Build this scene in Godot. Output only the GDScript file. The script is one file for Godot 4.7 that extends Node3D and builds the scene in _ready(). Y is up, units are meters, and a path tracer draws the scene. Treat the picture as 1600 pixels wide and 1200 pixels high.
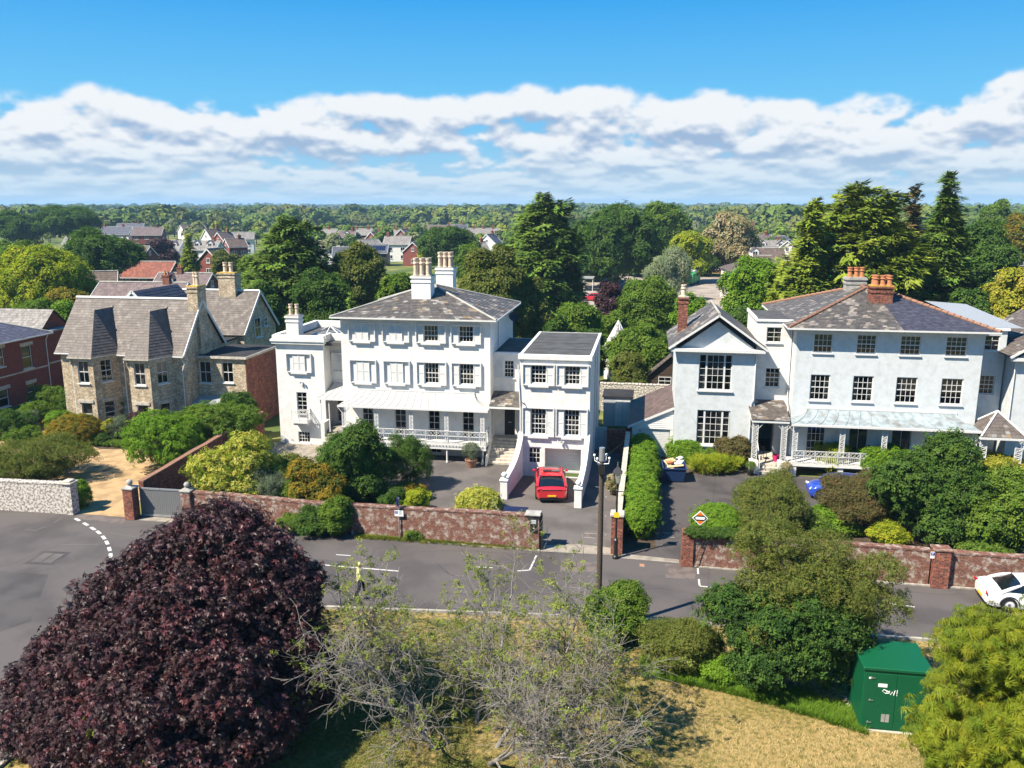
extends Node3D
# A street of white villas seen from the air. x runs along the house fronts, -z away from the street, metres.

var rng := RandomNumberGenerator.new()
var M := {}
var used := {}
var cache := {}
const EXPOSURE := 2.5

# ------------------------------------------------------------------ mesh builder
class MB:
	var v := PackedVector3Array()
	var n := PackedVector3Array()
	var c := PackedColorArray()
	var t := PackedVector2Array()
	var col := Color.WHITE
	var colored := false
	var uvs := false
	func tri(a: Vector3, b: Vector3, d: Vector3) -> void:
		var k := (b - a).cross(d - a).normalized()
		v.append_array([a, d, b])
		n.append_array([k, k, k])
		if colored: c.append_array([col, col, col])
		if uvs: t.append_array([Vector2.ZERO, Vector2.ZERO, Vector2.ZERO])
	func quad(a: Vector3, b: Vector3, d: Vector3, e: Vector3) -> void:
		var k := (b - a).cross(d - a)
		if k.length_squared() < 1e-14: k = (d - a).cross(e - a)
		k = k.normalized()
		v.append_array([a, d, b, a, e, d])
		n.append_array([k, k, k, k, k, k])
		if colored: c.append_array([col, col, col, col, col, col])
		if uvs: t.append_array([Vector2.ZERO, Vector2.ZERO, Vector2.ZERO, Vector2.ZERO, Vector2.ZERO, Vector2.ZERO])
	func quad_uv(a: Vector3, b: Vector3, d: Vector3, e: Vector3, ua: Vector2, ub: Vector2, ud: Vector2, ue: Vector2) -> void:
		var k := (b - a).cross(d - a).normalized()
		v.append_array([a, d, b, a, e, d])
		n.append_array([k, k, k, k, k, k])
		if colored: c.append_array([col, col, col, col, col, col])
		t.append_array([ua, ud, ub, ua, ue, ud])
	func quad_n(a: Vector3, b: Vector3, d: Vector3, e: Vector3, na: Vector3, nb: Vector3, nd: Vector3, ne: Vector3) -> void:
		v.append_array([a, d, b, a, e, d])
		n.append_array([na, nd, nb, na, ne, nd])
		if colored: c.append_array([col, col, col, col, col, col])
		if uvs: t.append_array([Vector2.ZERO, Vector2.ZERO, Vector2.ZERO, Vector2.ZERO, Vector2.ZERO, Vector2.ZERO])
	func box(lo: Vector3, hi: Vector3) -> void:
		xbox(Transform3D(Basis(), (lo + hi) / 2), hi - lo)
	func xbox(x: Transform3D, size: Vector3, bevel := 0.0) -> void:
		var h := size / 2
		if bevel > 0.0:
			bevelled(x, h, bevel)
			return
		var p: Array[Vector3] = []
		for i in 8: p.append(x * Vector3(h.x if i & 1 else -h.x, h.y if i & 2 else -h.y, h.z if i & 4 else -h.z))
		quad(p[4], p[5], p[7], p[6]); quad(p[1], p[0], p[2], p[3]); quad(p[5], p[1], p[3], p[7])
		quad(p[0], p[4], p[6], p[2]); quad(p[6], p[7], p[3], p[2]); quad(p[0], p[1], p[5], p[4])
	func bevelled(x: Transform3D, h: Vector3, b: float) -> void:
		# rounded-off box: six faces, twelve chamfers, eight corners
		var q := func(sx, sy, sz, f): # corner sx sy sz, on the face of axis f
			var p := Vector3(sx * (h.x - b), sy * (h.y - b), sz * (h.z - b))
			p[f] = [sx, sy, sz][f] * h[f]
			return x * p
		for f in 3:
			for s in [-1, 1]:
				var g := []
				for e in [[-1, -1], [1, -1], [1, 1], [-1, 1]]:
					var k := [0, 0, 0]
					k[f] = s; k[(f + 1) % 3] = e[0]; k[(f + 2) % 3] = e[1]
					g.append(q.call(k[0], k[1], k[2], f))
				if s > 0: quad(g[0], g[1], g[2], g[3])
				else: quad(g[3], g[2], g[1], g[0])
		for f in 3:
			var f1 := (f + 1) % 3
			var f2 := (f + 2) % 3
			for s1 in [-1, 1]:
				for s2 in [-1, 1]:
					var a := [0, 0, 0]; var d := [0, 0, 0]
					a[f] = -1; a[f1] = s1; a[f2] = s2
					d[f] = 1; d[f1] = s1; d[f2] = s2
					var w := [q.call(a[0], a[1], a[2], f1), q.call(a[0], a[1], a[2], f2), q.call(d[0], d[1], d[2], f2), q.call(d[0], d[1], d[2], f1)]
					if s1 * s2 > 0: quad(w[3], w[2], w[1], w[0])
					else: quad(w[0], w[1], w[2], w[3])
		for i in 8:
			var sx := 1 if i & 1 else -1
			var sy := 1 if i & 2 else -1
			var sz := 1 if i & 4 else -1
			if sx * sy * sz > 0: tri(q.call(sx, sy, sz, 0), q.call(sx, sy, sz, 1), q.call(sx, sy, sz, 2))
			else: tri(q.call(sx, sy, sz, 2), q.call(sx, sy, sz, 1), q.call(sx, sy, sz, 0))
	func bar(a: Vector3, b: Vector3, w: float, d: float) -> void:
		# square bar from a to b
		var f := (b - a).normalized()
		var r := f.cross(Vector3.UP if absf(f.y) < 0.95 else Vector3.RIGHT).normalized()
		var u := r.cross(f)
		xbox(Transform3D(Basis(r, f, r.cross(f)), (a + b) / 2), Vector3(w, a.distance_to(b), d))
	func tube(path: Array, radii: Array, sides := 6, cap := true) -> void:
		var rings := []
		var norms := []
		var ref := Vector3.UP
		for i in path.size():
			var f: Vector3 = (path[mini(i + 1, path.size() - 1)] - path[maxi(i - 1, 0)]).normalized()
			if i == 0: ref = Vector3.RIGHT if absf(f.x) < 0.8 else Vector3.BACK
			var r := f.cross(ref).normalized()
			var u := r.cross(f).normalized()
			ref = u
			var ring := []
			var rn := []
			for k in sides:
				var a := TAU * k / sides
				var d := r * cos(a) + u * sin(a)
				ring.append(path[i] + d * radii[i]); rn.append(d)
			rings.append(ring); norms.append(rn)
		for i in path.size() - 1:
			for k in sides:
				var j := (k + 1) % sides
				quad_n(rings[i][j], rings[i][k], rings[i + 1][k], rings[i + 1][j], norms[i][j], norms[i][k], norms[i + 1][k], norms[i + 1][j])
		if cap:
			for k in range(1, sides - 1):
				tri(rings[0][0], rings[0][k], rings[0][k + 1])
				tri(rings[-1][0], rings[-1][k + 1], rings[-1][k])
	func lathe(at: Vector3, profile: Array, sides := 12, smooth := true) -> void:
		# profile: [radius, height] pairs, bottom to top
		for i in profile.size() - 1:
			var r0: float = profile[i][0]; var y0: float = profile[i][1]
			var r1: float = profile[i + 1][0]; var y1: float = profile[i + 1][1]
			var sl := Vector2(y1 - y0, r0 - r1).normalized()
			for k in sides:
				var a := TAU * k / sides; var b := TAU * (k + 1) / sides
				var da := Vector3(cos(a), 0, sin(a)); var db := Vector3(cos(b), 0, sin(b))
				var p := [at + da * r0 + Vector3(0, y0, 0), at + da * r1 + Vector3(0, y1, 0), at + db * r1 + Vector3(0, y1, 0), at + db * r0 + Vector3(0, y0, 0)]
				var na := da * sl.x + Vector3(0, sl.y, 0); var nb := db * sl.x + Vector3(0, sl.y, 0)
				if not smooth:
					na = (na + nb).normalized(); nb = na
				quad_n(p[0], p[1], p[2], p[3], na, na, nb, nb)
	func poly(pts: Array) -> void:
		# convex fan, counter-clockwise seen from its front
		for i in range(1, pts.size() - 1): tri(pts[0], pts[i], pts[i + 1])
	func prism(pts: Array, push: Vector3) -> void:
		# convex outline (counter-clockwise seen from its front) pushed back by push
		var back := []
		for p in pts: back.append(p + push)
		poly(pts)
		var rev := back.duplicate(); rev.reverse()
		poly(rev)
		for i in pts.size():
			var j := (i + 1) % pts.size()
			quad(pts[j], pts[i], back[i], back[j])
	func mesh() -> ArrayMesh:
		var a := []
		a.resize(Mesh.ARRAY_MAX)
		a[Mesh.ARRAY_VERTEX] = v; a[Mesh.ARRAY_NORMAL] = n
		if colored: a[Mesh.ARRAY_COLOR] = c
		if uvs or t.size() == v.size(): a[Mesh.ARRAY_TEX_UV] = t
		var m := ArrayMesh.new()
		if v.size(): m.add_surface_from_arrays(Mesh.PRIMITIVE_TRIANGLES, a)
		return m

# ------------------------------------------------------------------ nodes
func numbered(n: String) -> String:
	if not used.has(n):
		used[n] = 0
		return n
	used[n] += 1
	return "%s_%03d" % [n, used[n]]

func thing(called: String, label: String, category: String, at := Vector3.ZERO, turn := 0.0, group := "") -> Node3D:
	var o := Node3D.new()
	o.name = numbered(called)
	add_child(o)
	o.position = at
	o.rotation.y = turn
	tag(o, label, category, group)
	return o

func tag(o: Node, label: String, category: String, group := "") -> void:
	o.set_meta("label", label)
	o.set_meta("category", category)
	if group: o.set_meta("group", group)

func part(called: String, b, m: Material, parent: Node) -> MeshInstance3D:
	var o := MeshInstance3D.new()
	o.mesh = b if b is Mesh else b.mesh()
	o.material_override = m
	o.name = called if parent != self else numbered(called)
	parent.add_child(o, true)
	return o

func structure(called: String, b, m: Material, parent: Node = self) -> MeshInstance3D:
	var o := part(called, b, m, parent)
	o.set_meta("kind", "structure")
	return o

# ------------------------------------------------------------------ materials
func lin(r: float, g: float, b: float) -> Color:
	return Color(r, g, b).linear_to_srgb()

func mat(called: String, c: Color, rough := 0.8, opts := {}) -> StandardMaterial3D:
	var m := StandardMaterial3D.new()
	m.resource_name = called
	m.albedo_color = c
	m.roughness = rough
	m.metallic_specular = opts.get("spec", 0.35)
	m.metallic = opts.get("metal", 0.0)
	m.vertex_color_use_as_albedo = opts.get("vc", false)
	if opts.has("tex"):
		m.albedo_texture = opts.tex
		m.uv1_triplanar = not opts.get("uv", false)
		m.uv1_world_triplanar = m.uv1_triplanar and opts.get("world", true)
		m.uv1_triplanar_sharpness = 6.0
		m.uv1_scale = Vector3.ONE * opts.get("scale", 1.0)
	if opts.has("bump"):
		m.heightmap_enabled = true
		m.heightmap_texture = opts.bump
		m.heightmap_scale = opts.get("depth", 1.0)
		if not opts.has("tex"):
			m.uv1_triplanar = not opts.get("uv", false)
			m.uv1_world_triplanar = m.uv1_triplanar and opts.get("world", true)
			m.uv1_scale = Vector3.ONE * opts.get("scale", 1.0)
	if opts.has("over"):
		# a second, coarser pattern laid over the first
		m.detail_enabled = true
		m.detail_albedo = opts.over
		m.detail_blend_mode = opts.get("blend", BaseMaterial3D.BLEND_MODE_MUL)
		m.detail_uv_layer = BaseMaterial3D.DETAIL_UV_2
		m.uv2_triplanar = true
		m.uv2_world_triplanar = true
		m.uv2_triplanar_sharpness = 6.0
		m.uv2_scale = Vector3.ONE * opts.get("over_scale", 0.1)
		if opts.has("mask"): m.detail_mask = opts.mask
	if opts.has("coat"):
		m.clearcoat_enabled = true
		m.clearcoat = opts.coat
		m.clearcoat_roughness = 0.05
	if opts.has("back"):
		m.backlight_enabled = true
		m.backlight = opts.back
	M[called] = m
	return m

func noise_tex(seed_: int, freq: float, stops: Array, size := 512, kind := FastNoiseLite.TYPE_SIMPLEX_SMOOTH, octaves := 5, gain := 0.5) -> NoiseTexture2D:
	# stops: [offset, Color(srgb)]
	var f := FastNoiseLite.new()
	f.seed = seed_
	f.noise_type = kind
	f.frequency = freq
	f.fractal_octaves = octaves
	f.fractal_gain = gain
	var g := Gradient.new()
	var off := PackedFloat32Array(); var cols := PackedColorArray()
	for s in stops:
		off.append(s[0]); cols.append(s[1])
	g.offsets = off; g.colors = cols
	var t := NoiseTexture2D.new()
	t.width = size; t.height = size
	t.seamless = true
	t.noise = f
	t.color_ramp = g
	return t

func grey(x: float) -> Color: return Color(x, x, x)

func brick_images(seed_: int, mortar: Color, tones: Array, bumpy := 0.25, per_x := 12, per_y := 36) -> Array:
	# 12 stretchers by 36 courses on 1024 by 1024 (2.7 m by 2.7 m)
	var r := RandomNumberGenerator.new(); r.seed = seed_
	var im := Image.create_empty(1024, 1024, false, Image.FORMAT_RGBA8)
	var hi := Image.create_empty(1024, 1024, false, Image.FORMAT_RGBA8)
	im.fill(mortar); hi.fill(Color(0.1, 0.1, 0.1))
	var bw := 1024.0 / per_x; var bh := 1024.0 / per_y
	for j in per_y:
		for i in range(-1, per_x + 1):
			# a header now and then, as in an old flemish wall
			var x0 := (i + (0.5 if j % 2 else 0.0)) * bw
			var cuts := [[x0, bw * 0.66], [x0 + bw * 0.66, bw * 0.34]]
			for q in cuts:
				var c: Color = tones[r.randi() % tones.size()]
				var k := r.randf_range(0.9, 1.1)
				c = Color(clampf(c.r * k, 0, 1), clampf(c.g * k, 0, 1), clampf(c.b * k, 0, 1))
				var rect := Rect2i(int(q[0]) + 2, int(j * bh) + 2, int(q[1]) - 4, int(bh) - 4)
				im.fill_rect(rect, c)
				hi.fill_rect(rect, grey(0.75 + r.randf() * bumpy))
	return [ImageTexture.create_from_image(im), ImageTexture.create_from_image(hi)]

# ------------------------------------------------------------------ camera, sky, sun
func set_view() -> void:
	var cam := Camera3D.new()
	cam.name = "camera"
	cam.fov = rad_to_deg(2.0 * atan(600.0 / 1300.0))
	cam.near = 0.1
	cam.far = 20000.0
	add_child(cam)
	cam.position = Vector3(0, 18, 0)
	cam.rotation_degrees = Vector3(-12.07, 9.23, 0)
	cam.current = true

	var sun := DirectionalLight3D.new()
	sun.name = "sun"
	add_child(sun)
	sun.light_color = Color(1.0, 0.955, 0.88)
	sun.light_energy = 1.6
	sun.light_angular_distance = 0.5
	sun.shadow_enabled = true
	sun.look_at_from_position(Vector3.ZERO, Vector3(0.49, -0.772, -0.405), Vector3.UP)

	var env := Environment.new()
	env.background_mode = Environment.BG_SKY
	var sky := Sky.new()
	var pm := PanoramaSkyMaterial.new()
	pm.panorama = sky_picture()
	sky.sky_material = pm
	env.sky = sky
	env.background_energy_multiplier = 1.0 / EXPOSURE
	env.tonemap_mode = Environment.TONE_MAPPER_LINEAR
	env.tonemap_exposure = EXPOSURE
	env.sdfgi_enabled = true
	env.ssao_enabled = true
	env.ssil_enabled = true
	env.fog_enabled = true
	env.fog_density = 0.00016
	env.fog_light_color = Color(0.62, 0.78, 0.92)
	var we := WorldEnvironment.new()
	we.name = "environment"
	we.environment = env
	add_child(we)

func fnl(seed_: int, freq: float, oct: int) -> FastNoiseLite:
	var f := FastNoiseLite.new()
	f.seed = seed_; f.frequency = freq; f.fractal_octaves = oct
	f.noise_type = FastNoiseLite.TYPE_SIMPLEX_SMOOTH
	return f

func flat_row(r: int, g: int, b: int, w: int) -> PackedByteArray:
	var p := PackedByteArray([r, g, b, 255])
	while p.size() < w * 4: p.append_array(p.duplicate())
	return p.slice(0, w * 4)

func sky_picture() -> ImageTexture:
	# clear deep blue above a belt of broken cumulus and stratocumulus that rings the whole horizon
	var w := 4096
	var h := 2048
	var top := Color(0.016, 0.345, 0.87)
	var mid := Color(0.165, 0.57, 0.94)
	var low := Color(0.42, 0.66, 0.82)
	var data := PackedByteArray()
	var edge := fnl(3, 0.05, 4)
	var bulk := fnl(11, 0.17, 6); bulk.fractal_gain = 0.55
	var veil := fnl(31, 0.06, 4)
	var cs := PackedFloat32Array(); var sn := PackedFloat32Array(); var eg := PackedFloat32Array()
	for x in w:
		var a := (float(x) / w - 0.5) * TAU
		cs.append(cos(a) * 57.3); sn.append(sin(a) * 57.3)
		var heap := 0.0
		for k in 7: # heaped-up tops here and there round the ring
			var da := wrapf(a - deg_to_rad(10.0 + 51.4 * k + 9.0 * sin(k * 2.7)), -PI, PI)
			heap += (1.0 - 0.25 * absf(sin(k * 1.9))) * exp(-pow(da / deg_to_rad(6.5), 2.0))
		eg.append(6.6 + 1.3 * edge.get_noise_2d(cs[x], sn[x]) + 1.9 * heap)
	var first := int((90.0 - 13.0) / 180.0 * h); var last := h / 2 + 4
	# how thick the cloud is in each direction: cells flatten towards the horizon, as a level layer does
	var field := []
	for y in range(first, last):
		var e := maxf(0.0, 90.0 - (y + 0.5) / h * 180.0)
		var v := 13.0 * log(e + 1.3)
		var row := PackedFloat32Array(); row.resize(w)
		for x in w:
			var rise := smoothstep(-1.6, 1.5, eg[x] - e)
			row[x] = (0.62 + 1.05 * bulk.get_noise_3d(cs[x], v, sn[x]) + 0.45 * veil.get_noise_3d(cs[x], v * 1.4, sn[x])) * rise - 0.32 * (1.0 - rise)
		field.append(row)
	for y in range(0, last):
		var e := 90.0 - (y + 0.5) / h * 180.0
		var base := low.lerp(mid, smoothstep(0.0, 6.5, e))
		if e > 6.5: base = mid.lerp(top, clampf((e - 6.5) / 8.0, 0, 1))
		if e > 26.0: base = top.lerp(Color(0.008, 0.20, 0.66), clampf((e - 26.0) / 64.0, 0, 1))
		var s := base.linear_to_srgb()
		if y < first:
			data.append_array(flat_row(s.r8, s.g8, s.b8, w))
			continue
		var row := PackedByteArray()
		row.resize(w * 4)
		row.fill(255)
		var here: PackedFloat32Array = field[y - first]
		var step := 2 + int(e * 0.7)
		var over: PackedFloat32Array = field[maxi(0, y - first - step)]
		var over2: PackedFloat32Array = field[maxi(0, y - first - 3 * step)]
		var hz := 1.0 - smoothstep(0.0, 4.5, e)
		for x in w:
			var d := here[x]
			var cover := smoothstep(0.12, 0.42, d) * lerpf(0.95, 0.7, hz)
			# crowns white, undersides blue-grey
			var lit := clampf(0.62 + 1.5 * (d - over[x]) + 0.9 * (d - over2[x]) - 0.30 * clampf(over2[x] - 0.55, 0.0, 1.0), 0.0, 1.0)
			var cr := lerpf(0.36, 0.94, lit); var cg := lerpf(0.48, 0.95, lit); var cb := lerpf(0.67, 0.96, lit)
			cr = lerpf(cr, 0.55, hz * 0.6); cg = lerpf(cg, 0.71, hz * 0.6); cb = lerpf(cb, 0.82, hz * 0.6)
			var o := Color(lerpf(base.r, cr, cover), lerpf(base.g, cg, cover), lerpf(base.b, cb, cover)).linear_to_srgb()
			row[x * 4] = o.r8; row[x * 4 + 1] = o.g8; row[x * 4 + 2] = o.b8
		data.append_array(row)
	for y in range(last, h): data.append_array(flat_row(92, 104, 84, w))
	return ImageTexture.create_from_image(Image.create_from_data(w, h, false, Image.FORMAT_RGBA8, data))

# ------------------------------------------------------------------ surfaces
func make_materials() -> void:
	var G := noise_tex(1, 0.02, [[0.0, grey(0.955)], [0.5, grey(0.985)], [1.0, grey(1.0)]])
	var fine := noise_tex(2, 0.18, [[0.0, grey(0.82)], [0.5, grey(0.93)], [1.0, grey(1.0)]], 512, FastNoiseLite.TYPE_SIMPLEX, 4)
	var blotch := noise_tex(5, 0.012, [[0.0, grey(0.80)], [0.42, grey(0.91)], [0.6, grey(0.98)], [1.0, grey(1.0)]])
	var lumps := noise_tex(7, 0.05, [[0.0, grey(0.0)], [1.0, grey(1.0)]])
	var grit := noise_tex(8, 0.3, [[0.0, grey(0.0)], [1.0, grey(1.0)]], 512, FastNoiseLite.TYPE_SIMPLEX, 3)
	var patches := noise_tex(9, 0.006, [[0.0, grey(0.80)], [0.40, grey(0.90)], [0.5, grey(0.95)], [0.62, grey(0.99)], [1.0, grey(1.0)]], 1024)
	M["lumps"] = lumps; M["grit"] = grit
	var streak := noise_tex(13, 0.02, [[0.0, Color(0.93, 0.925, 0.91)], [0.35, Color(0.97, 0.97, 0.965)], [0.6, grey(0.995)], [1.0, grey(1.0)]])

	# rendered and painted walls
	mat("white_render", lin(0.64, 0.632, 0.615), 0.75, {"tex": G, "scale": 0.3, "over": streak, "over_scale": 0.13, "bump": grit, "depth": 0.1})
	mat("white_paint", lin(0.66, 0.66, 0.645), 0.5, {"tex": fine, "scale": 0.12})
	mat("blue_render", lin(0.525, 0.555, 0.57), 0.75, {"tex": G, "scale": 0.3, "over": streak, "over_scale": 0.13, "bump": grit, "depth": 0.1})
	mat("cream_render", lin(0.62, 0.57, 0.50), 0.8, {"tex": G, "scale": 0.4})
	mat("grey_paint", lin(0.42, 0.44, 0.46), 0.6, {"tex": fine, "scale": 0.2})
	mat("dark_paint", lin(0.03, 0.032, 0.036), 0.45, {})
	mat("door_black", lin(0.02, 0.02, 0.022), 0.3, {})
	mat("stone", lin(0.42, 0.38, 0.31), 0.85, {"tex": fine, "scale": 0.5, "over": blotch, "over_scale": 0.3, "bump": lumps, "depth": 0.6})
	mat("pale_stone", lin(0.55, 0.50, 0.42), 0.85, {"tex": fine, "scale": 0.5, "over": blotch, "over_scale": 0.4})
	mat("concrete", lin(0.40, 0.39, 0.36), 0.9, {"tex": fine, "scale": 0.5, "over": blotch, "over_scale": 0.2})

	# brickwork
	var red := brick_images(41, Color(0.50, 0.44, 0.40), [Color(0.50, 0.25, 0.19), Color(0.55, 0.30, 0.22), Color(0.44, 0.22, 0.18), Color(0.58, 0.35, 0.27), Color(0.36, 0.20, 0.17)])
	var stock := brick_images(42, Color(0.66, 0.61, 0.53), [Color(0.74, 0.68, 0.57), Color(0.76, 0.71, 0.60), Color(0.71, 0.64, 0.53), Color(0.67, 0.60, 0.51), Color(0.78, 0.74, 0.65), Color(0.62, 0.54, 0.46), Color(0.66, 0.56, 0.47)])
	var old := brick_images(43, Color(0.45, 0.37, 0.33), [Color(0.44, 0.27, 0.22), Color(0.47, 0.30, 0.245), Color(0.41, 0.255, 0.22), Color(0.46, 0.32, 0.27), Color(0.48, 0.35, 0.30), Color(0.385, 0.25, 0.215)])
	var modern := brick_images(44, Color(0.46, 0.36, 0.33), [Color(0.47, 0.22, 0.18), Color(0.43, 0.20, 0.17), Color(0.50, 0.24, 0.19), Color(0.40, 0.19, 0.17)], 0.1)
	var bs := 1.0 / 2.7
	# lichen and flaking limewash on the old garden walls
	var lichen := noise_tex(17, 0.009, [[0.0, Color(0.60, 0.57, 0.53, 0.0)], [0.46, Color(0.60, 0.57, 0.53, 0.0)], [0.60, Color(0.62, 0.59, 0.55, 0.35)], [0.74, Color(0.68, 0.66, 0.62, 0.7)], [1.0, Color(0.72, 0.70, 0.66, 0.85)]], 1024, FastNoiseLite.TYPE_SIMPLEX, 8, 0.72)
	var moss := noise_tex(19, 0.009, [[0.0, Color(0.20, 0.19, 0.16, 0.0)], [0.44, Color(0.20, 0.19, 0.16, 0.0)], [0.6, Color(0.22, 0.21, 0.17, 0.5)], [1.0, Color(0.15, 0.15, 0.12, 0.85)]], 1024, FastNoiseLite.TYPE_SIMPLEX, 8, 0.72)
	mat("red_brick", Color.WHITE, 0.9, {"tex": red[0], "bump": red[1], "depth": 1.0, "scale": bs, "over": blotch, "over_scale": 0.21})
	mat("stock_brick", Color.WHITE, 0.9, {"tex": stock[0], "bump": stock[1], "depth": 1.0, "scale": bs, "over": blotch, "over_scale": 0.17})
	mat("old_brick", Color.WHITE, 0.95, {"tex": old[0], "bump": old[1], "depth": 1.5, "scale": bs, "over": lichen, "over_scale": 0.17, "blend": BaseMaterial3D.BLEND_MODE_MIX})
	mat("mossy_brick", Color.WHITE, 0.95, {"tex": old[0], "bump": old[1], "depth": 1.5, "scale": bs, "over": moss, "over_scale": 0.2, "blend": BaseMaterial3D.BLEND_MODE_MIX})
	mat("modern_brick", Color.WHITE, 0.9, {"tex": modern[0], "bump": modern[1], "depth": 0.6, "scale": bs})
	var white_old := noise_tex(29, 0.012, [[0.0, Color(0.38, 0.31, 0.26)], [0.36, Color(0.50, 0.45, 0.40)], [0.46, Color(0.68, 0.65, 0.61)], [0.56, Color(0.80, 0.78, 0.75)], [1.0, Color(0.84, 0.83, 0.81)]], 1024, FastNoiseLite.TYPE_SIMPLEX, 8, 0.72)
	mat("whitewashed_brick", Color.WHITE, 0.9, {"tex": white_old, "bump": old[1], "depth": 2.5, "scale": bs})
	mat("white_brick", lin(0.78, 0.77, 0.75), 0.85, {"tex": G, "bump": red[1], "depth": 0.7, "scale": bs})
	mat("rubble", Color.WHITE, 0.95, {"tex": noise_tex(33, 0.045, [[0.0, Color(0.35, 0.32, 0.29)], [0.45, Color(0.62, 0.59, 0.54)], [0.6, Color(0.80, 0.78, 0.74)], [1.0, Color(0.9, 0.89, 0.86)]], 512, FastNoiseLite.TYPE_CELLULAR, 3), "bump": lumps, "depth": 4.0, "scale": 0.35})

	# roofs
	mat("slate", Color.WHITE, 0.62, {"vc": true, "spec": 0.4, "bump": grit, "depth": 0.4, "tex": blotch, "scale": 0.35})
	mat("felt", lin(0.085, 0.085, 0.083), 0.85, {"tex": fine, "scale": 0.5, "over": blotch, "over_scale": 0.12})
	mat("dark_felt", lin(0.035, 0.034, 0.035), 0.85, {"tex": fine, "scale": 0.5, "over": blotch, "over_scale": 0.12})
	mat("lead", lin(0.30, 0.32, 0.34), 0.5, {"tex": fine, "scale": 0.2, "over": streak, "over_scale": 0.35, "spec": 0.5})
	mat("zinc", lin(0.33, 0.39, 0.42), 0.5, {"tex": blotch, "scale": 0.3, "over": noise_tex(37, 0.02, [[0.0, Color(0.80, 0.74, 0.70)], [0.3, Color(0.91, 0.89, 0.88)], [0.5, grey(0.97)], [1.0, grey(1.0)]]), "over_scale": 0.09, "spec": 0.6, "metal": 0.2})
	mat("white_lead", lin(0.47, 0.465, 0.455), 0.55, {"tex": fine, "scale": 0.2, "over": streak, "over_scale": 0.4})
	mat("terracotta", lin(0.42, 0.17, 0.08), 0.8, {"tex": blotch, "scale": 0.9})
	mat("buff_pot", lin(0.56, 0.45, 0.34), 0.8, {"tex": blotch, "scale": 0.9})
	mat("ridge_tile", lin(0.25, 0.135, 0.09), 0.85, {"tex": blotch, "scale": 0.9})
	mat("lichen_cap", lin(0.45, 0.30, 0.05), 0.95, {"tex": blotch, "scale": 1.3})

	# timber, metal, glass
	mat("weathered_timber", lin(0.22, 0.225, 0.23), 0.9, {"tex": noise_tex(51, 0.04, [[0.0, grey(0.5)], [0.5, grey(0.8)], [1.0, grey(1.0)]]), "scale": 0.8})
	mat("brown_timber", lin(0.075, 0.05, 0.035), 0.9, {"tex": fine, "scale": 0.8})
	mat("pole_timber", lin(0.14, 0.11, 0.085), 0.95, {"tex": noise_tex(53, 0.03, [[0.0, grey(0.35)], [0.5, grey(0.75)], [1.0, grey(1.0)]]), "scale": 1.1, "bump": lumps, "depth": 1.0})
	mat("black_iron", lin(0.012, 0.012, 0.013), 0.4, {"spec": 0.5})
	mat("galvanised", lin(0.42, 0.43, 0.44), 0.4, {"metal": 0.6, "tex": fine, "scale": 0.6})
	var glass := mat("glass", Color(0.02, 0.03, 0.04, 0.45), 0.03, {"spec": 0.5})
	glass.transparency = BaseMaterial3D.TRANSPARENCY_ALPHA
	var lantern := mat("lantern_glass", Color(0.75, 0.78, 0.74, 0.25), 0.05, {"spec": 0.5})
	lantern.transparency = BaseMaterial3D.TRANSPARENCY_ALPHA
	mat("curtain", lin(0.66, 0.63, 0.56), 0.95, {})
	mat("blind", lin(0.40, 0.40, 0.385), 0.9, {})
	mat("panel_glass", lin(0.008, 0.012, 0.035), 0.1, {"spec": 0.6})

	# ground
	var asphalt_over := noise_tex(61, 0.005, [[0.0, Color(0.80, 0.79, 0.80)], [0.36, Color(0.89, 0.885, 0.885)], [0.48, Color(0.95, 0.945, 0.945)], [0.64, Color(1, 0.99, 0.98)], [1.0, Color(1, 1, 1)]], 1024, FastNoiseLite.TYPE_SIMPLEX, 6)
	var speck := noise_tex(62, 0.32, [[0.0, grey(0.55)], [0.5, grey(0.82)], [1.0, grey(1.0)]], 512, FastNoiseLite.TYPE_SIMPLEX, 3)
	mat("asphalt", lin(0.135, 0.123, 0.121), 0.9, {"tex": speck, "scale": 0.5, "over": asphalt_over, "over_scale": 0.035, "bump": grit, "depth": 0.5})
	mat("asphalt_old", lin(0.175, 0.158, 0.150), 0.92, {"tex": speck, "scale": 0.5, "over": patches, "over_scale": 0.05, "bump": grit, "depth": 0.5})
	mat("asphalt_dark", lin(0.108, 0.101, 0.102), 0.9, {"tex": speck, "scale": 0.5, "over": asphalt_over, "over_scale": 0.05, "bump": grit, "depth": 0.5})
	mat("asphalt_pink", lin(0.20, 0.165, 0.152), 0.92, {"tex": speck, "scale": 0.6, "over": patches, "over_scale": 0.2})
	mat("drive_tarmac", lin(0.108, 0.098, 0.097), 0.9, {"tex": speck, "scale": 0.5, "over": asphalt_over, "over_scale": 0.06, "bump": grit, "depth": 0.5})
	mat("road_paint", lin(0.50, 0.49, 0.47), 0.8, {"tex": noise_tex(63, 0.05, [[0.0, grey(0.45)], [0.3, grey(0.8)], [0.5, grey(1.0)], [1.0, grey(1.0)]]), "scale": 1.0})
	mat("worn_paint", lin(0.16, 0.155, 0.15), 0.85, {"tex": speck, "scale": 0.7})
	mat("kerb_stone", lin(0.40, 0.37, 0.32), 0.9, {"tex": fine, "scale": 0.6, "over": blotch, "over_scale": 0.4})
	mat("gravel", Color.WHITE, 0.95, {"tex": noise_tex(65, 0.12, [[0.0, Color(0.46, 0.37, 0.25)], [0.4, Color(0.66, 0.55, 0.40)], [0.6, Color(0.73, 0.62, 0.47)], [1.0, Color(0.80, 0.71, 0.57)]], 1024, FastNoiseLite.TYPE_CELLULAR, 3), "scale": 0.42, "over": patches, "over_scale": 0.12, "bump": grit, "depth": 2.0})
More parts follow.
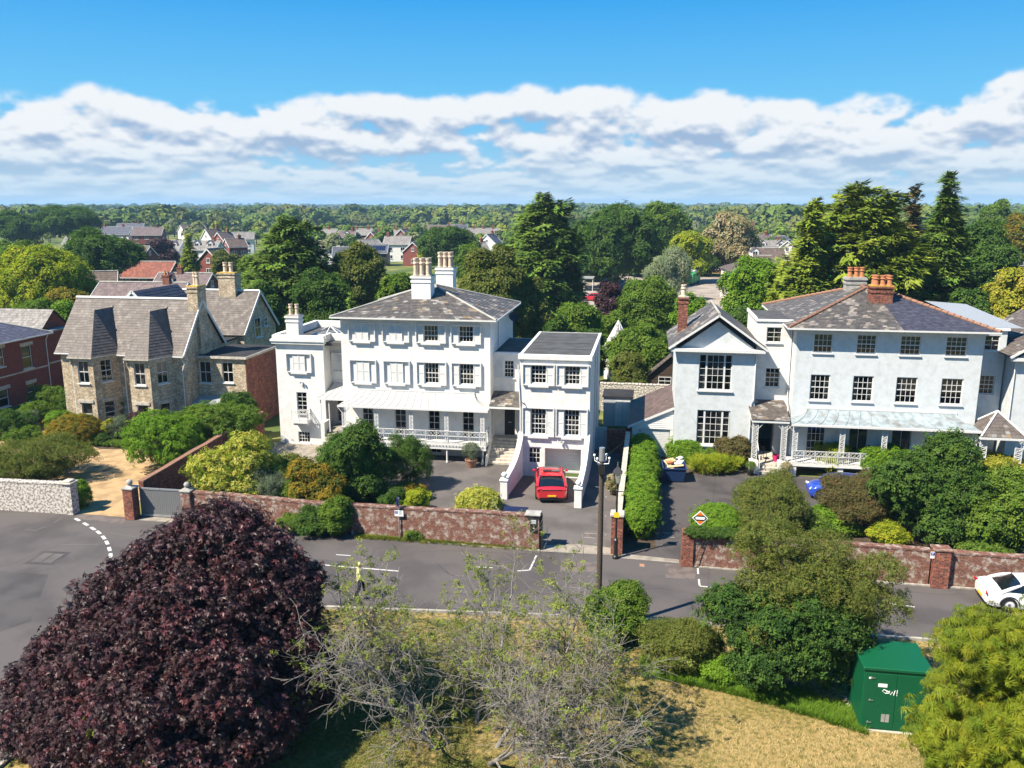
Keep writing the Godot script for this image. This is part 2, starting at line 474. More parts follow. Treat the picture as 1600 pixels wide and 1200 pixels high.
	mat("paving", lin(0.30, 0.265, 0.22), 0.9, {"tex": fine, "scale": 0.5, "over": patches, "over_scale": 0.2})
	mat("worn_setts", lin(0.19, 0.17, 0.155), 0.9, {"tex": noise_tex(67, 0.05, [[0.0, grey(0.4)], [0.45, grey(0.8)], [1.0, grey(1.0)]], 512, FastNoiseLite.TYPE_CELLULAR, 2), "scale": 0.5, "bump": lumps, "depth": 2.0})
	mat("soil", lin(0.085, 0.062, 0.042), 0.98, {"tex": fine, "scale": 0.6, "over": patches, "over_scale": 0.2, "bump": lumps, "depth": 3.0})
	mat("turf", Color.WHITE, 0.98, {"tex": noise_tex(69, 0.09, [[0.0, Color(0.22, 0.25, 0.11)], [0.5, Color(0.36, 0.38, 0.17)], [1.0, Color(0.50, 0.47, 0.25)]], 512), "scale": 0.4, "over": patches, "over_scale": 0.05, "bump": lumps, "depth": 3.0})
	mat("dry_turf", Color.WHITE, 0.98, {"tex": noise_tex(71, 0.028, [[0.0, Color(0.36, 0.36, 0.16)], [0.36, Color(0.45, 0.41, 0.21)], [0.55, Color(0.58, 0.50, 0.30)], [1.0, Color(0.66, 0.57, 0.38)]], 1024, FastNoiseLite.TYPE_SIMPLEX, 6), "scale": 0.11, "over": noise_tex(72, 0.2, [[0.0, grey(0.6)], [0.5, grey(0.88)], [1.0, grey(1.0)]]), "over_scale": 0.6, "bump": lumps, "depth": 3.0})
	mat("field", Color.WHITE, 0.98, {"tex": noise_tex(73, 0.01, [[0.0, Color(0.20, 0.27, 0.12)], [0.45, Color(0.30, 0.35, 0.16)], [0.7, Color(0.42, 0.42, 0.22)], [1.0, Color(0.55, 0.50, 0.30)]], 1024, FastNoiseLite.TYPE_SIMPLEX, 6), "scale": 0.006})
	mat("stubble", lin(0.30, 0.24, 0.14), 0.98, {"tex": blotch, "scale": 0.02})
	mat("car_park", lin(0.33, 0.285, 0.24), 0.95, {"tex": fine, "scale": 0.2, "over": patches, "over_scale": 0.03})
	# bark
	mat("bark", lin(0.10, 0.075, 0.055), 0.95, {"tex": fine, "scale": 1.2, "bump": lumps, "depth": 2.0})
	mat("grey_bark", lin(0.42, 0.385, 0.345), 0.95, {"tex": noise_tex(81, 0.05, [[0.0, grey(0.3)], [0.45, grey(0.7)], [1.0, grey(1.0)]]), "scale": 1.4, "bump": lumps, "depth": 1.5})
	# leaves: one material for all, tinted leaf by leaf through vertex colours
	var leaf := mat("leaf", Color.WHITE, 0.6, {"vc": true, "spec": 0.22})
	leaf.backlight_enabled = true
	leaf.backlight = lin(0.62, 0.78, 0.26)
	var dark_leaf := mat("dark_leaf", Color.WHITE, 0.45, {"vc": true, "spec": 0.35})
	dark_leaf.backlight_enabled = true
	dark_leaf.backlight = lin(0.22, 0.07, 0.07)
	mat("needle", Color.WHITE, 0.75, {"vc": true, "spec": 0.12})
	mat("painted", Color.WHITE, 0.6, {"vc": true})

# ------------------------------------------------------------------ pieces of buildings
func wp(called: String, b, m: Material, parent: Node) -> MeshInstance3D:
	# a part whose mesh was laid out in world coordinates
	var o := part(called, b, m, parent)
	o.global_transform = Transform3D.IDENTITY
	return o

func panel(b: MB, o: Vector3, r: Vector3, w: float, h: float, holes := [], depth := 0.16) -> void:
	# wall sheet seen from outside: o bottom left, r to the right; holes [x, y, w, h] with their reveals
	var nrm := r.cross(Vector3.UP)
	var xs := [0.0, w]; var ys := [0.0, h]
	for q in holes:
		xs.append_array([q[0], q[0] + q[2]]); ys.append_array([q[1], q[1] + q[3]])
	xs.sort(); ys.sort()
	var at := func(x, y): return o + r * x + Vector3.UP * y
	for i in xs.size() - 1:
		for j in ys.size() - 1:
			if xs[i + 1] - xs[i] < 1e-4 or ys[j + 1] - ys[j] < 1e-4: continue
			var cx: float = (xs[i] + xs[i + 1]) / 2; var cy: float = (ys[j] + ys[j + 1]) / 2
			var open := false
			for q in holes:
				if cx > q[0] and cx < q[0] + q[2] and cy > q[1] and cy < q[1] + q[3]: open = true
			if not open: b.quad(at.call(xs[i], ys[j]), at.call(xs[i + 1], ys[j]), at.call(xs[i + 1], ys[j + 1]), at.call(xs[i], ys[j + 1]))
	for q in holes:
		var a: Vector3 = at.call(q[0], q[1]); var c: Vector3 = at.call(q[0] + q[2], q[1])
		var d: Vector3 = at.call(q[0] + q[2], q[1] + q[3]); var e: Vector3 = at.call(q[0], q[1] + q[3])
		var k := -nrm * depth
		b.quad(a, a + k, c + k, c); b.quad(c, c + k, d + k, d); b.quad(d, d + k, e + k, e); b.quad(e, e + k, a + k, a)

func block(b: MB, x0: float, x1: float, z0: float, z1: float, y0: float, y1: float, front := [], right := [], left := [], back := []) -> void:
	# four walls; z1 is the front (+z); holes in absolute coordinates [a, y, w, h], a along x (front, back) or z (right, left)
	var f := func(hs, a0, s): return hs.map(func(q): return [(q[0] - a0) if s > 0 else (a0 - q[0] - q[2]), q[1] - y0, q[2], q[3]])
	panel(b, Vector3(x0, y0, z1), Vector3.RIGHT, x1 - x0, y1 - y0, f.call(front, x0, 1))
	panel(b, Vector3(x1, y0, z1), Vector3.FORWARD, z1 - z0, y1 - y0, f.call(right, z1, -1))
	panel(b, Vector3(x0, y0, z0), Vector3.BACK, z1 - z0, y1 - y0, f.call(left, z0, 1))
	panel(b, Vector3(x1, y0, z0), Vector3.LEFT, x1 - x0, y1 - y0, f.call(back, x1, -1))

func sash_mesh(w: float, h: float, cols: int, rows: int, meet: bool, rail: float) -> ArrayMesh:
	var key := "sash %.2f %.2f %d %d %s %.3f" % [w, h, cols, rows, meet, rail]
	if cache.has(key): return cache[key]
	var b := MB.new()
	var z0 := -0.15; var z1 := -0.07
	b.box(Vector3(0, 0, z0), Vector3(rail, h, z1)); b.box(Vector3(w - rail, 0, z0), Vector3(w, h, z1))
	b.box(Vector3(rail, 0, z0), Vector3(w - rail, rail * 1.3, z1)); b.box(Vector3(rail, h - rail, z0), Vector3(w - rail, h, z1))
	var iw := w - 2 * rail; var ih := h - rail * 2.3
	for i in range(1, cols):
		var x := rail + iw * i / cols
		b.box(Vector3(x - 0.014, rail * 1.3, -0.125), Vector3(x + 0.014, h - rail, -0.085))
	for j in range(1, rows):
		var y := rail * 1.3 + ih * j / rows
		var t := 0.028 if meet and j == rows / 2 else 0.014
		b.box(Vector3(rail, y - t, -0.13), Vector3(w - rail, y + t, -0.08))
	cache[key] = b.mesh()
	return cache[key]

func slab_mesh(lo: Vector3, hi: Vector3) -> ArrayMesh:
	var key := "slab %s %s" % [lo, hi]
	if not cache.has(key):
		var b := MB.new()
		b.box(lo, hi)
		cache[key] = b.mesh()
	return cache[key]

func shutter_mesh(w: float, h: float) -> ArrayMesh:
	var key := "shutter %.2f %.2f" % [w, h]
	if cache.has(key): return cache[key]
	var b := MB.new()
	var f := 0.05
	b.box(Vector3(0, 0, 0), Vector3(f, h, 0.05)); b.box(Vector3(w - f, 0, 0), Vector3(w, h, 0.05))
	for y in [0.0, h / 2 - f / 2, h - f]: b.box(Vector3(f, y, 0), Vector3(w - f, y + f, 0.05))
	var y := f + 0.01
	while y < h - f - 0.05:
		b.quad(Vector3(f, y, 0.042), Vector3(w - f, y, 0.042), Vector3(w - f, y + 0.06, 0.012), Vector3(f, y + 0.06, 0.012))
		y += 0.055
	cache[key] = b.mesh()
	return cache[key]

func window(parent: Node, x: Transform3D, w: float, h: float, o := {}) -> MeshInstance3D:
	# x: bottom left of the opening on the wall face, basis (right, up, out of the wall)
	var frame: Material = M[o.get("frame", "white_paint")]
	var win := part(o.get("called", "window"), sash_mesh(w, h, o.get("cols", 2), o.get("rows", 4), o.get("meet", true), o.get("rail", 0.055)), frame, parent)
	win.global_transform = x
	part("pane", slab_mesh(Vector3(0.03, 0.03, -0.112), Vector3(w - 0.03, h - 0.03, -0.107)), M.glass, win)
	if o.get("sill", true): part("sill", slab_mesh(Vector3(-0.08, -0.09, -0.15), Vector3(w + 0.08, -0.005, 0.11)), M[o.get("sill_mat", "white_paint")], win)
	var back: String = o.get("back", "")
	if back == "" and o.get("vary", true): back = ["", "", "curtains", "blind", "net"][rng.randi() % 5]
	if back == "curtains":
		for s in [0.0, w * 0.74]: part("curtain", slab_mesh(Vector3(s + 0.02, 0.02, -0.33), Vector3(s + w * 0.26 - 0.02, h, -0.28)), M.curtain, win)
	elif back == "blind": part("blind", slab_mesh(Vector3(0.04, h * 0.45, -0.24), Vector3(w - 0.04, h, -0.22)), M.blind, win)
	elif back == "net": part("net_curtain", slab_mesh(Vector3(0.05, 0.03, -0.26), Vector3(w - 0.05, h * 0.55, -0.25)), M.curtain, win)
	elif back == "drawn": part("blind", slab_mesh(Vector3(0.04, 0.02, -0.24), Vector3(w - 0.04, h, -0.22)), M.blind, win)
	return win

func on_front(x: float, y: float, z: float) -> Transform3D: return Transform3D(Basis(), Vector3(x, y, z))
func on_right(x: float, y: float, z: float) -> Transform3D: return Transform3D(Basis(Vector3.FORWARD, Vector3.UP, Vector3.RIGHT), Vector3(x, y, z))
func on_left(x: float, y: float, z: float) -> Transform3D: return Transform3D(Basis(Vector3.BACK, Vector3.UP, Vector3.LEFT), Vector3(x, y, z))

func shuttered(parent: Node, x0: float, x1: float, y0: float, y1: float, z: float, open: bool, o := {}) -> void:
	# a raised surround with a sash between folded-back shutters, or with the shutters closed
	var w := x1 - x0; var h := y1 - y0
	var ww: float = w * 0.48; var sw := (w - ww) / 2
	var b := MB.new()
	for q in [[0, 0, w, 0.07], [0, h - 0.07, w, 0.07], [0, 0.07, 0.07, h - 0.14], [w - 0.07, 0.07, 0.07, h - 0.14]]:
		b.box(Vector3(x0 + q[0], y0 + q[1], z), Vector3(x0 + q[0] + q[2], y0 + q[1] + q[3], z + 0.17))
	b.box(Vector3(x0 + sw * 0.7, y0 - 0.12, z), Vector3(x1 - sw * 0.7, y0 - 0.003, z + 0.2))
	wp("shutter_surround", b, M.white_paint, parent)
	if open:
		window(parent, on_front(x0 + sw, y0 + 0.1, z), ww, h - 0.2, {"cols": o.get("cols", 4), "rows": o.get("rows", 4), "sill": false, "back": o.get("back", "")})
		for s in [x0 + 0.075, x1 - sw + 0.01]:
			var q := part("shutter", shutter_mesh(sw - 0.085, h - 0.16), M.white_paint, parent)
			q.global_transform = on_front(s, y0 + 0.08, z + 0.03)
	else:
		for i in 2:
			var q := part("shutter", shutter_mesh(ww / 2 - 0.01, h - 0.16), M.white_paint, parent)
			q.global_transform = on_front(x0 + sw + i * (ww / 2 + 0.005), y0 + 0.08, z + 0.05)

func hole(x0: float, x1: float, y0: float, y1: float) -> Array:
	# the opening that shuttered(open) needs
	var w := x1 - x0
	return [x0 + w * 0.26, y0 + 0.1, w * 0.48, y1 - y0 - 0.2]

func slope(b: MB, A: Vector3, B: Vector3, C: Vector3, D: Vector3, tones: Array, course := 0.26, width := 0.32, spots := []) -> void:
	# slates laid course by course between the eave A-B and the top D-C (A, B, C, D counter-clockwise from above)
	b.colored = true
	var up := ((D + C) / 2 - (A + B) / 2)
	var nrm := (B - A).cross(up).normalized()
	var n := maxi(2, int(up.length() / course))
	var f: FastNoiseLite = cache["slate_noise"]
	for i in n:
		var v0 := float(i) / n; var v1 := minf(1.0, (i + 1.08) / n)
		var l0 := A.lerp(D, v0); var r0 := B.lerp(C, v0); var l1 := A.lerp(D, v1); var r1 := B.lerp(C, v1)
		var len0 := l0.distance_to(r0)
		if len0 < 0.05: continue
		var e := (r0 - l0) / len0
		var k := maxi(1, int(round(len0 / width)))
		var off := 0.5 if i % 2 else 0.0
		var j := 0
		while j < k + (1 if off > 0.0 else 0):
			var a := clampf((j - off) / k, 0.0, 1.0); var c := clampf((j + 1 - off) / k, 0.0, 1.0)
			var gap := 0.004 / len0
			var lift := 0.014 + rng.randf() * 0.008
			var p := l0.lerp(r0, a + gap); var q := l0.lerp(r0, c - gap)
			var s := l1.lerp(r1, c - gap); var t := l1.lerp(r1, a + gap)
			var tone: Color = tones[rng.randi() % tones.size()]
			if spots.size():
				var m := f.get_noise_3dv(p) + 0.25 * rng.randf()
				if m > 0.36: tone = spots[rng.randi() % spots.size()]
			var br := rng.randf_range(0.9, 1.1)
			b.col = Color(tone.r * br, tone.g * br, tone.b * br)
			b.quad(p + nrm * lift, q + nrm * lift, s, t)
			b.quad(p, q, q + nrm * lift, p + nrm * lift)
			j += 1
	b.col = Color(0.06, 0.06, 0.06)
	b.quad(D - nrm * 0.03, C - nrm * 0.03, B - nrm * 0.03, A - nrm * 0.03)

func hip_roof(parent: Node, x0: float, x1: float, z0: float, z1: float, y: float, rx0: float, rx1: float, rz0: float, rz1: float, ry: float, tones: Array, spots := [], ridge: Material = null, soffit: Material = null) -> MeshInstance3D:
	# eaves rectangle, ridge from (rx0, rz0) back to (rx1, rz1)
	var b := MB.new()
	var fl := Vector3(x0, y, z1); var fr := Vector3(x1, y, z1); var bl := Vector3(x0, y, z0); var br := Vector3(x1, y, z0)
	var p: Vector3; var q: Vector3; var s: Vector3; var t: Vector3
	# p, q: front top left and right; s, t: back top left and right
	p = Vector3(rx0, ry, rz1); q = Vector3(rx1, ry, rz1); s = Vector3(rx0, ry, rz0); t = Vector3(rx1, ry, rz0)
	slope(b, fl, fr, q, p, tones, 0.26, 0.32, spots)
	slope(b, fr, br, t, q, tones, 0.26, 0.32, spots)
	slope(b, br, bl, s, t, tones, 0.26, 0.32, spots)
	slope(b, bl, fl, p, s, tones, 0.26, 0.32, spots)
	var o := wp("roof", b, M.slate, parent)
	var e := MB.new()
	for l in [[fl, p], [fr, q], [br, t], [bl, s], [p, q], [s, t], [p, s], [q, t]]:
		if l[0].distance_to(l[1]) > 0.1: e.tube([l[0] + Vector3(0, 0.02, 0), l[1] + Vector3(0, 0.02, 0)], [0.09, 0.09], 6)
	var ro := part("ridge", e, ridge if ridge else M.concrete, o)
	ro.global_transform = Transform3D.IDENTITY
	var f := MB.new()
	f.box(Vector3(x0 + 0.06, y - 0.14, z0 + 0.06), Vector3(x1 - 0.06, y - 0.035, z1 - 0.06))
	for g in [[Vector3(x0, y - 0.1, z1 - 0.04), Vector3(x1, y + 0.0, z1 + 0.06)], [Vector3(x1 - 0.04, y - 0.1, z0), Vector3(x1 + 0.06, y, z1)], [Vector3(x0 - 0.06, y - 0.1, z0), Vector3(x0 + 0.04, y, z1)]]:
		f.box(g[0], g[1])
	var so := part("eaves", f, soffit if soffit else M.white_paint, o)
	so.global_transform = Transform3D.IDENTITY
	return o

func chimney(parent: Node, x0: float, x1: float, z0: float, z1: float, y0: float, y1: float, m: Material, pots: Array, pot_h: float, pot_m: Material, cap: Material = null, pot_r := 0.17) -> MeshInstance3D:
	var b := MB.new()
	b.box(Vector3(x0, y0, z0), Vector3(x1, y1 - 0.45, z1))
	b.box(Vector3(x0 - 0.05, y1 - 0.45, z0 - 0.05), Vector3(x1 + 0.05, y1 - 0.3, z1 + 0.05))
	b.box(Vector3(x0 - 0.0, y1 - 0.3, z0 - 0.0), Vector3(x1 + 0.0, y1 - 0.12, z1 + 0.0))
	b.box(Vector3(x0 - 0.08, y1 - 0.12, z0 - 0.08), Vector3(x1 + 0.08, y1, z1 + 0.08))
	var o := wp("chimney", b, m, parent)
	var c := MB.new()
	c.box(Vector3(x0 - 0.03, y1 + 0.002, z0 - 0.03), Vector3(x1 + 0.03, y1 + 0.07, z1 + 0.03))
	part("flaunching", c, cap if cap else M.concrete, o).global_transform = Transform3D.IDENTITY
	for p in pots:
		var l := MB.new()
		var h: float = pot_h * (p[2] if p.size() > 2 else 1.0)
		var r := pot_r
		l.lathe(Vector3(p[0], y1 + 0.05, p[1]), [[r * 1.1, 0], [r * 1.1, 0.06], [r * 0.95, 0.1], [r * 0.8, h * 0.62], [r * 1.12, h * 0.66], [r * 1.12, h * 0.72], [r * 0.86, h * 0.75], [r * 0.86, h * 0.86], [r * 1.05, h * 0.9], [r * 1.05, h], [r * 0.7, h], [r * 0.66, h * 0.7]], 12)
		part("chimney_pot", l, pot_m, o).global_transform = Transform3D.IDENTITY
	return o

func canopy(parent: Node, x0: float, x1: float, tx0: float, tx1: float, zw: float, zf: float, y_top: float, y_front: float, m: Material, seam: float) -> void:
	# swept metal veranda roof: concave from the wall down to its front edge, curved at both ends
	var b := MB.new()
	var n := 8
	var at := func(u, s): # u across, s from wall to front
		var e := pow(s, 1.35)
		var xa := lerpf(tx0, x0, e); var xb := lerpf(tx1, x1, e)
		return Vector3(lerpf(xa, xb, u), y_front + (y_top - y_front) * pow(1.0 - s, 1.9), lerpf(zw, zf, s))
	var cols := maxi(2, int(round((x1 - x0) / seam)))
	for i in cols:
		for j in n:
			var u0 := float(i) / cols; var u1 := float(i + 1) / cols; var s0 := float(j) / n; var s1 := float(j + 1) / n
			b.quad(at.call(u0, s1), at.call(u1, s1), at.call(u1, s0), at.call(u0, s0))
	for j in n:
		var s0 := float(j) / n; var s1 := float(j + 1) / n
		for u in [0.0, 1.0]:
			var p: Vector3 = at.call(u, s0); var q: Vector3 = at.call(u, s1)
			var pw := Vector3(p.x, p.y, zw); var qw := Vector3(q.x, q.y, zw)
			if u == 0.0: b.quad(pw, qw, q, p)
			else: b.quad(p, q, qw, pw)
	var o := wp("veranda_canopy", b, m, parent)
	for i in cols + 1:
		var s := MB.new()
		var path := []; var rad := []
		for j in n + 1:
			path.append(at.call(float(i) / cols, float(j) / n) + Vector3(0, 0.015, 0)); rad.append(0.022)
		s.tube(path, rad, 5)
		part("seam", s, m, o).global_transform = Transform3D.IDENTITY
	var f := MB.new()
	f.box(Vector3(x0 - 0.02, y_front - 0.13, zf - 0.05), Vector3(x1 + 0.02, y_front + 0.015, zf + 0.03))
	var k := MB.new()
	k.box(Vector3(tx0 - 0.05, y_top - 0.02, zw), Vector3(tx1 + 0.05, y_top + 0.07, zw + 0.08))
	part("wall_strip", k, M.white_paint, o).global_transform = Transform3D.IDENTITY
	part("fascia", f, M.white_paint, o).global_transform = Transform3D.IDENTITY

func railing(parent: Node, a: Vector3, b_: Vector3, h: float, step := 0.13) -> void:
	var b := MB.new()
	var len := a.distance_to(b_)
	var d := (b_ - a) / len
	for y in [0.06, h * 0.62, h]: b.bar(a + Vector3(0, y, 0), b_ + Vector3(0, y, 0), 0.045, 0.04)
	var k := int(len / step)
	for i in k + 1:
		var p := a + d * (len * i / k)
		if i % 6 == 0: b.bar(p, p + Vector3(0, h + 0.04, 0), 0.045, 0.045)
		else: b.bar(p + Vector3(0, 0.06, 0), p + Vector3(0, h * 0.62, 0), 0.022, 0.022)
		if i < k and i % 2 == 0:
			var q := a + d * (len * minf(i + 2, k) / k)
			b.bar(p + Vector3(0, h * 0.64, 0), q + Vector3(0, h * 0.98, 0), 0.025, 0.02)
			b.bar(p + Vector3(0, h * 0.98, 0), q + Vector3(0, h * 0.64, 0), 0.025, 0.02)
	wp("railing", b, M.white_paint, parent)

func trellis_post(parent: Node, x: float, z: float, y0: float, y1: float, w := 0.3) -> void:
	# two thin uprights with cast ornament between them, and spandrel brackets
	var b := MB.new()
	b.bar(Vector3(x - w / 2, y0, z), Vector3(x - w / 2, y1, z), 0.045, 0.05)
	b.bar(Vector3(x + w / 2, y0, z), Vector3(x + w / 2, y1, z), 0.045, 0.05)
	var y := y0 + 0.12
	while y < y1 - 0.3:
		b.bar(Vector3(x - w / 2, y, z), Vector3(x + w / 2, y + 0.22, z), 0.055, 0.03)
		b.bar(Vector3(x + w / 2, y, z), Vector3(x - w / 2, y + 0.22, z), 0.055, 0.03)
		b.box(Vector3(x - w / 2, y + 0.24, z - 0.015), Vector3(x + w / 2, y + 0.29, z + 0.015))
		y += 0.30
	for s in [-1, 1]: b.bar(Vector3(x + s * w / 2, y1 - 0.45, z), Vector3(x + s * (w / 2 + 0.35), y1 - 0.03, z), 0.04, 0.03)
	wp("veranda_post", b, M.white_paint, parent)

func pipe(parent: Node, pts: Array, m: Material = null) -> void:
	var b := MB.new()
	var r := []
	for p in pts: r.append(0.045)
	b.tube(pts, r, 6)
	wp("drainpipe", b, m if m else M.white_paint, parent)

func stairs(parent: Node, x0: float, x1: float, z_foot: float, z_head: float, y: float, n: int, m: Material) -> void:
	for i in n:
		var b := MB.new()
		var t := (z_foot - z_head) / n
		b.xbox(Transform3D(Basis(), Vector3((x0 + x1) / 2, y * (i + 0.5) / n * 1.0, z_foot - t * (i + 0.5))), Vector3(x1 - x0 - 0.002 * i, y / n, t + 0.03), 0.012)
		if i > 0: b.box(Vector3(x0 + 0.01, 0, z_foot - t * (i + 1)), Vector3(x1 - 0.01, y * i / n - 0.002, z_foot - t * i - 0.02))
		wp("step", b, m, parent)

func door(parent: Node, x: Transform3D, w: float, h: float, m: Material, o := {}) -> void:
	var b := MB.new()
	b.box(Vector3(0, 0, -0.14), Vector3(w, h, -0.09))
	for q in [[0.12, 0.12, w - 0.24, h * 0.32], [0.12, h * 0.5, w - 0.24, h * 0.42]]:
		b.box(Vector3(q[0], q[1], -0.09), Vector3(q[0] + q[2], q[1] + 0.04, -0.075)); b.box(Vector3(q[0], q[1] + q[3] - 0.04, -0.09), Vector3(q[0] + q[2], q[1] + q[3], -0.075))
		b.box(Vector3(q[0], q[1] + 0.04, -0.09), Vector3(q[0] + 0.04, q[1] + q[3] - 0.04, -0.075)); b.box(Vector3(q[0] + q[2] - 0.04, q[1] + 0.04, -0.09), Vector3(q[0] + q[2], q[1] + q[3] - 0.04, -0.075))
	var d := part("door", b, m, parent)
	d.global_transform = x
	var k := MB.new()
	k.box(Vector3(w * 0.35, h * 0.45, -0.09), Vector3(w * 0.65, h * 0.45 + 0.05, -0.07))
	part("letter_plate", k, M.galvanised, d)
	var f := MB.new()
	f.box(Vector3(-0.07, 0, -0.15), Vector3(0, h + 0.07, -0.05)); f.box(Vector3(w, 0, -0.15), Vector3(w + 0.07, h + 0.07, -0.05)); f.box(Vector3(0, h, -0.15), Vector3(w, h + 0.07, -0.05))
	part("door_frame", f, M.white_paint, d)

# ------------------------------------------------------------------ the four villas
var SLATE_OLD := [Color(0.085, 0.077, 0.072), Color(0.098, 0.088, 0.081), Color(0.076, 0.070, 0.067), Color(0.108, 0.095, 0.086)]
var SLATE_BROWN := [Color(0.108, 0.090, 0.082), Color(0.120, 0.101, 0.091), Color(0.098, 0.083, 0.076), Color(0.113, 0.094, 0.084)]
var SLATE_NEW_AND_SHADE := [Color(0.055, 0.055, 0.078), Color(0.065, 0.064, 0.088), Color(0.048, 0.05, 0.07)]  # newer slates, and painted shade on the brick villa cross gable
var LICHEN := [Color(0.24, 0.23, 0.21), Color(0.19, 0.18, 0.165), Color(0.28, 0.26, 0.235), Color(0.17, 0.15, 0.13), Color(0.22, 0.16, 0.10)]

func white_villa() -> void:
	var h := thing("white_villa", "white stuccoed villa with louvred shutters, veranda and a built-in garage", "house", Vector3(-16, 0, -60))
	var z := -57.4
	# main block
	var top := [[-21.4, -19.35, 0], [-18.83, -16.81, 0], [-16.34, -14.1, 1], [-13.75, -11.54, 1]]
	var holes := []
	for q in top:
		if q[2]:
			holes.append(hole(q[0], q[1], 8.38, 9.76)); holes.append(hole(q[0], q[1], 5.3, 7.03))
	for x in [-20.6, -18.1, -15.55, -13.0]: holes.append([x, 1.42, 0.88, 2.05])
	for x in [-18.0, -15.4, -12.9]: holes.append([x, 0.15, 0.8, 0.85])
	var b := MB.new()
	block(b, -22.0, -10.9, -67.5, z, 0, 10.1, holes)
	# left wing, with the narrow set-back piece beside the main block
	block(b, -27.7, -23.9, -66.8, -58.6, 0, 7.85, [[-26.22, 2.0, 0.82, 2.1], [-26.25, 0.1, 0.95, 0.88]])
	block(b, -23.9, -22.0, -66.8, -60.1, 0, 7.85, [[-23.6, 1.5, 0.8, 2.0]])
	# link with the front door, and the garage wing
	block(b, -10.9, -8.2, -66.0, -58.7, 0, 7.55, [[-10.1, 1.42, 0.78, 2.05], [-10.12, 5.75, 0.72, 1.28]])
	var gh := [hole(-8.02, -5.85, 6.35, 7.8), hole(-5.76, -3.62, 6.35, 7.8), hole(-8.02, -5.85, 2.85, 4.85), hole(-5.76, -3.62, 2.85, 4.85), [-7.62, 0.02, 0.88, 2.05], [-6.48, 0.02, 2.44, 2.0]]
	block(b, -8.2, -3.5, -64.5, -53.7, 0, 8.1, gh)
	wp("wall", b, M.white_render, h)
	for q in top:
		shuttered(h, q[0], q[1], 8.38, 9.76, z, q[2] == 1, {"cols": 4, "rows": 3})
		shuttered(h, q[0], q[1], 5.3, 7.03, z, q[2] == 1, {"cols": 4, "rows": 4, "back": "curtains" if q[0] > -14 else ""})
	shuttered(h, -26.87, -24.85, 5.67, 7.14, -58.6, false)
	shuttered(h, -23.85, -22.2, 5.5, 7.0, -60.1, false)
	for q in [[-8.02, -5.85], [-5.76, -3.62]]:
		shuttered(h, q[0], q[1], 6.35, 7.8, -53.7, true, {"cols": 4, "rows": 4, "back": "curtains" if q[0] > -6 else ""})
		shuttered(h, q[0], q[1], 2.85, 4.85, -53.7, true, {"cols": 4, "rows": 5})
	for x in [-20.6, -18.1, -15.55, -13.0]: window(h, on_front(x, 1.42, z), 0.88, 2.05, {"cols": 2, "rows": 4, "meet": false, "sill": false, "rail": 0.06})
	for x in [-18.0, -15.4, -12.9]: window(h, on_front(x, 0.15, z), 0.8, 0.85, {"cols": 2, "rows": 2, "sill": false})
	window(h, on_front(-26.22, 2.0, -58.6), 0.82, 2.1, {"cols": 2, "rows": 6, "meet": false, "sill": false})
	window(h, on_front(-26.25, 0.1, -58.6), 0.95, 0.88, {"cols": 4, "rows": 3, "meet": false})
	window(h, on_front(-23.6, 1.5, -60.1), 0.8, 2.0, {"cols": 2, "rows": 4, "sill": false})
	window(h, on_front(-10.12, 5.75, -58.7), 0.72, 1.28, {"cols": 3, "rows": 4})
	var sh := part("shutter", shutter_mesh(0.5, 1.28), M.white_paint, h)
	sh.global_transform = on_front(-10.68, 5.75, -58.66)
	# roof
	hip_roof(h, -22.55, -10.35, -68.05, -56.82, 10.18, -16.7, -16.1, -62.9, -62.2, 12.0, SLATE_OLD, LICHEN, M.concrete)
	var pots1 := []; var pots2 := []
	for i in 3:
		for k in 2:
			pots1.append([-17.05 + i * 0.48, -60.75 + k * 0.5]); pots2.append([-16.3 + i * 0.42, -65.2 + k * 0.5])
	chimney(h, -17.3, -15.85, -61.1, -59.9, 10.5, 12.9, M.white_brick, pots1, 1.3, M.buff_pot)
	chimney(h, -16.55, -15.2, -65.55, -64.35, 11.0, 13.2, M.white_brick, pots2, 1.2, M.buff_pot)
	chimney(h, -27.3, -26.3, -60.7, -59.8, 7.6, 9.75, M.white_render, [[-27.05, -60.25], [-26.55, -60.25]], 0.85, M.buff_pot, null, 0.15)
	# parapets and cornices of the flat roofs
	b = MB.new()
	b.box(Vector3(-27.9, 7.85, -58.75), Vector3(-23.75, 8.05, -58.35)); b.box(Vector3(-27.98, 8.05, -58.85), Vector3(-23.68, 8.2, -58.27)); b.box(Vector3(-27.85, 8.2, -58.7), Vector3(-23.75, 8.5, -58.4))
	b.box(Vector3(-27.9, 7.85, -66.9), Vector3(-27.55, 8.5, -58.86)); b.box(Vector3(-24.05, 7.85, -60.2), Vector3(-23.78, 8.5, -58.86))
	b.box(Vector3(-23.77, 7.85, -60.25), Vector3(-22.05, 8.45, -59.95)); b.box(Vector3(-27.54, 7.85, -66.9), Vector3(-22.05, 8.5, -66.6))
	wp("parapet", b, M.white_render, h)
	b = MB.new()
	b.box(Vector3(-8.3, 8.1, -53.95), Vector3(-3.4, 8.4, -53.55)); b.box(Vector3(-8.3, 8.1, -64.5), Vector3(-8.1, 8.34, -53.96)); b.box(Vector3(-3.6, 8.1, -64.5), Vector3(-3.4, 8.34, -53.96)); b.box(Vector3(-8.09, 8.1, -64.5), Vector3(-3.61, 8.32, -64.3))
	wp("parapet", b, M.white_render, h)
	b = MB.new()
	b.box(Vector3(-10.88, 7.3, -58.95), Vector3(-8.22, 7.62, -58.6))
	wp("parapet", b, M.white_render, h)
	b = MB.new()
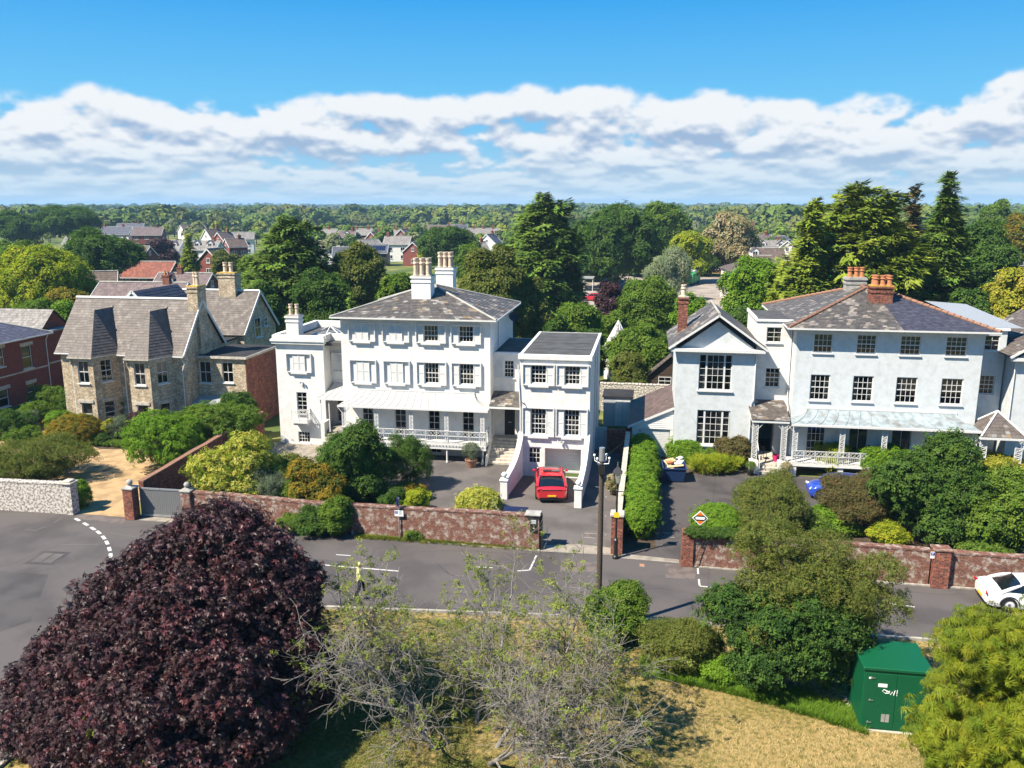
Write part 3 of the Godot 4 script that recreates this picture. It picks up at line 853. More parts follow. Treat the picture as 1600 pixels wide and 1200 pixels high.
	for q in [[Vector3(-27.54, 7.7, -66.5), Vector3(-22.05, 7.95, -58.9)], [Vector3(-8.08, 8.12, -64.28), Vector3(-3.62, 8.33, -53.97)], [Vector3(-10.88, 7.3, -66.0), Vector3(-8.32, 7.5, -58.97)]]:
		b = MB.new(); b.box(q[0], q[1])
		wp("flat_roof", b, M.felt, h)
	for zz in [-56.6, -59.2, -61.9]: # laps of the felt
		b = MB.new(); b.box(Vector3(-8.05, 8.33, zz), Vector3(-3.65, 8.337, zz + 0.08))
		wp("felt_lap", b, M.dark_felt, h)
	b = MB.new() # glazed lantern on the left wing
	var a := Vector3(-24.6, 8.75, -62.0)
	var g := [Vector3(-25.7, 8.2, -61.0), Vector3(-23.5, 8.2, -61.0), Vector3(-23.5, 8.2, -63.0), Vector3(-25.7, 8.2, -63.0)]
	for i in 4: b.tri(g[i], g[(i + 1) % 4], a)
	var sl := wp("skylight", b, M.glass, h)
	b = MB.new()
	for i in 4:
		b.bar(g[i], g[(i + 1) % 4], 0.09, 0.09); b.bar(g[i], a, 0.07, 0.07); b.bar((g[i] + g[(i + 1) % 4]) / 2, a, 0.05, 0.05)
	b.box(Vector3(-25.75, 7.9, -63.05), Vector3(-23.45, 8.19, -60.95))
	part("skylight_frame", b, M.white_paint, sl).global_transform = Transform3D.IDENTITY
	# veranda
	b = MB.new()
	b.box(Vector3(-21.65, 1.2, -57.39), Vector3(-10.92, 1.4, -55.6)); b.box(Vector3(-21.7, 1.02, -55.75), Vector3(-10.9, 1.2, -55.62))
	wp("veranda_floor", b, M.white_paint, h)
	canopy(h, -21.75, -10.75, -20.7, -12.1, z, -55.5, 4.78, 3.98, M.white_lead, 0.62)
	for x in [-21.4, -18.94, -16.36, -13.77, -11.17]:
		trellis_post(h, x, -55.72, 1.4, 3.86, 0.24)
		b = MB.new()
		b.lathe(Vector3(x, 0, -55.75), [[0.09, 0], [0.09, 0.1], [0.065, 0.14], [0.065, 1.0], [0.09, 1.04]], 8)
		wp("veranda_column", b, M.white_paint, h)
	railing(h, Vector3(-21.6, 1.4, -55.66), Vector3(-10.95, 1.4, -55.66), 0.95)
	railing(h, Vector3(-10.95, 1.4, -55.7), Vector3(-10.95, 1.4, -57.3), 0.95)
	b = MB.new() # cut-out frieze under the floor edge
	var x := -21.5
	while x < -11.0:
		b.box(Vector3(x, 1.22, -55.6), Vector3(x + 0.09, 1.33, -55.585)); x += 0.24
	wp("veranda_frieze", b, M.galvanised, h).set_meta("kind", "stuff")
	# the garden porch on the left
	canopy(h, -24.05, -21.75, -23.6, -22.1, -60.0, -57.35, 4.75, 4.0, M.white_lead, 0.6)
	b = MB.new()
	for p in [[-23.85, -57.5], [-23.2, -57.5], [-23.85, -58.4]]: b.bar(Vector3(p[0], 1.4, p[1]), Vector3(p[0], 3.9, p[1]), 0.06, 0.06)
	b.box(Vector3(-23.9, 0, -58.55), Vector3(-23.6, 2.1, -57.4))
	wp("porch_post", b, M.white_paint, h)
	stairs(h, -23.55, -22.05, -55.9, -58.2, 1.4, 7, M.stone)
	b = MB.new()
	b.box(Vector3(-23.55, 0, -60.08), Vector3(-22.02, 1.4, -58.21))
	wp("porch_floor", b, M.stone, h)
	# small balcony of the left wing
	b = MB.new()
	b.box(Vector3(-26.45, 1.82, -58.59), Vector3(-25.15, 1.98, -57.9)); b.box(Vector3(-26.35, 1.62, -58.59), Vector3(-25.25, 1.815, -58.1))
	wp("balcony", b, M.white_render, h)
	railing(h, Vector3(-26.42, 1.98, -57.95), Vector3(-25.18, 1.98, -57.95), 0.85, 0.1)
	railing(h, Vector3(-25.18, 1.98, -57.97), Vector3(-25.18, 1.98, -58.58), 0.85, 0.1)
	# front door, its steps and slate canopy
	door(h, on_front(-10.1, 1.42, -58.7), 0.78, 2.05, M.door_black)
	stairs(h, -10.82, -8.86, -55.85, -58.1, 1.4, 8, M.pale_stone)
	b = MB.new()
	b.box(Vector3(-10.88, 0, -58.69), Vector3(-8.22, 1.4, -58.12))
	wp("landing", b, M.pale_stone, h)
	b = MB.new()
	slope(b, Vector3(-10.85, 4.1, -56.5), Vector3(-8.22, 4.1, -56.5), Vector3(-8.22, 4.75, -58.68), Vector3(-10.85, 4.75, -58.68), SLATE_OLD, 0.26, 0.3, LICHEN)
	wp("porch_roof", b, M.slate, h)
	b = MB.new()
	b.box(Vector3(-10.86, 3.92, -56.6), Vector3(-8.22, 4.06, -56.47))
	b.box(Vector3(-10.85, 1.45, -56.75), Vector3(-10.73, 3.92, -56.63)); b.box(Vector3(-10.85, 1.45, -58.0), Vector3(-10.78, 3.92, -57.9))
	b.box(Vector3(-8.5, 0.0, -56.75), Vector3(-8.22, 3.92, -56.55))
	wp("porch_frame", b, M.white_paint, h)
	b = MB.new() # sloping side walls of the steps
	b.prism([Vector3(-10.83, 0, -55.4), Vector3(-10.83, 0.55, -55.4), Vector3(-10.83, 1.75, -57.9), Vector3(-10.83, 0, -57.9)], Vector3(-0.09, 0, 0))
	wp("stair_wall", b, M.white_render, h)
	# garage door and the glazed side door
	b = MB.new()
	b.box(Vector3(-6.48, 0.02, -54.75), Vector3(-4.04, 2.02, -54.65))
	for i in 9: b.box(Vector3(-6.44, 0.08 + i * 0.21, -54.65), Vector3(-4.08, 0.25 + i * 0.21, -54.635))
	wp("garage_door", b, M.white_paint, h)
	b = MB.new() # sides and head of the recess
	b.box(Vector3(-6.55, 0, -54.75), Vector3(-6.482, 2.02, -53.862)); b.box(Vector3(-4.038, 0, -54.75), Vector3(-3.97, 2.02, -53.862)); b.box(Vector3(-6.55, 2.022, -54.75), Vector3(-3.97, 2.09, -53.862))
	wp("garage_lining", b, M.white_paint, h)
	var sd := window(h, on_front(-7.62, 0.85, -53.7), 0.88, 1.2, {"cols": 3, "rows": 3, "meet": false, "sill": false, "called": "side_door", "rail": 0.09})
	part("lower_panel", slab_mesh(Vector3(0, -0.82, -0.15), Vector3(0.88, -0.005, -0.07)), M.white_paint, sd)
	# lamps, pipes, dish
	for p in [Vector3(-5.3, 2.55, -53.65), Vector3(-25.7, 4.9, -58.55)]:
		b = MB.new()
		b.box(p + Vector3(-0.06, -0.05, -0.05), p + Vector3(0.06, 0.05, 0.08))
		for s in [-0.11, 0.11]: b.lathe(p + Vector3(s, -0.09, 0.13), [[0.0, 0.0], [0.08, 0.02], [0.06, 0.14], [0.0, 0.16]], 8)
		wp("floodlight", b, M.grey_paint, h)
	pipe(h, [Vector3(-8.3, 7.7, -53.66), Vector3(-8.14, 4.6, -53.64), Vector3(-8.14, 0.1, -53.64)])
	pipe(h, [Vector3(-3.44, 8.0, -58.0), Vector3(-3.44, 0.1, -58.0)]); pipe(h, [Vector3(-3.44, 8.0, -60.5), Vector3(-3.44, 0.1, -60.5)])
	pipe(h, [Vector3(-10.84, 10.0, -60.5), Vector3(-10.84, 7.6, -60.5)])
	b = MB.new()
	b.lathe(Vector3.ZERO, [[0.0, 0.0], [0.2, 0.02], [0.36, 0.09], [0.45, 0.17], [0.36, 0.1], [0.2, 0.035], [0, 0.015]], 16)
	b.bar(Vector3(0, 0.0, 0), Vector3(0, -0.3, 0), 0.05, 0.05); b.bar(Vector3(0, 0, -0.3), Vector3(0, 0.4, 0), 0.02, 0.02)
	var dish := part("satellite_dish", b, M.dark_paint, h)
	dish.global_transform = Transform3D(Basis.from_euler(Vector3(deg_to_rad(55), deg_to_rad(25), 0)), Vector3(-10.45, 9.3, -65.2))
	# wall bracket for the telephone wire
	b = MB.new()
	b.bar(Vector3(-7.9, 5.1, -53.7), Vector3(-7.9, 5.1, -53.35), 0.04, 0.04); b.bar(Vector3(-8.05, 5.25, -53.4), Vector3(-7.72, 4.95, -53.4), 0.05, 0.03)
	wp("wire_bracket", b, M.black_iron, h)

func ball_pier(label: String, at: Vector3, w: float, y: float, m: Material, cap: Material, called := "gate_pier", group := "") -> Node3D:
	var t := thing(called, label, "pier", at, 0.0, group)
	var b := MB.new()
	b.xbox(Transform3D(Basis(), Vector3(0, y / 2, 0)), Vector3(w, y, w), 0.015)
	part("shaft", b, m, t)
	b = MB.new()
	b.xbox(Transform3D(Basis(), Vector3(0, y + 0.05, 0)), Vector3(w + 0.1, 0.1, w + 0.1), 0.02)
	var r := w / 2
	for i in 4:
		var a := TAU * i / 4 + PI / 4; var c := TAU * (i + 1) / 4 + PI / 4
		b.tri(Vector3(sin(a) * r * 1.3, y + 0.1, cos(a) * r * 1.3), Vector3(sin(c) * r * 1.3, y + 0.1, cos(c) * r * 1.3), Vector3(0, y + 0.24, 0))
	part("cap", b, cap, t)
	b = MB.new()
	var pr := []
	for i in 9: pr.append([0.18 * sin(PI * i / 8) + 0.001, 0.18 - 0.18 * cos(PI * i / 8)])
	b.lathe(Vector3(0, y + 0.19, 0), pr, 14)
	part("ball", b, cap, t)
	return t

func flank_walls() -> void:
	for q in [[-8.45, -49.0, -8.08, "left"], [-3.74, -48.2, -3.62, "right"]]:
		var side := "white rendered wall sweeping down beside the house steps" if q[3] == "left" else "white rendered wall sweeping down beside the side passage"
		var t := thing("flank_wall", side, "wall", Vector3(q[0], 0, q[1]))
		var b := MB.new()
		var n := 12
		for i in n:
			var s0 := float(i) / n; var s1 := float(i + 1) / n
			var z0 := lerpf(q[1] - 0.2, -53.68, s0); var z1 := lerpf(q[1] - 0.2, -53.68, s1)
			var x0 := lerpf(q[0], q[2], s0); var x1 := lerpf(q[0], q[2], s1)
			var y0 := 1.15 + 0.55 * s0 + 1.35 * pow(s0, 4); var y1 := 1.15 + 0.55 * s1 + 1.35 * pow(s1, 4)
			var w := 0.13
			var a := [Vector3(x0 - w, 0, z0), Vector3(x0 + w, 0, z0), Vector3(x0 + w, y0, z0), Vector3(x0 - w, y0, z0)]
			var c := [Vector3(x1 - w, 0, z1), Vector3(x1 + w, 0, z1), Vector3(x1 + w, y1, z1), Vector3(x1 - w, y1, z1)]
			b.quad(a[1], c[1], c[2], a[2]); b.quad(c[0], a[0], a[3], c[3]); b.quad(a[3], a[2], c[2], c[3])
			if i == 0: b.quad(a[0], a[1], a[2], a[3])
		wp("wall", b, M.white_render, t)
		b = MB.new()
		for i in n:
			var s0 := float(i) / n; var s1 := float(i + 1) / n
			b.bar(Vector3(lerpf(q[0], q[2], s0), 1.19 + 0.55 * s0 + 1.35 * pow(s0, 4), lerpf(q[1] - 0.2, -53.68, s0)), Vector3(lerpf(q[0], q[2], s1), 1.19 + 0.55 * s1 + 1.35 * pow(s1, 4), lerpf(q[1] - 0.2, -53.68, s1)), 0.34, 0.07)
		wp("coping", b, M.white_render, t)
	ball_pier("white pier with ball finial, beside the forecourt", Vector3(-8.45, 0, -49.0), 0.45, 1.2, M.white_render, M.white_render)
	ball_pier("white pier with ball finial, on the telegraph pole side of the red car", Vector3(-3.74, 0, -48.2), 0.45, 1.2, M.white_render, M.white_render)

func blue_villa() -> void:
	var h := thing("pale_blue_villa", "pale blue stuccoed villa with sash windows, pediment and zinc veranda canopy", "house", Vector3(13, 0, -62))
	var z := -58.4
	var b := MB.new()
	var cols4 := [[11.27, 1.22], [14.05, 1.25], [16.83, 1.27], [19.68, 1.3]]
	var holes := []
	for q in cols4:
		holes.append([q[0], 8.25, q[1], 1.3]); holes.append([q[0] - 0.02, 4.95, q[1] + 0.06, 1.78]); holes.append([q[0], 0.95, q[1], 2.15])
	for x in [12.2, 15.4]: holes.append([x, 0.1, 1.0, 0.5])
	block(b, 10.15, 22.0, -70.5, z, 0, 9.95, holes)
	# pedimented wing
	block(b, 2.2, 7.7, -66.0, -58.8, 0, 8.15, [[3.77, 5.3, 2.25, 2.55], [3.8, 1.3, 2.28, 2.55]])
	b.tri(Vector3(2.2, 8.15, -58.8), Vector3(7.7, 8.15, -58.8), Vector3(4.95, 10.2, -58.8))
	b.tri(Vector3(7.7, 8.15, -66), Vector3(2.2, 8.15, -66), Vector3(4.95, 10.2, -66))
	wp("wall", b, M.blue_render, h)
	# cream-white links on either side of the main block
	b = MB.new()
	block(b, 7.72, 10.14, -66.0, -60.0, 0, 10.1, [[8.38, 8.62, 1.02, 1.08], [8.46, 5.4, 0.98, 1.4], [8.1, 0.62, 1.2, 2.35]])
	wp("link_wall", b, M.white_render, h)
	b = MB.new()
	block(b, 22.01, 24.2, -68.0, -60.5, 0, 9.75, [[22.82, 8.35, 0.96, 1.05], [22.8, 5.3, 0.96, 1.34]])
	wp("link_wall", b, M.blue_render, h)
	var backs := ["", "", "blind", "blind"]
	for i in 4:
		var q: Array = cols4[i]
		window(h, on_front(q[0], 8.25, z), q[1], 1.3, {"cols": 4, "rows": 4 if i != 0 else 3, "back": "blind" if i > 1 else ""})
		window(h, on_front(q[0] - 0.02, 4.95, z), q[1] + 0.06, 1.78, {"cols": 4, "rows": 4, "back": ["curtains", "curtains", "blind", "blind"][i]})
		window(h, on_front(q[0], 0.95, z), q[1], 2.15, {"cols": 4 if i == 0 else 2, "rows": 4 if i == 0 else 1, "meet": false, "sill": false, "back": "" if i == 0 else "drawn"})
	for x in [12.2, 15.4]: window(h, on_front(x, 0.1, z), 1.0, 0.5, {"cols": 4, "rows": 1, "meet": false, "sill": false})
	for q in [[5.3, "", 5], [1.3, "curtains", 5]]:
		var x0 := 3.77 if q[0] > 4 else 3.8
		# tripartite: narrow side lights, wide centre
		window(h, on_front(x0, q[0], -58.8), 0.5, 2.55, {"cols": 1, "rows": 5, "sill": false, "meet": false})
		window(h, on_front(x0 + 0.5, q[0], -58.8), 1.25, 2.55, {"cols": 3, "rows": 5, "meet": false, "rail": 0.07, "back": q[1]})
		window(h, on_front(x0 + 1.75, q[0], -58.8), 0.5, 2.55, {"cols": 1, "rows": 5, "sill": false, "meet": false})
		var s := MB.new()
		s.box(Vector3(x0 - 0.12, q[0] - 0.1, -58.79), Vector3(x0 + 2.37, q[0] - 0.006, -58.66))
		wp("sill", s, M.white_paint, h)
	window(h, on_front(8.38, 8.62, -60.0), 1.02, 1.08, {"cols": 2, "rows": 3, "meet": false, "back": "curtains"})
	window(h, on_front(8.46, 5.4, -60.0), 0.98, 1.4, {"cols": 3, "rows": 4, "back": ""})
	window(h, on_front(22.82, 8.35, -60.5), 0.96, 1.05, {"cols": 2, "rows": 3, "meet": false})
	window(h, on_front(22.8, 5.3, -60.5), 0.96, 1.34, {"cols": 3, "rows": 4, "back": "blind"})
	# main roof: old brown slates and, from the chimney on, a newer blue-black half
	b = MB.new()
	var fl := Vector3(9.45, 10.0, -57.65); var fr := Vector3(22.65, 10.0, -57.65); var bl := Vector3(9.45, 10.0, -71.3); var br := Vector3(22.65, 10.0, -71.3)
	var p := Vector3(15.7, 12.15, -64.1); var q2 := Vector3(16.5, 12.15, -64.1); var s2 := Vector3(15.7, 12.15, -65.6); var t2 := Vector3(16.5, 12.15, -65.6)
	var fm := Vector3(16.75, 10.0, -57.65); var pm := Vector3(16.1, 12.15, -64.1)
	slope(b, fl, fm, pm, p, SLATE_OLD, 0.24, 0.3, [Color(0.20, 0.18, 0.16), Color(0.24, 0.21, 0.18)])
	slope(b, fm, fr, q2, pm, SLATE_NEW_AND_SHADE, 0.24, 0.3)
	slope(b, fr, br, t2, q2, SLATE_NEW_AND_SHADE, 0.24, 0.3)
	slope(b, br, bl, s2, t2, SLATE_OLD, 0.24, 0.3)
	slope(b, bl, fl, p, s2, SLATE_OLD, 0.24, 0.3, [Color(0.20, 0.18, 0.16)])
	var ro := wp("roof", b, M.slate, h)
	b = MB.new()
	for l in [[fl, p], [fr, q2], [br, t2], [bl, s2], [p, q2], [s2, t2], [p, s2], [q2, t2]]:
		var n := maxi(1, int(l[0].distance_to(l[1]) / 0.45))
		for i in n: # clay hip tiles, each a little over the next
			var u: Vector3 = l[0].lerp(l[1], float(i) / n); var w: Vector3 = l[0].lerp(l[1], (i + 0.96) / n)
			b.tube([u + Vector3(0, 0.055, 0), w + Vector3(0, 0.03, 0)], [0.13, 0.11], 6)
	part("ridge", b, M.ridge_tile, ro).global_transform = Transform3D.IDENTITY
	b = MB.new()
	b.box(Vector3(9.5, 9.86, -71.2), Vector3(22.6, 9.965, -57.72))
	b.box(Vector3(9.4, 9.9, -57.69), Vector3(22.7, 10.0, -57.58)); b.box(Vector3(9.4, 9.9, -71.3), Vector3(9.49, 10.0, -57.7)); b.box(Vector3(22.61, 9.9, -71.3), Vector3(22.7, 10.0, -57.7))
	part("eaves", b, M.white_paint, ro).global_transform = Transform3D.IDENTITY
	chimney(h, 15.5, 16.95, -62.6, -61.6, 10.6, 12.5, M.red_brick, [[15.8, -61.85], [16.25, -61.85], [16.7, -61.85], [15.8, -62.35], [16.65, -62.35]], 0.72, M.terracotta, M.lichen_cap, 0.2)
	b = MB.new() # lead apron round the stack
	b.box(Vector3(15.3, 10.9, -61.58), Vector3(17.15, 11.1, -61.4)); b.box(Vector3(15.3, 10.9, -62.4), Vector3(15.49, 11.3, -61.57))
	wp("flashing", b, M.white_paint, h)
	chimney(h, 14.6, 16.0, -66.2, -65.3, 11.3, 12.75, M.concrete, [[14.9, -65.75], [15.35, -65.75], [15.75, -65.75]], 0.75, M.terracotta, null, 0.2)
	# pediment roof
	b = MB.new()
	var zf := -58.25
	slope(b, Vector3(8.3, 8.35, zf), Vector3(8.3, 8.35, -66.2), Vector3(4.95, 10.75, -66.2), Vector3(4.95, 10.75, zf), SLATE_OLD, 0.24, 0.3)
	slope(b, Vector3(1.6, 8.35, -66.2), Vector3(1.6, 8.35, zf), Vector3(4.95, 10.75, zf), Vector3(4.95, 10.75, -66.2), SLATE_OLD, 0.24, 0.3, [Color(0.22, 0.2, 0.18)])
	var pr := wp("roof", b, M.slate, h)
	b = MB.new()
	b.tube([Vector3(4.95, 10.78, zf), Vector3(4.95, 10.78, -66.2)], [0.1, 0.1], 6)
	part("ridge", b, M.concrete, pr).global_transform = Transform3D.IDENTITY
	b = MB.new()
	b.box(Vector3(1.75, 8.08, -58.82), Vector3(8.15, 8.3, -58.3))
	b.bar(Vector3(1.6, 8.28, zf + 0.0), Vector3(4.95, 10.66, zf), 0.07, 0.14); b.bar(Vector3(8.3, 8.28, zf), Vector3(4.95, 10.66, zf), 0.07, 0.14)
	for x in [2.6, 3.9, 6.2, 7.4]: b.box(Vector3(x, 7.98, -58.79), Vector3(x + 0.12, 8.079, -58.4))
	part("eaves", b, M.white_paint, pr).global_transform = Transform3D.IDENTITY
	chimney(h, 2.3, 2.95, -62.4, -61.75, 8.2, 11.5, M.red_brick, [[2.62, -62.07]], 0.85, M.buff_pot, M.pale_stone, 0.2)
	# parapet roof of the left link
	b = MB.new()
	b.box(Vector3(7.73, 10.02, -65.9), Vector3(10.1, 10.2, -60.2))
	wp("flat_roof", b, M.felt, h)
	b = MB.new()
	b.box(Vector3(7.62, 10.1, -60.2), Vector3(10.14, 10.24, -59.92)); b.box(Vector3(7.62, 10.1, -66.0), Vector3(7.72, 10.34, -60.21))
	wp("parapet", b, M.white_render, h)
	b = MB.new()
	b.box(Vector3(22.0, 9.75, -60.75), Vector3(24.3, 9.9, -60.35))
	wp("parapet", b, M.white_render, h)
	b = MB.new()
	b.quad(Vector3(22.7, 9.92, -60.6), Vector3(25.2, 9.92, -60.6), Vector3(24.0, 10.7, -68), Vector3(21.0, 10.9, -68))
	wp("lead_roof", b, M.lead, h)
	# veranda
	b = MB.new()
	b.box(Vector3(9.95, 0.72, z + 0.01), Vector3(21.75, 0.9, -56.5)); b.box(Vector3(9.95, 0.0, -57.0), Vector3(10.4, 0.719, -56.55))
	for x in [13.1, 15.8, 18.6]: b.box(Vector3(x, 0.0, -57.0), Vector3(x + 0.35, 0.719, -56.6))
	wp("veranda_floor", b, M.white_render, h)
	canopy(h, 9.9, 21.75, 11.2, 20.75, z, -56.4, 4.35, 3.68, M.zinc, 0.85)
	for x in [10.2, 13.24, 15.91, 18.7, 21.45]: trellis_post(h, x, -56.65, 0.9, 3.56, 0.3)
	railing(h, Vector3(10.1, 0.9, -56.55), Vector3(21.6, 0.9, -56.55), 0.9, 0.12)
	# entrance porch
	b = MB.new()
	slope(b, Vector3(7.3, 3.82, -56.65), Vector3(9.82, 3.82, -56.65), Vector3(9.82, 4.5, -59.98), Vector3(7.3, 4.5, -59.98), SLATE_BROWN, 0.2, 0.24, LICHEN)
	wp("porch_roof", b, M.slate, h)
	b = MB.new()
	b.box(Vector3(7.35, 3.62, -56.85), Vector3(9.78, 3.775, -56.68)); b.box(Vector3(7.35, 3.62, -59.98), Vector3(7.5, 3.775, -56.86)); b.box(Vector3(9.63, 3.62, -59.98), Vector3(9.78, 3.775, -56.86))
	wp("porch_beam", b, M.white_paint, h)
	for x in [7.6, 9.5]:
		trellis_post(h, x, -56.8, 0.95, 3.6, 0.34)
		b = MB.new()
		b.xbox(Transform3D(Basis(), Vector3(x, 0.47, -56.85)), Vector3(0.6, 0.94, 0.6), 0.02)
		wp("porch_plinth", b, M.white_render, h)
	b = MB.new()
	b.box(Vector3(7.75, 0.0, -59.95), Vector3(9.7, 0.58, -57.6))
	wp("porch_floor", b, M.pale_stone, h)
	stairs(h, 7.92, 9.18, -56.6, -57.58, 0.56, 3, M.pale_stone)
	b = MB.new() # the open door, folded back
	b.box(Vector3(9.25, 0.62, -60.9), Vector3(9.31, 2.95, -60.05))
	wp("door", b, M.grey_paint, h)
	b = MB.new()
	b.bar(Vector3(7.95, 1.0, -56.45), Vector3(7.95, 0.0, -56.45), 0.05, 0.05); b.bar(Vector3(7.95, 1.0, -56.45), Vector3(7.95, 1.95, -58.2), 0.05, 0.05); b.bar(Vector3(7.95, 1.95, -58.2), Vector3(7.95, 0.58, -58.2), 0.05, 0.05)
	wp("handrail", b, M.white_paint, h)
	pipe(h, [Vector3(7.78, 8.2, -58.6), Vector3(7.6, 7.9, -58.75), Vector3(7.6, 4.7, -58.75), Vector3(7.45, 4.5, -58.7), Vector3(7.45, 0.1, -58.7)])
	pipe(h, [Vector3(10.05, 9.9, -59.9), Vector3(10.05, 4.6, -59.9), Vector3(9.9, 4.2, -58.5), Vector3(9.95, 0.9, -58.3)])
	# the square garden pavilion at the far end
	b = MB.new()
	var e := [Vector3(21.7, 3.35, -56.3), Vector3(24.5, 3.35, -56.3), Vector3(24.5, 3.35, -59.2), Vector3(21.7, 3.35, -59.2)]
	var ap := Vector3(23.1, 4.75, -57.8)
	for i in 4: slope(b, e[i], e[(i + 1) % 4], ap + Vector3(0.02, 0, 0), ap, SLATE_BROWN, 0.24, 0.3, LICHEN)
	var pv := wp("porch_roof", b, M.slate, h)
	b = MB.new()
	for i in 4:
		b.tube([e[i] + Vector3(0, 0.03, 0), ap + Vector3(0, 0.03, 0)], [0.07, 0.07], 6); b.bar(e[i] + Vector3(0, -0.1, 0), e[(i + 1) % 4] + Vector3(0, -0.1, 0), 0.08, 0.14)
	part("eaves", b, M.white_paint, pv).global_transform = Transform3D.IDENTITY
	trellis_post(h, 22.0, -56.55, 0.7, 3.22, 0.42); trellis_post(h, 24.15, -56.55, 0.7, 3.22, 0.42)
	railing(h, Vector3(22.2, 0.7, -56.5), Vector3(24.0, 0.7, -56.5), 0.9, 0.12)
	b = MB.new()
	b.box(Vector3(21.77, 0.0, -60.4), Vector3(24.5, 0.68, -56.35))
	wp("pavilion_floor", b, M.white_render, h)

func neighbour_villa() -> void:
	var h := thing("end_villa", "pale villa with a low pediment, beyond the square slate-roofed porch", "house", Vector3(27, 0, -62))
	var b := MB.new()
	block(b, 24.3, 30.0, -66.0, -58.9, 0, 8.1, [[26.2, 5.2, 1.8, 2.2], [26.2, 1.4, 1.8, 2.2]])
	b.tri(Vector3(24.3, 8.1, -58.9), Vector3(30.0, 8.1, -58.9), Vector3(27.15, 10.1, -58.9))
	block(b, 30.0, 41.0, -69.0, -58.4, 0, 9.9)
	wp("wall", b, M.blue_render, h)
	for y in [5.2, 1.4]: window(h, on_front(26.2, y, -58.9), 1.8, 2.2, {"cols": 4, "rows": 5, "meet": false})
	b = MB.new()
	slope(b, Vector3(23.7, 8.3, -66.2), Vector3(23.7, 8.3, -58.35), Vector3(27.15, 10.6, -58.35), Vector3(27.15, 10.6, -66.2), SLATE_BROWN, 0.24, 0.3, LICHEN)
	slope(b, Vector3(30.6, 8.3, -58.35), Vector3(30.6, 8.3, -66.2), Vector3(27.15, 10.6, -66.2), Vector3(27.15, 10.6, -58.35), SLATE_BROWN, 0.24, 0.3, LICHEN)
	var ro := wp("roof", b, M.slate, h)
	b = MB.new()
	b.box(Vector3(23.85, 8.02, -58.92), Vector3(30.45, 8.24, -58.4)); b.bar(Vector3(23.7, 8.24, -58.35), Vector3(27.15, 10.5, -58.35), 0.07, 0.14); b.bar(Vector3(30.6, 8.24, -58.35), Vector3(27.15, 10.5, -58.35), 0.07, 0.14)
	part("eaves", b, M.white_paint, ro).global_transform = Transform3D.IDENTITY
	hip_roof(h, 29.4, 41.6, -70, -57.8, 10.0, 35.0, 36.0, -64.5, -63.5, 12.1, SLATE_OLD, LICHEN, M.ridge_tile)
	pipe(h, [Vector3(24.2, 8.1, -58.7), Vector3(24.25, 7.6, -58.83), Vector3(24.25, 0.1, -58.83)])

func tri_roof(b: MB, A: Vector3, B: Vector3, top: Vector3, tones: Array) -> void:
	slope(b, A, B, top + (B - A).normalized() * 0.01, top, tones, 0.24, 0.3)

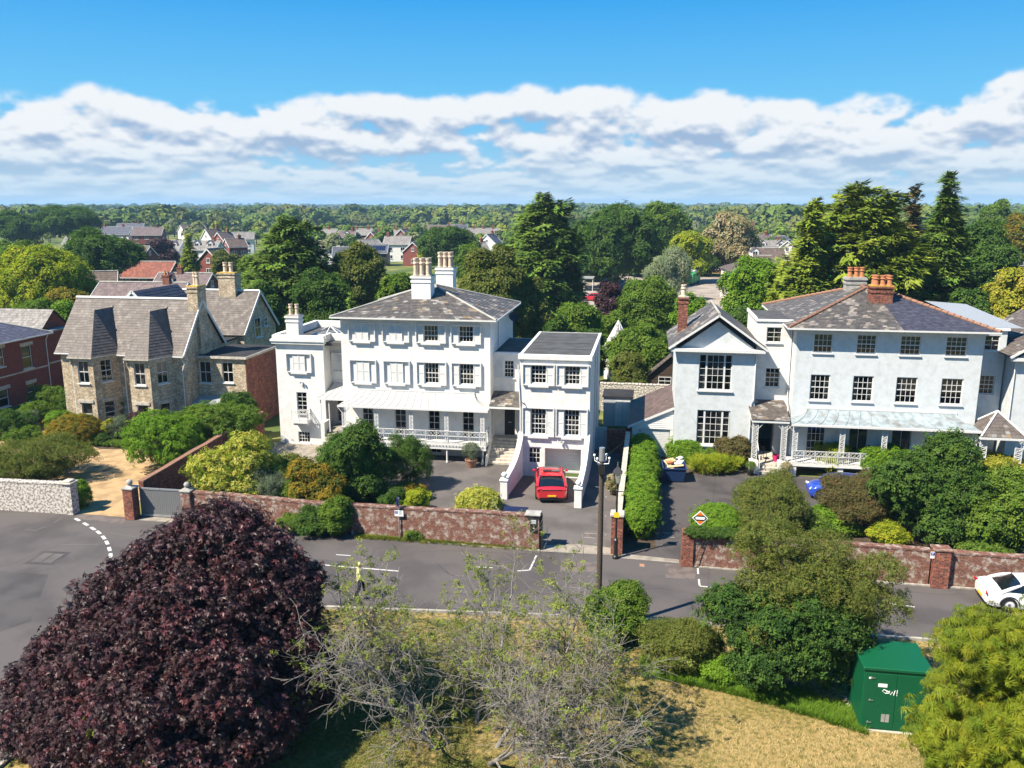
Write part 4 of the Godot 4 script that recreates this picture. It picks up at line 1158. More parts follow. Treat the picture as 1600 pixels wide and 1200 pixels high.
func brick_villa() -> void:
	var h := thing("stock_brick_villa", "buff brick Victorian villa with two pointed bay roofs and brown slates", "house", Vector3(-41, 0, -63))
	var b := MB.new()
	# main range with gable ends
	block(b, -47.0, -36.2, -66.2, -60.0, 0, 6.5)
	b.tri(Vector3(-36.2, 6.5, -60), Vector3(-36.2, 6.5, -66.2), Vector3(-36.2, 10.45, -63.1))
	b.tri(Vector3(-47, 6.5, -66.2), Vector3(-47, 6.5, -60), Vector3(-47, 10.45, -63.1))
	# canted bays: sheets with window holes
	var bays := [-43.7, -38.85]
	for cx in bays:
		var p := [Vector3(cx - 1.85, 0, -60), Vector3(cx - 0.9, 0, -58.1), Vector3(cx + 0.9, 0, -58.1), Vector3(cx + 1.85, 0, -60)]
		for i in 3:
			var r: Vector3 = (p[i + 1] - p[i]).normalized()
			var w: float = p[i].distance_to(p[i + 1])
			var ww := 0.92
			panel(b, p[i], r, w, 6.45, [[(w - ww) / 2, 4.3, ww, 1.78], [(w - ww) / 2, 0.85, ww, 1.85]])
	# flat-roofed range and the rear wing
	block(b, -36.19, -31.95, -67.7, -61.9, 0, 5.95, [[-36.0, 3.8, 1.0, 1.8], [-34.0, 3.9, 0.95, 1.68], [-35.6, 0.3, 2.0, 1.8]])
	block(b, -46.0, -36.8, -78.2, -71.4, 0, 6.4, [], [[-74.7, 5.72, 1.25, 1.85], [-76.2, 6.55, 0.7, 0.85]] if false else [])
	block(b, -45.0, -37.4, -71.4, -66.2, 0, 6.0)
	b.tri(Vector3(-36.8, 6.4, -71.4), Vector3(-36.8, 6.4, -78.2), Vector3(-36.8, 10.0, -74.8))
	wp("wall", b, M.stock_brick, h)
	b = MB.new() # red flank of the flat-roofed range
	b.box(Vector3(-31.95, 0, -67.75), Vector3(-31.88, 5.94, -61.93))
	wp("side_wall", b, M.red_brick, h)
	for cx in bays:
		var p := [Vector3(cx - 1.85, 0, -60), Vector3(cx - 0.9, 0, -58.1), Vector3(cx + 0.9, 0, -58.1), Vector3(cx + 1.85, 0, -60)]
		for i in 3:
			var r: Vector3 = (p[i + 1] - p[i]).normalized()
			var w: float = p[i].distance_to(p[i + 1])
			var bs := Basis(r, Vector3.UP, r.cross(Vector3.UP))
			window(h, Transform3D(bs, p[i] + r * ((w - 0.92) / 2) + Vector3(0, 4.3, 0)), 0.92, 1.78, {"cols": 2, "rows": 2, "back": "blind" if cx < -40 and i == 1 else ""})
			window(h, Transform3D(bs, p[i] + r * ((w - 0.92) / 2) + Vector3(0, 0.85, 0)), 0.92, 1.85, {"cols": 1, "rows": 2, "back": "drawn" if cx < -40 else "curtains"})
			# stone head over the lower light
			var s := MB.new()
			s.xbox(Transform3D(bs, p[i] + r * (w / 2) + Vector3(0, 2.84, 0) + bs.z * 0.03), Vector3(1.3, 0.24, 0.09))
			s.xbox(Transform3D(bs, p[i] + r * (w / 2) + Vector3(0, 6.24, 0) + bs.z * 0.02), Vector3(w - 0.1, 0.28, 0.06))
			wp("lintel", s, M.pale_stone, h)
	window(h, on_front(-36.0, 3.8, -61.9), 1.0, 1.8, {"cols": 2, "rows": 2}); window(h, on_front(-34.0, 3.9, -61.9), 0.95, 1.68, {"cols": 2, "rows": 2})
	window(h, on_front(-35.6, 0.3, -61.9), 2.0, 1.8, {"cols": 3, "rows": 1, "meet": false})
	for q in [[-73.5, 5.72, 1.25, 1.85], [-75.55, 6.55, 0.7, 0.85]]:
		var f := window(h, on_right(-36.62, q[1], q[0]), q[2], q[3], {"cols": 2, "rows": 2})
	# roofs
	b = MB.new()
	slope(b, Vector3(-47.3, 6.4, -59.7), Vector3(-36.0, 6.4, -59.7), Vector3(-36.0, 10.5, -63.1), Vector3(-47.3, 10.5, -63.1), SLATE_BROWN, 0.24, 0.3, [Color(0.155, 0.135, 0.12)])
	slope(b, Vector3(-36.0, 6.4, -66.5), Vector3(-47.3, 6.4, -66.5), Vector3(-47.3, 10.5, -63.1), Vector3(-36.0, 10.5, -63.1), SLATE_BROWN, 0.24, 0.3)
	var ro := wp("roof", b, M.slate, h)
	b = MB.new()
	b.tube([Vector3(-47.3, 10.53, -63.1), Vector3(-36.0, 10.53, -63.1)], [0.12, 0.12], 6)
	b.bar(Vector3(-35.96, 6.36, -59.7), Vector3(-35.96, 10.45, -63.1), 0.06, 0.2); b.bar(Vector3(-35.96, 6.36, -66.5), Vector3(-35.96, 10.45, -63.1), 0.06, 0.2)
	b.box(Vector3(-47.3, 6.28, -59.74), Vector3(-36.0, 6.38, -59.62))
	part("ridge", b, M.white_paint, ro).global_transform = Transform3D.IDENTITY
	for cx in bays:
		b = MB.new()
		var y := 6.42
		var e := [Vector3(cx - 2.1, y, -60.1), Vector3(cx - 1.05, y, -57.8), Vector3(cx + 1.05, y, -57.8), Vector3(cx + 2.1, y, -60.1)]
		var ap := Vector3(cx, 9.85, -60.2); var rb := Vector3(cx, 9.85, -62.5)
		for i in 3: tri_roof(b, e[i], e[i + 1], ap, SLATE_BROWN)
		slope(b, e[3], rb - Vector3(0, 0.0, 0), rb, ap, SLATE_BROWN, 0.24, 0.3)
		slope(b, Vector3(cx - 0.02, 9.84, -62.5), e[0], ap, rb, SLATE_BROWN, 0.24, 0.3)
		var br := wp("bay_roof", b, M.slate, h)
		b = MB.new()
		for i in 3: b.bar(e[i] + Vector3(0, -0.05, 0), e[i + 1] + Vector3(0, -0.05, 0), 0.1, 0.1)
		b.xbox(Transform3D(Basis(), ap + Vector3(0, 0.03, 0)), Vector3(0.14, 0.12, 0.14)); b.xbox(Transform3D(Basis(), rb + Vector3(0, 0.03, 0)), Vector3(0.14, 0.12, 0.14))
		part("gutter", b, M.pale_stone, br).global_transform = Transform3D.IDENTITY
		for i in 4: # scrolled eaves brackets
			b = MB.new()
			var d: Vector3 = (e[i] - Vector3(cx, y, -60.3)).normalized(); d.y = 0
			var q := Vector3(e[i].x, 0, e[i].z) - d * 0.38
			b.tube([q + Vector3(0, 5.75, 0), q + d * 0.12 + Vector3(0, 5.85, 0), q + d * 0.1 + Vector3(0, 6.05, 0), q + d * 0.28 + Vector3(0, 6.3, 0)], [0.06, 0.08, 0.07, 0.09], 6)
			part("bracket", b, M.pale_stone, br).global_transform = Transform3D.IDENTITY
	b = MB.new()
	slope(b, Vector3(-46.2, 6.3, -71.1), Vector3(-36.6, 6.3, -71.1), Vector3(-36.6, 10.05, -74.8), Vector3(-46.2, 10.05, -74.8), SLATE_BROWN, 0.24, 0.3, [Color(0.155, 0.135, 0.12)])
	slope(b, Vector3(-36.6, 6.3, -78.5), Vector3(-46.2, 6.3, -78.5), Vector3(-46.2, 10.05, -74.8), Vector3(-36.6, 10.05, -74.8), SLATE_BROWN, 0.24, 0.3)
	# cross gable; the side over the main ridge has shade painted in dark tones
	slope(b, Vector3(-40.6, 8.6, -64.0), Vector3(-40.6, 8.6, -71.0), Vector3(-42.8, 11.0, -71.0), Vector3(-42.8, 11.0, -64.0), SLATE_NEW_AND_SHADE, 0.3, 0.3)
	slope(b, Vector3(-45.0, 8.6, -71.0), Vector3(-45.0, 8.6, -64.0), Vector3(-42.8, 11.0, -64.0), Vector3(-42.8, 11.0, -71.0), SLATE_BROWN, 0.3, 0.3)
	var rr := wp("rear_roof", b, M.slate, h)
	b = MB.new()
	b.tube([Vector3(-46.2, 10.08, -74.8), Vector3(-36.6, 10.08, -74.8)], [0.12, 0.12], 6)
	b.bar(Vector3(-36.55, 6.3, -71.1), Vector3(-36.55, 10.0, -74.8), 0.06, 0.24); b.bar(Vector3(-36.55, 6.3, -78.5), Vector3(-36.55, 10.0, -74.8), 0.06, 0.24)
	b.bar(Vector3(-45.0, 8.6, -63.96), Vector3(-42.8, 11.0, -63.96), 0.06, 0.2); b.bar(Vector3(-40.6, 8.6, -63.96), Vector3(-42.8, 11.0, -63.96), 0.06, 0.2)
	part("bargeboard", b, M.white_paint, rr).global_transform = Transform3D.IDENTITY
	b = MB.new()
	b.tri(Vector3(-45, 8.6, -64.05), Vector3(-40.6, 8.6, -64.05), Vector3(-42.8, 11.0, -64.05))
	wp("gable", b, M.cream_render, h)
	b = MB.new()
	b.box(Vector3(-36.18, 5.95, -67.8), Vector3(-31.8, 6.08, -61.75)); b.box(Vector3(-45.0, 6.0, -71.05), Vector3(-37.3, 6.15, -66.5))
	wp("flat_roof", b, M.dark_felt, h)
	b = MB.new()
	b.box(Vector3(-36.15, 5.9, -61.74), Vector3(-31.74, 6.1, -61.66)); b.box(Vector3(-31.79, 5.9, -67.8), Vector3(-31.72, 6.1, -61.75))
	wp("coping", b, M.pale_stone, h)
	b = MB.new()
	b.quad(Vector3(-36.3, 2.35, -60.6), Vector3(-33.4, 2.35, -60.6), Vector3(-33.4, 2.75, -61.88), Vector3(-36.3, 2.75, -61.88)); b.box(Vector3(-36.3, 2.22, -60.66), Vector3(-33.4, 2.34, -60.55))
	wp("bay_canopy", b, M.lead, h)
	chimney(h, -36.85, -35.95, -63.75, -62.4, 0.0, 11.6, M.stock_brick, [[-36.6, -63.3], [-36.2, -63.0]], 1.1, M.buff_pot, M.lichen_cap, 0.16)
	chimney(h, -40.5, -38.8, -75.4, -74.2, 9.3, 11.75, M.stock_brick, [[-40.0, -74.8], [-39.4, -74.8]], 0.95, M.buff_pot, M.lichen_cap, 0.2)
	pipe(h, [Vector3(-36.35, 6.35, -59.8), Vector3(-36.1, 5.7, -59.95), Vector3(-36.3, 5.2, -59.93), Vector3(-36.3, 0.1, -59.93)])
	pipe(h, [Vector3(-41.35, 6.35, -59.9), Vector3(-41.35, 0.1, -59.92)]); pipe(h, [Vector3(-46.3, 6.35, -59.8), Vector3(-46.0, 5.4, -59.9), Vector3(-46.0, 0.1, -59.9)])

func red_house() -> void:
	var h := thing("red_brick_house", "red brick house with grey hipped roof and stone window heads", "house", Vector3(-62, 0, -66))
	var b := MB.new()
	block(b, -68.0, -57.1, -71.2, -58.0, 0, 6.0, [], [[-69.05, 3.1, 1.25, 2.15], [-65.6, 3.85, 1.2, 1.7], [-68.95, 0.0, 1.0, 1.65], [-65.6, 0.2, 1.2, 1.6]])
	block(b, -66.0, -57.7, -74.6, -71.2, 0, 6.0)
	wp("wall", b, M.modern_brick, h)
	for q in [[-67.8, 3.1, 1.25, 2.15], [-64.4, 3.85, 1.2, 1.7], [-67.95, 0.0, 1.0, 1.65], [-64.4, 0.2, 1.2, 1.6]]:
		window(h, on_right(-57.1, q[1], q[0]), q[2], q[3], {"cols": 1, "rows": 2, "back": "blind"})
		b = MB.new()
		b.box(Vector3(-57.09, q[1] + q[3] + 0.02, q[0] - q[2] - 0.2), Vector3(-57.0, q[1] + q[3] + 0.34, q[0] + 0.2))
		wp("lintel", b, M.pale_stone, h)
	b = MB.new()
	b.box(Vector3(-57.1, 2.85, -71.15), Vector3(-57.04, 2.98, -58.0)); b.box(Vector3(-57.7, 2.85, -74.55), Vector3(-57.64, 2.98, -71.25))
	wp("string_course", b, M.pale_stone, h)
	hip_roof(h, -68.5, -56.7, -71.7, -57.5, 6.05, -62.6, -62.0, -66.5, -63.0, 8.2, SLATE_NEW_AND_SHADE.map(func(c): return c * 1.5), [], M.concrete)
	b = MB.new()
	b.box(Vector3(-66.2, 6.0, -75.0), Vector3(-57.3, 6.14, -71.75))
	wp("flat_roof", b, M.lead, h)
	b = MB.new() # rear gable
	b.tri(Vector3(-58.2, 6.15, -71.6), Vector3(-58.2, 6.15, -75.8), Vector3(-58.2, 7.9, -73.7))
	wp("rear_gable", b, M.modern_brick, h)
	b = MB.new()
	slope(b, Vector3(-64.0, 6.0, -71.4), Vector3(-57.9, 6.0, -71.4), Vector3(-57.9, 8.0, -73.7), Vector3(-64.0, 8.0, -73.7), TILE_PALE, 0.3, 0.3)
	slope(b, Vector3(-57.9, 6.0, -76.0), Vector3(-64.0, 6.0, -76.0), Vector3(-64.0, 8.0, -73.7), Vector3(-57.9, 8.0, -73.7), TILE_PALE, 0.3, 0.3)
	wp("rear_roof", b, M.slate, h)
	pipe(h, [Vector3(-56.75, 5.9, -71.0), Vector3(-57.03, 5.4, -71.0), Vector3(-57.03, 0.1, -71.0)]); pipe(h, [Vector3(-57.03, 5.9, -63.5), Vector3(-57.03, 0.1, -63.5)])

func outbuildings() -> void:
	# white boarded garage against the pedimented wing
	var t := thing("boarded_garage", "white weatherboarded garage with a brown lean-to roof", "garage", Vector3(0.7, 0, -62))
	var b := MB.new()
	var z := -59.5
	b.quad(Vector3(-0.75, 0, -67.5), Vector3(-0.75, 0, z), Vector3(-0.75, 2.35, z), Vector3(-0.75, 2.35, -67.5))
	b.quad(Vector3(-0.75, 0, z), Vector3(-0.27, 0, z), Vector3(-0.27, 2.57, z), Vector3(-0.75, 2.35, z))
	b.quad(Vector3(1.97, 0, z), Vector3(2.18, 0, z), Vector3(2.18, 3.72, z), Vector3(1.97, 3.6, z))
	b.quad(Vector3(-0.27, 2.1, z), Vector3(1.97, 2.1, z), Vector3(1.97, 3.6, z), Vector3(-0.27, 2.57, z))
	wp("wall", b, M.white_paint, t)
	for i in 11: # overlapping boards of the gable
		var y := 2.14 + i * 0.14
		var x0 := maxf(-0.7, -0.75 + (y - 2.35) / 0.47 + 0.05)
		if x0 > 2.0: break
		b = MB.new()
		b.quad(Vector3(x0, y, z + 0.035), Vector3(2.18, y, z + 0.035), Vector3(2.18, y + 0.145, z + 0.012), Vector3(x0 + 0.25, y + 0.145, z + 0.012)); b.quad(Vector3(x0, y, z + 0.004), Vector3(2.18, y, z + 0.004), Vector3(2.18, y, z + 0.035), Vector3(x0, y, z + 0.035))
		wp("board", b, M.white_paint, t)
	b = MB.new()
	b.box(Vector3(-0.27, 0.02, z - 0.2), Vector3(1.97, 2.1, z - 0.12))
	for i in 16: b.box(Vector3(-0.22, 0.07 + i * 0.125, z - 0.12), Vector3(1.92, 0.16 + i * 0.125, z - 0.1))
	b.box(Vector3(0.8, 1.0, z - 0.1), Vector3(0.9, 1.12, z - 0.06))
	wp("garage_door", b, M.white_paint, t)
	b = MB.new()
	slope(b, Vector3(-1.05, 2.28, -67.6), Vector3(-1.05, 2.28, z + 0.15), Vector3(2.19, 3.8, z + 0.15), Vector3(2.19, 3.8, -67.6), [Color(0.115, 0.08, 0.068), Color(0.13, 0.09, 0.075), Color(0.10, 0.072, 0.062)], 0.3, 0.33)
	var ro := wp("roof", b, M.slate, t)
	b = MB.new()
	b.bar(Vector3(-1.08, 2.22, z + 0.16), Vector3(2.19, 3.75, z + 0.16), 0.05, 0.16)
	part("bargeboard", b, M.white_paint, ro).global_transform = Transform3D.IDENTITY
	# store in the passage between the villas
	t = thing("passage_store", "grey flat-roofed store with double doors in the side passage", "shed", Vector3(-2.2, 0, -68))
	b = MB.new()
	block(b, -3.3, -0.9, -70.5, -67.8, 0, 2.45)
	wp("wall", b, M.grey_paint, t)
	b = MB.new()
	b.box(Vector3(-3.4, 2.45, -70.6), Vector3(-0.85, 2.58, -67.7))
	wp("roof", b, M.dark_felt, t)
	for i in 2:
		b = MB.new()
		b.box(Vector3(-2.3 + i * 0.62, 0.05, -67.79), Vector3(-1.72 + i * 0.62, 2.2, -67.74))
		wp("door", b, M.white_render, t)
	# rubble wall across the back gardens
	t = thing("rubble_wall", "pale flint and rubble garden wall behind the grey store", "wall", Vector3(-0.7, 0, -73))
	b = MB.new()
	b.box(Vector3(-3.9, 0, -73.4), Vector3(2.15, 2.45, -73.0))
	wp("wall", b, M.rubble, t)
	b = MB.new()
	for i in 20: b.xbox(Transform3D(Basis(), Vector3(-3.75 + i * 0.31, 2.5 + rng.randf() * 0.03, -73.2)), Vector3(0.29, 0.12, 0.46), 0.03)
	wp("coping", b, M.rubble, t)
	# passage wall and gate beside the hedge
	t = thing("passage_wall", "dark red brick wall across the passage beside the boarded garage", "wall", Vector3(-1.85, 0, -60.3))
	b = MB.new()
	b.box(Vector3(-2.62, 0, -60.45), Vector3(-1.25, 1.75, -60.2)); b.box(Vector3(-1.25, 0, -60.6), Vector3(-0.85, 1.95, -60.1))
	wp("wall", b, M.red_brick, t)
	t = thing("passage_gate", "plain white boarded gate beside the garage wing", "gate", Vector3(-3.1, 0, -60.6))
	for i in 6:
		b = MB.new()
		b.xbox(Transform3D(Basis(), Vector3(-0.43 + i * 0.165, 0.95, 0)), Vector3(0.155, 1.8, 0.04), 0.006)
		part("plank", b, M.grey_paint, t)
	# timber shed with its white window
	t = thing("timber_shed", "dark boarded shed with pitched roof behind the rubble wall", "shed", Vector3(1.8, 0, -79))
	b = MB.new()
	block(b, 0.2, 4.6, -83, -78, 0, 2.3)
	b.tri(Vector3(0.2, 2.3, -78), Vector3(4.6, 2.3, -78), Vector3(2.4, 4.2, -78))
	wp("wall", b, M.brown_timber, t)
	for i in 16:
		b = MB.new()
		var y := 0.05 + i * 0.25
		var hw := 2.2 if y < 2.3 else maxf(0.1, 2.2 * (4.2 - y) / 1.9)
		b.box(Vector3(2.4 - hw, y, -78.0), Vector3(2.4 + hw, y + 0.2, -77.965))
		wp("board", b, M.brown_timber, t)
	b = MB.new()
	slope(b, Vector3(-0.05, 2.1, -83.2), Vector3(-0.05, 2.1, -77.7), Vector3(2.4, 4.3, -77.7), Vector3(2.4, 4.3, -83.2), SLATE_BROWN, 0.3, 0.4)
	slope(b, Vector3(4.85, 2.1, -77.7), Vector3(4.85, 2.1, -83.2), Vector3(2.4, 4.3, -83.2), Vector3(2.4, 4.3, -77.7), SLATE_BROWN, 0.3, 0.4)
	wp("roof", b, M.slate, t)
	window(t, on_front(1.3, 1.5, -77.85), 1.2, 0.8, {"cols": 2, "rows": 2})
	# white summer house with a conical shingled roof
	t = thing("summer_house", "white octagonal summer house with a patched pointed roof", "summer house", Vector3(-2.9, 0, -88))
	var c := Vector3(-2.9, 0, -88)
	b = MB.new()
	var ring := []; var eave := []
	for i in 8:
		var a := TAU * (i + 0.5) / 8
		ring.append(c + Vector3(sin(a) * 1.5, 0, cos(a) * 1.5)); eave.append(c + Vector3(sin(a) * 1.85, 2.85, cos(a) * 1.85))
	for i in 8:
		var r: Vector3 = (ring[(i + 1) % 8] - ring[i]).normalized()
		panel(b, ring[i], r, ring[i].distance_to(ring[(i + 1) % 8]), 3.0, [[0.25, 1.5, 0.65, 1.1]])
	wp("wall", b, M.white_paint, t)
	for i in 8:
		var r: Vector3 = (ring[(i + 1) % 8] - ring[i]).normalized()
		window(t, Transform3D(Basis(r, Vector3.UP, r.cross(Vector3.UP)), ring[i] + r * 0.25 + Vector3(0, 1.5, 0)), 0.65, 1.1, {"cols": 2, "rows": 2})
	b = MB.new()
	for i in 8: slope(b, eave[i], eave[(i + 1) % 8], c + Vector3(0.01, 6.2, 0), c + Vector3(0, 6.2, 0), [Color(0.42, 0.41, 0.39), Color(0.5, 0.49, 0.47), Color(0.34, 0.33, 0.31)], 0.22, 0.26, [Color(0.14, 0.13, 0.12)])
	ro = wp("roof", b, M.slate, t)
	b = MB.new()
	for i in 8: b.tube([eave[i] + Vector3(0, 0.02, 0), c + Vector3(0, 6.22, 0)], [0.07, 0.05], 5)
	part("ridge", b, M.white_paint, ro).global_transform = Transform3D.IDENTITY
	# greenhouse behind it
	t = thing("greenhouse", "small glass greenhouse behind the octagonal summer house", "greenhouse", Vector3(-3.5, 0, -95))
	b = MB.new()
	var gx0 := -5.0; var gx1 := -1.0
	b.quad(Vector3(gx0, 1.8, -93.5), Vector3(gx1, 1.8, -93.5), Vector3(gx1, 3.1, -95), Vector3(gx0, 3.1, -95)); b.quad(Vector3(gx1, 1.8, -96.5), Vector3(gx0, 1.8, -96.5), Vector3(gx0, 3.1, -95), Vector3(gx1, 3.1, -95))
	b.quad(Vector3(gx0, 0.5, -93.5), Vector3(gx1, 0.5, -93.5), Vector3(gx1, 1.8, -93.5), Vector3(gx0, 1.8, -93.5))
	wp("glazing", b, M.glass, t)
	b = MB.new()
	for i in 7:
		var x := lerpf(gx0, gx1, i / 6.0)
		b.bar(Vector3(x, 1.8, -93.5), Vector3(x, 3.1, -95), 0.06, 0.06); b.bar(Vector3(x, 1.8, -96.5), Vector3(x, 3.1, -95), 0.06, 0.06); b.bar(Vector3(x, 0, -93.5), Vector3(x, 1.8, -93.5), 0.06, 0.06)
	b.bar(Vector3(gx0, 3.1, -95), Vector3(gx1, 3.1, -95), 0.08, 0.08); b.bar(Vector3(gx0, 1.8, -93.5), Vector3(gx1, 1.8, -93.5), 0.08, 0.08); b.box(Vector3(gx0, 0, -93.55), Vector3(gx1, 0.5, -93.45))
	wp("frame", b, M.white_paint, t)

# ------------------------------------------------------------------ ground, road, walls
func sheet(called: String, pts: Array, y: float, m: Material, parent: Node = self) -> MeshInstance3D:
	# flat polygon, any outline, laid at height y
	var pv := PackedVector2Array()
	for p in pts: pv.append(Vector2(p[0], p[1]))
	var ix := Geometry2D.triangulate_polygon(pv)
	var b := MB.new()
	for i in range(0, ix.size(), 3):
		var a := Vector3(pv[ix[i]].x, y, pv[ix[i]].y); var c := Vector3(pv[ix[i + 1]].x, y, pv[ix[i + 1]].y); var d := Vector3(pv[ix[i + 2]].x, y, pv[ix[i + 2]].y)
		if (c - a).cross(d - a).y > 0: b.tri(a, c, d)
		else: b.tri(a, d, c)
	var o := part(called, b, m, parent)
	if parent == self: o.set_meta("kind", "structure")
	else: o.global_transform = Transform3D.IDENTITY
	return o

func land_height(x: float, z: float) -> float:
	# flat near the street; far off the land rolls up into low wooded hills
	var d := Vector2(x, z).length()
	var f: FastNoiseLite = cache["land"]
	var k := smoothstep(700.0, 2600.0, d)
	return -0.02 + k * (1.5 + 9.0 * f.get_noise_2d(x, z) + 4.0 * smoothstep(2200.0, 5000.0, d))

func setting() -> void:
	var b := MB.new()
	# one land sheet out to the horizon: rings that widen with distance
	var radii := [0.0, 60.0, 140.0, 300.0, 600.0, 800.0, 1000.0, 1250.0, 1550.0, 1900.0, 2300.0, 2800.0, 3400.0, 4200.0, 5200.0, 7000.0, 10000.0]
	var n := 144
	for i in radii.size() - 1:
		for k in n:
			var a := TAU * k / n; var c := TAU * (k + 1) / n
			var p := []
			for q in [[radii[i], a], [radii[i], c], [radii[i + 1], c], [radii[i + 1], a]]:
				var x: float = q[0] * sin(q[1]); var z: float = -q[0] * cos(q[1])
				p.append(Vector3(x, land_height(x, z), z))
			if i == 0: b.tri(p[0], p[2], p[3])
			else: b.quad(p[0], p[1], p[2], p[3])
	for i in range(0, b.n.size()):
		if b.n[i].y < 0: b.n[i] = -b.n[i]
	structure("ground", b, M.field)
	var road := sheet("road", [[-120, -42.4], [-34, -42.4], [-26.5, -42.9], [-16, -42.1], [-5, -41.7], [3, -41.0], [11, -40.6], [60, -40.2], [120, -40.0], [120, -34.6], [12, -34.6], [0, -34.5], [-14, -33.3], [-17.5, -32.2], [-19.6, -29.8], [-20.4, -26.0], [-20.6, -8.0], [-44, -8.0], [-46, -30], [-120, -30]], 0.0, M.asphalt)
	# darker trench repairs and pinker old surfacing
	sheet("repair_patch", [[-36, -34.45], [-29.03, -34.42], [-26.5, -30.0], [-27.4, -28.6], [-36, -28.6]], 0.004, M.asphalt_dark, road)
	sheet("repair_patch", [[-27.4, -34.35], [-26.2, -34.3], [-24.6, -33.3], [-24.4, -31.6], [-25.6, -31.9], [-27.31, -33.1]], 0.004, M.asphalt_dark, road)
	sheet("repair_patch", [[-26.1, -35.9], [-22, -38.6], [-15, -38.3], [-15, -34.2], [-22, -34.2]], 0.004, M.asphalt_dark, road)
	sheet("repair_patch", [[-3.95, -40.25], [-1.86, -40.2], [-1.95, -39.05], [-3.87, -38.9]], 0.004, M.asphalt_pink, road)
	sheet("repair_patch", [[1.38, -40.7], [2.95, -40.6], [2.8, -39.05], [1.37, -39.0]], 0.004, M.asphalt_pink, road)
	sheet("repair_patch", [[-33.2, -42.3], [-29.8, -42.2], [-29.6, -41.2], [-32.8, -41.5]], 0.004, M.asphalt_pink, road)
	# paint
	var dash := [[-32.57, -41.4], [-31.63, -40.84], [-30.78, -40.29], [-30.09, -39.82], [-29.34, -39.19], [-28.71, -38.57], [-28.03, -37.8], [-27.44, -37.05], [-26.83, -36.17]]
	for i in dash.size():
		var p := Vector2(dash[i][0], dash[i][1])
		var q := Vector2(dash[mini(i + 1, dash.size() - 1)][0], dash[mini(i + 1, dash.size() - 1)][1]) - Vector2(dash[maxi(i - 1, 0)][0], dash[maxi(i - 1, 0)][1])
		var d := q.normalized() * 0.3; var s := d.orthogonal().normalized() * 0.09
		sheet("dash", [[p.x - d.x - s.x, p.y - d.y - s.y], [p.x + d.x - s.x, p.y + d.y - s.y], [p.x + d.x + s.x, p.y + d.y + s.y], [p.x - d.x + s.x, p.y - d.y + s.y]], 0.008, M.road_paint, road)
	var lines := [[-26.4, -35.65, -24.6, -36.9, 0.13, 1], [-33.72, -41.65, -33.56, -40.7, 0.08, 0], [-34.5, -39.55, -33.75, -39.5, 0.08, 0], [-33.8, -39.5, -33.65, -40.15, 0.08, 0], [-37.5, -39.6, -36.2, -39.7, 0.08, 0],
		[-15.95, -37.72, -11.9, -37.62, 0.1, 1], [-15.75, -39.05, -14.95, -39.05, 0.08, 1], [-14.0, -39.05, -12.6, -39.05, 0.07, 0], [-8.2, -38.74, -7.3, -38.77, 0.08, 1], [-5.3, -40.65, -5.4, -38.85, 0.09, 1], [-5.4, -38.8, -6.0, -38.6, 0.09, 1],
		[3.0, -40.4, 2.98, -39.7, 0.09, 1], [2.98, -39.1, 2.98, -38.38, 0.09, 1], [2.98, -38.33, 3.62, -38.28, 0.09, 1], [11.4, -37.92, 12.6, -37.72, 0.1, 1], [4.3, -37.3, 5.0, -36.6, 0.12, 0], [3.6, -37.6, 3.9, -37.2, 0.12, 0], [-4.2, -38.8, -1.9, -38.9, 0.07, 0], [-29.5, -39.9, -24.5, -39.0, 0.09, 0], [-31.0, -37.9, -29.0, -38.3, 0.1, 0]]
	for l in lines:
		var a := Vector2(l[0], l[1]); var c := Vector2(l[2], l[3])
		var s: Vector2 = (c - a).orthogonal().normalized() * l[4] / 2
		sheet("painted_line", [[a.x - s.x, a.y - s.y], [c.x - s.x, c.y - s.y], [c.x + s.x, c.y + s.y], [a.x + s.x, a.y + s.y]], 0.008, M.road_paint if l[5] else M.worn_paint, road)
	# sealed cracks and trench joints
	var g := RandomNumberGenerator.new(); g.seed = 4401
	for q in [[-30, -40.6, 0.2, 7.0], [-24, -40.9, 0.05, 9.0], [-12, -40.2, -0.05, 8.0], [-2.5, -37.2, 0.08, 11.0], [6, -36.4, 0.02, 9.0], [-19, -36.6, 0.1, 6.0], [-33, -33.0, 1.1, 6.0], [-24.5, -30.0, 1.3, 5.0], [8, -39.2, -0.03, 7.0], [-9, -35.6, 0.03, 8.0]]:
		var b2 := MB.new()
		var p := Vector3(q[0], 0.005, q[1]); var a: float = q[2]
		for i in int(q[3] / 0.35):
			a += g.randf_range(-0.35, 0.35); a = lerpf(a, q[2], 0.3)
			var e := p + Vector3(cos(a), 0, -sin(a)) * 0.35
			var sd := Vector3(sin(a), 0, cos(a)) * g.randf_range(0.012, 0.03)
			b2.quad(p - sd, e - sd, e + sd, p + sd) if (e - p).cross(sd).y > 0 else b2.quad(p + sd, e + sd, e - sd, p - sd)
			p = e
		var cr := part("sealed_crack", b2, M.asphalt_dark, road)
	# inspection covers
	var mh := thing("inspection_cover", "steel double inspection cover in a dark frame in the side road", "manhole cover", Vector3(-30.45, 0, -36.2))
	sheet("surround", [[-31.2, -35.38], [-31.36, -37.0], [-29.74, -37.1], [-29.58, -35.48]], 0.006, M.asphalt_dark, mh)
	for i in 2:
		b = MB.new()
		b.xbox(Transform3D(Basis.from_euler(Vector3(0, 0.06, 0)), Vector3(-30.75 + i * 0.58, 0.01, -36.24)), Vector3(0.55, 0.02, 1.1), 0.006)
		wp("plate", b, M.asphalt_old, mh)
